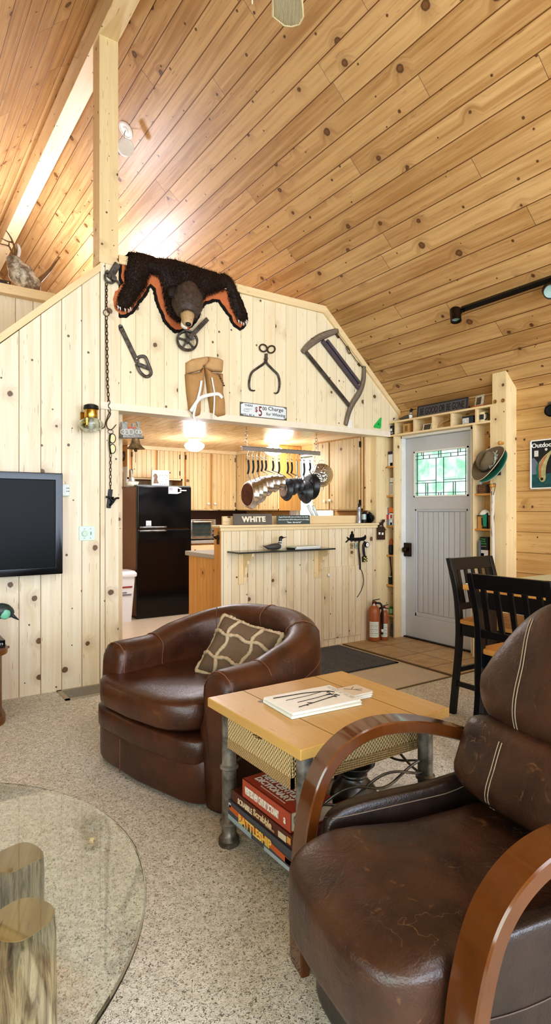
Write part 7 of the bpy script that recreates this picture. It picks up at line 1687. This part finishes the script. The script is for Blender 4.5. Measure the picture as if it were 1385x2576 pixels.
m = MB(); m.tube([qs(965, 135), qs(1000, 180), qs(1040, 235), qs(1085, 300), qs(1125, 345)], .004, 6); m.tube([qs(966, 140), qs(984, 166)], .011, 8); m.tube([qs(1100, 320), qs(1110, 335)], .010, 8); m.tube([qs(1040 + 16*math.cos(a)*.6 + 10*math.sin(a)*.5, 240 + 22*math.cos(a) - 6*math.sin(a)) for a in [2*PI*k/16 for k in range(16)]], .004, 6, loop=True); m.obj('tension_rod', M_['rust'], t, smooth=True)
# ---- green plaque and note
t = thing('state_plaque', 'bright green map shaped plaque low on header right end', 'plaque', hdr(948, 1075))
m = MB(); m.poly(crop([(1190,705),(1195,690),(1210,672),(1228,650),(1236,646),(1234,670),(1233,700),(1228,712),(1200,708)], *T0, TS), fh, .012); m.obj('plaque_shape', solid('#2fbf5a', .4, var=.1), t, bevel=.002)
m = MB(); a, b = crop([(1212, 690), (1222, 678)], *T0, TS); m.poly([(a[0], a[1]), (b[0], a[1]), ((a[0]+b[0])/2, b[1])], fh @ Matrix.Translation((0, 0, .012)), .002); m.obj('tree_mark', solid('#186a30', .5), t)
a, b = Z2(873, 1075), Z2(884, 1056); m = MB(); m.box(a[0], a[1] + .0, .001, b[0], b[1], .004, fh); m.obj('wall_note', M_['paper'], label='small white card tucked behind the bow saw foot', cat='card')
# ---- dinner bell with locomotive
YBl = WY + .06; bl = lambda a, b, off=0: onY(180 + a*240/1385, 1000 + b*240/1385, YBl - off)
t = thing('dinner_bell', 'bronze dinner bell with cast locomotive bracket on the pine post', 'bell', bl(930, 800))
fbl = frame((0, YBl, 0), (0, -1, 0)); q2 = lambda a, b: (lambda p: (p.x, p.z))(bl(a, b))
m = MB(); m.poly([q2(*p) for p in ((735,585),(735,545),(715,520),(715,440),(712,355),(800,355),(800,430),(870,430),(870,380),(900,370),(910,430),(945,430),(950,400),(930,355),(985,350),(975,440),(985,470),(1010,500),(1010,560),(1040,585))], fbl, .012); m.obj('locomotive', solid('#a9a6a0', .5, var=.6, scale=60), t)
m = MB(); m.poly([q2(*p) for p in ((800,455),(810,425),(920,430),(930,455))], fbl @ Matrix.Translation((0,0,.012)), .004); m.obj('red_boiler', solid('#b8604a', .5), t)
m = MB()
for a, r in ((745, .02), (800, .022), (860, .022), (950, .015), (990, .014)):
    c = bl(a, 500, .014); m.tube([c + Vector((r*math.cos(2*PI*k/16), 0, r*math.sin(2*PI*k/16))) for k in range(16)], .004, 5, loop=True)
m.obj('wheel_rims', solid('#d8d4cc', .5), t, smooth=True)
m = MB(); m.bar(Vector((1.514, YBl, bl(800, 582).z)), bl(1045, 582), .02, .01, (0, 1, 0)); m.bar(Vector((1.517, YBl, bl(800, 640).z)), Vector((1.517, YBl, bl(800, 350).z)), .03, .008, (0, 1, 0)); m.obj('bracket', M_['iron'], t)
bc_ = bl(930, 590); f = frame(bc_, (0, 0, -1), (1, 0, 0)); m = MB(); hb = bc_.z - bl(930, 745).z; m.lathe([(.015, 0), (.028, .005), (.034, hb*.3), (.042, hb*.6), (.058, hb*.85), (.074, hb), (.070, hb), (.05, hb*.8), (.03, hb*.4), (.001, hb*.3)], f, 32); m.obj('bell_cup', M_['bell'], t, ang=50)
m = MB(); m.lathe([(.004, hb*.5), (.004, hb*.95), (.013, hb*1.02), (.013, hb*1.2), (.006, hb*1.28), (.001, hb*1.3)], f, 14); m.tube([f @ Vector((0, 0, hb*1.3)), f @ Vector((.002, 0, hb*2.3))], .0018, 5); m.obj('clapper', M_['rust'], t, ang=40)
# ---------------------------------------------------------------- tv wall fittings
fw_ = frame((0, WY, 0), (0, -1, 0))
def TW(px, py, off=0): return onY(px, py, WY - off)
t = thing('oil_lamp', 'brass wall oil lamp with round clear glass and black top', 'wall lamp', TW(232, 1085))
lc = TW(229, 1068, .11); f = frame(lc, (0, 0, 1), (1, 0, 0))
m = MB(); m.lathe([(.035, -.052), (.055, -.045), (.082, -.012), (.088, .005), (.075, .025), (.05, .042), (.046, .046), (.048, .042), (.072, .022), (.084, .004), (.078, -.012), (.052, -.042), (.001, -.049)], f, 32); m.obj('glass_globe', M_['glass'], t, smooth=True)
m = MB(); m.lathe([(.043, .045), (.046, .05), (.046, .105), (.043, .11), (.001, .11)], f, 24); m.obj('brass_gallery', M_['brass'], t, ang=40)
m = MB(); m.lathe([(.05, .108), (.054, .112), (.05, .135), (.03, .145), (.001, .147)], f, 24); m.obj('lamp_top', M_['rubber'], t, ang=40)
m = MB(); m.lathe([(.006, -.05), (.018, -.03), (.02, .0), (.012, .03), (.001, .04)], f, 14); m.obj('burner', M_['white'], t, smooth=True)
m = MB(); z0 = lc.z; xr = TW(209, 1060).x
for z in (z0 + .085, z0 - .01): m.bar((lc.x - .04, lc.y, z), (xr, lc.y + .02, z), .010, .012)
m.bar((xr, lc.y + .02, z0 - .012), (xr, lc.y + .02, z0 + .09), .012, .012, (0, 1, 0)); m.box(xr - .022, WY - .012, z0 - .03, xr + .012, WY - .001, z0 + .10); m.bar((xr, lc.y + .02, z0 + .02), (xr, WY - .01, z0 + .02), .014, .014); m.obj('bracket', M_['brass'], t)
a, b = TW(157.5, 1248, 0), TW(173, 1218, 0); t = thing('thermostat', 'small white thermostat beside the television top corner', 'thermostat', TW(165, 1248))
m = MB(); m.box(a.x - .03, a.z, .001, b.x, b.z, .024, fw_); m.obj('thermostat_case', solid('#e6efe9', .4), t, bevel=.006)
m = MB()
for u, v in ((.55, .65), (.55, .4), (.8, .65), (.8, .4)): m.box(a.x + (b.x-a.x)*u - .003, a.z + (b.z-a.z)*v - .003, .024, a.x + (b.x-a.x)*u + .003, a.z + (b.z-a.z)*v + .003, .026, fw_)
m.obj('button', solid('#3a3f42', .5), t)
a, b = TW(198.5, 1360, 0), TW(238.5, 1323, 0); t = thing('dimmer_plate', 'square pale mint wall plate with round dimmer knob', 'switch plate', TW(218, 1360))
W, H = b.x - a.x, b.z - a.z; f = frame((a.x, WY, a.z), (0, -1, 0)); m = MB(); m.box(0, 0, .001, W, H, .008, f); m.obj('plate', solid('#d3ecdd', .4, var=.02), t, bevel=.002)
m = MB(); m.lathe([(.021, 0), (.02, .010), (.017, .014), (.001, .014)], f @ Matrix.Translation((.32*W, .48*H, .008)), 24); m.obj('dimmer_knob', solid('#c9e0cc', .35), t, ang=40)
m = MB(); m.box(.69*W, .38*H, .008, .76*W, .60*H, .014, f); m.obj('toggle_switch', solid('#8fa098', .4), t)
m = MB()
for u, v in ((.32, .16), (.32, .8), (.70, .16), (.70, .8)): m.lathe([(.0035, 0), (.001, .001)], f @ Matrix.Translation((u*W, v*H, .008)), 8)
m.obj('screws', M_['pewter'], t)
# ---------------------------------------------------------------- loft ledge
LDY, LDZ = 5.50, 3.2005
L_ = lambda px, py, off=0: onY(px, py, LDY - off)
LS = 320/1385; l2 = lambda a, b, off=0: onY(a*LS, 560 + b*LS, LDY - off)
t = thing('deer_mount', 'grey deer bust mount with antlers resting on the loft ledge', 'deer mount', l2(260, 720))
body = [(l2(85, 385, .02), .016), (l2(110, 400), .04), (l2(150, 425), .062), (l2(175, 480), .075), (l2(215, 545), .105), (l2(280, 610), .10), (l2(345, 650), .075), (l2(400, 672), .05), (l2(430, 690), .02)]
p = []; r_ = []
for (a, ra), (b, rb) in zip(body, body[1:]):
    for k in range(4): p.append(a.lerp(b, k/4)); r_.append(ra + (rb-ra)*k/4)
p.append(body[-1][0]); r_.append(body[-1][1]); m = MB(); m.tube(p, r_, 18)
for v in m.v: v.z = max(v.z, LDZ + .001)
m.obj('head_and_neck', M_['deer'], t, smooth=True)
m = MB(); m.tube(spline([l2(185, 390, -.02), l2(205, 330, -.03), l2(200, 270, -.03), l2(180, 230, -.02)], 5), [.02 + .016*math.sin(PI*i/15) for i in range(15)] + [.004], 10, flat=.5); m.obj('ear', solid('#efe8dc', .8, var=.15), t, smooth=True)
hn = solid('#7a5a38', .55, var=.3)
m = MB()
for pts, r in (([(165,385),(165,300),(140,215),(110,150),(65,85)], .012), ([(140,215),(85,205),(15,170)], .009), ([(155,370),(120,300),(90,255),(0,230)], .011), ([(95,260),(100,215)], .008), ([(170,380),(185,300),(180,232)], .007)):
    pp_ = spline([l2(a, b, .02 if r > .010 else .0) for a, b in pts], 5); m.tube(pp_, [r*(1 - .7*i/len(pp_)) for i in range(len(pp_))], 8)
m.obj('antlers', hn, t, smooth=True)
t = thing('long_horn', 'brown curved horn rising behind the deer bust on ledge', 'horn', l2(430, 700, -.1))
pp_ = spline([l2(415, 640, -.1), l2(470, 590, -.1), l2(540, 520, -.1), l2(600, 440, -.1), l2(650, 375, -.1)], 6); m = MB(); base_ = Vector((pp_[0].x - .02, pp_[0].y, LDZ)); m.tube([base_] + pp_, [.03] + [.026*(1 - .9*i/len(pp_)) for i in range(len(pp_))], 10); m.obj('horn', solid('#8a6a4a', .5, var=.3), t, smooth=True)
a, b = l2(-60, 680), l2(105, 625); t = thing('dark_case', 'dark brown long case lying at the loft ledge left end', 'case', l2(20, 680))
m = MB(); m.box(a.x, LDY - .07, LDZ, b.x, LDY + .05, LDZ + .055); m.obj('case_body', solid('#3a241c', .5), t, bevel=.006); m = MB(); m.box(a.x + .1, LDY - .075, LDZ + .03, b.x - .03, LDY - .069, LDZ + .042); m.obj('latch', M_['brass'], t)
# ---------------------------------------------------------------- on the ceiling
def onC(px, py, gap=0.0):
    d = ray(px, py); t_ = (RZ - gap + SL*RX - EYE) / (d.z + SL*d.x); return Vector((0, 0, EYE)) + d*t_
NS = Vector((-SL, 0, -1)).normalized()     # inward normal of the right slope
t = thing('smoke_alarm', 'white smoke alarm dangling on a wire from its ceiling plate', 'smoke alarm', onC(316, 370))
pc_ = onC(317, 327); m = MB(); m.lathe([(.075, 0), (.075, .008), (.062, .012), (.058, .006), (.03, .006), (.028, .014), (.001, .014)], frame(pc_, NS), 32); m.obj('ceiling_plate', M_['white'], t, ang=40)
dn = onC(316, 327) * 1; al = _t(316, 371, (pc_ - Vector((0, 0, EYE))).dot(Vector((S_, C_, 0))) - .03)
m = MB(); m.lathe([(.001, -.02), (.06, -.02), (.072, -.012), (.074, .008), (.062, .020), (.001, .024)], frame(al, Vector((-.35, -.55, -.75))), 32); m.obj('alarm_body', M_['white'], t, ang=40)
m = MB(); m.tube([pc_ + NS*.012, pc_ + NS*.03 + Vector((0, 0, -.03)), al + Vector((0, 0, .02))], .003, 6); m.obj('wire', solid('#77726a', .5), t, smooth=True)
tA, tB = onC(1163, 775), onC(1400, 695); dirv = Vector((0, -1, 0)); L0 = tA; L1 = Vector((tA.x, tA.y - 1.35, tA.z))
t = thing('track_light', 'black ceiling track light with two round spot heads', 'track light', L0 + NS*.05)
sd = NS.cross(dirv).normalized(); m = MB(); m.bar(L0 + NS*.02, L1 + NS*.02, .036, .036, NS); m.obj('track', M_['blackmetal'], t, bevel=.002)
def head(px, py, aim, r=.042, L=.12):
    c = onC(px, py, .0); c = c + NS*.0; c = onC(px, py, .16); d = Vector(aim).normalized(); y = max(L1.y, min(L0.y - .02, c.y)); st_ = Vector((L0.x, y, L0.z)) + NS*.03
    m = MB(); m.lathe([(.001, -L*.5), (r*.6, -L*.48), (r, -L*.36), (r, L*.5), (r*.9, L*.5), (r*.88, L*.2), (.001, L*.15)], frame(c, d), 24); h = m.obj('spot_head', M_['bronze'], t, ang=40)
    m = MB(); m.tube([st_, st_ + NS*.05, c], .010, 8); m.lathe([(.02, 0), (.02, .02), (.001, .02)], frame(st_ - NS*.012, NS), 14); m.obj('swivel', M_['blackmetal'], h)
    m = MB(); m.lathe([(r*.86, L*.3), (.001, L*.26)], frame(c, d), 20, cap=False); m.obj('lens', solid('#8fa8a0', .1), h)
head(1145, 791, (-.2, -.25, -1)); head(1383, 731, (-.75, -.55, -.45), .05)
# ceiling fan hung from the ridge; only a woven blade tip reaches into view
FC = Vector((1.4375, 2.05, 3.80)); t = thing('ceiling_fan', 'ceiling fan with woven cane blades hung from the ridge beam', 'ceiling fan', FC)
f = frame(FC, (0, 0, 1), (1, 0, 0)); m = MB(); m.lathe([(.02, .06), (.02, .95), (.07, .96), (.075, 1.025), (.001, 1.028)], f, 20); m.obj('down_rod', M_['bronze'], t, ang=40)
m = MB(); m.lathe([(.05, -.10), (.10, -.09), (.12, -.03), (.12, .05), (.07, .08), (.001, .085)], f, 28); m.obj('motor_housing', M_['bronze'], t, ang=40)
tipd = _t(724, 66, 3.02); dv = Vector((tipd.x - FC.x, tipd.y - FC.y, 0)); a0_ = math.atan2(dv.y, dv.x); BL = dv.length; bz_ = tipd.z - FC.z
for k in range(5):
    a = a0_ + 2*PI*k/5; M = Matrix.Translation(FC) @ Matrix.Rotation(a, 4, 'Z') @ Matrix.Translation((0, 0, bz_)) @ Matrix.Rotation(math.radians(9), 4, 'X')
    w0_, w1_ = .058, .078; ol = [(.16, -w0_), (BL-.07, -w1_), (BL-.02, -w1_+.018), (BL, -.02), (BL, .02), (BL-.05, w1_), (.16, w0_)]
    m = MB(); m.poly(ol, M, .006); m.obj('woven_blade', M_['caneb'] if 'caneb' in M_ else M_['cane'], t, grain=(math.cos(a), math.sin(a), 0))
    m = MB(); m.tube([M @ Vector((x, y, .003)) for x, y in ol], .006, 6, loop=True); m.obj('blade_rim', solid('#d9c9a0', .6), t, smooth=True)
    m = MB(); m.bar(M @ Vector((.09, 0, .0)), M @ Vector((.24, 0, .0)), .05, .01); m.obj('blade_iron', M_['bronze'], t)
m = MB(); pc0 = _t(634, 10, 2.75); m.tube([Vector((pc0.x, pc0.y, pc0.z)), Vector((pc0.x, pc0.y, FC.z - .07))], .003, 6); m.tube([Vector((pc0.x, pc0.y, FC.z - .06)), FC + Vector((0, 0, -.06))], .003, 6); m.obj('pull_chain', solid('#e6dcc0', .4), t, smooth=True)
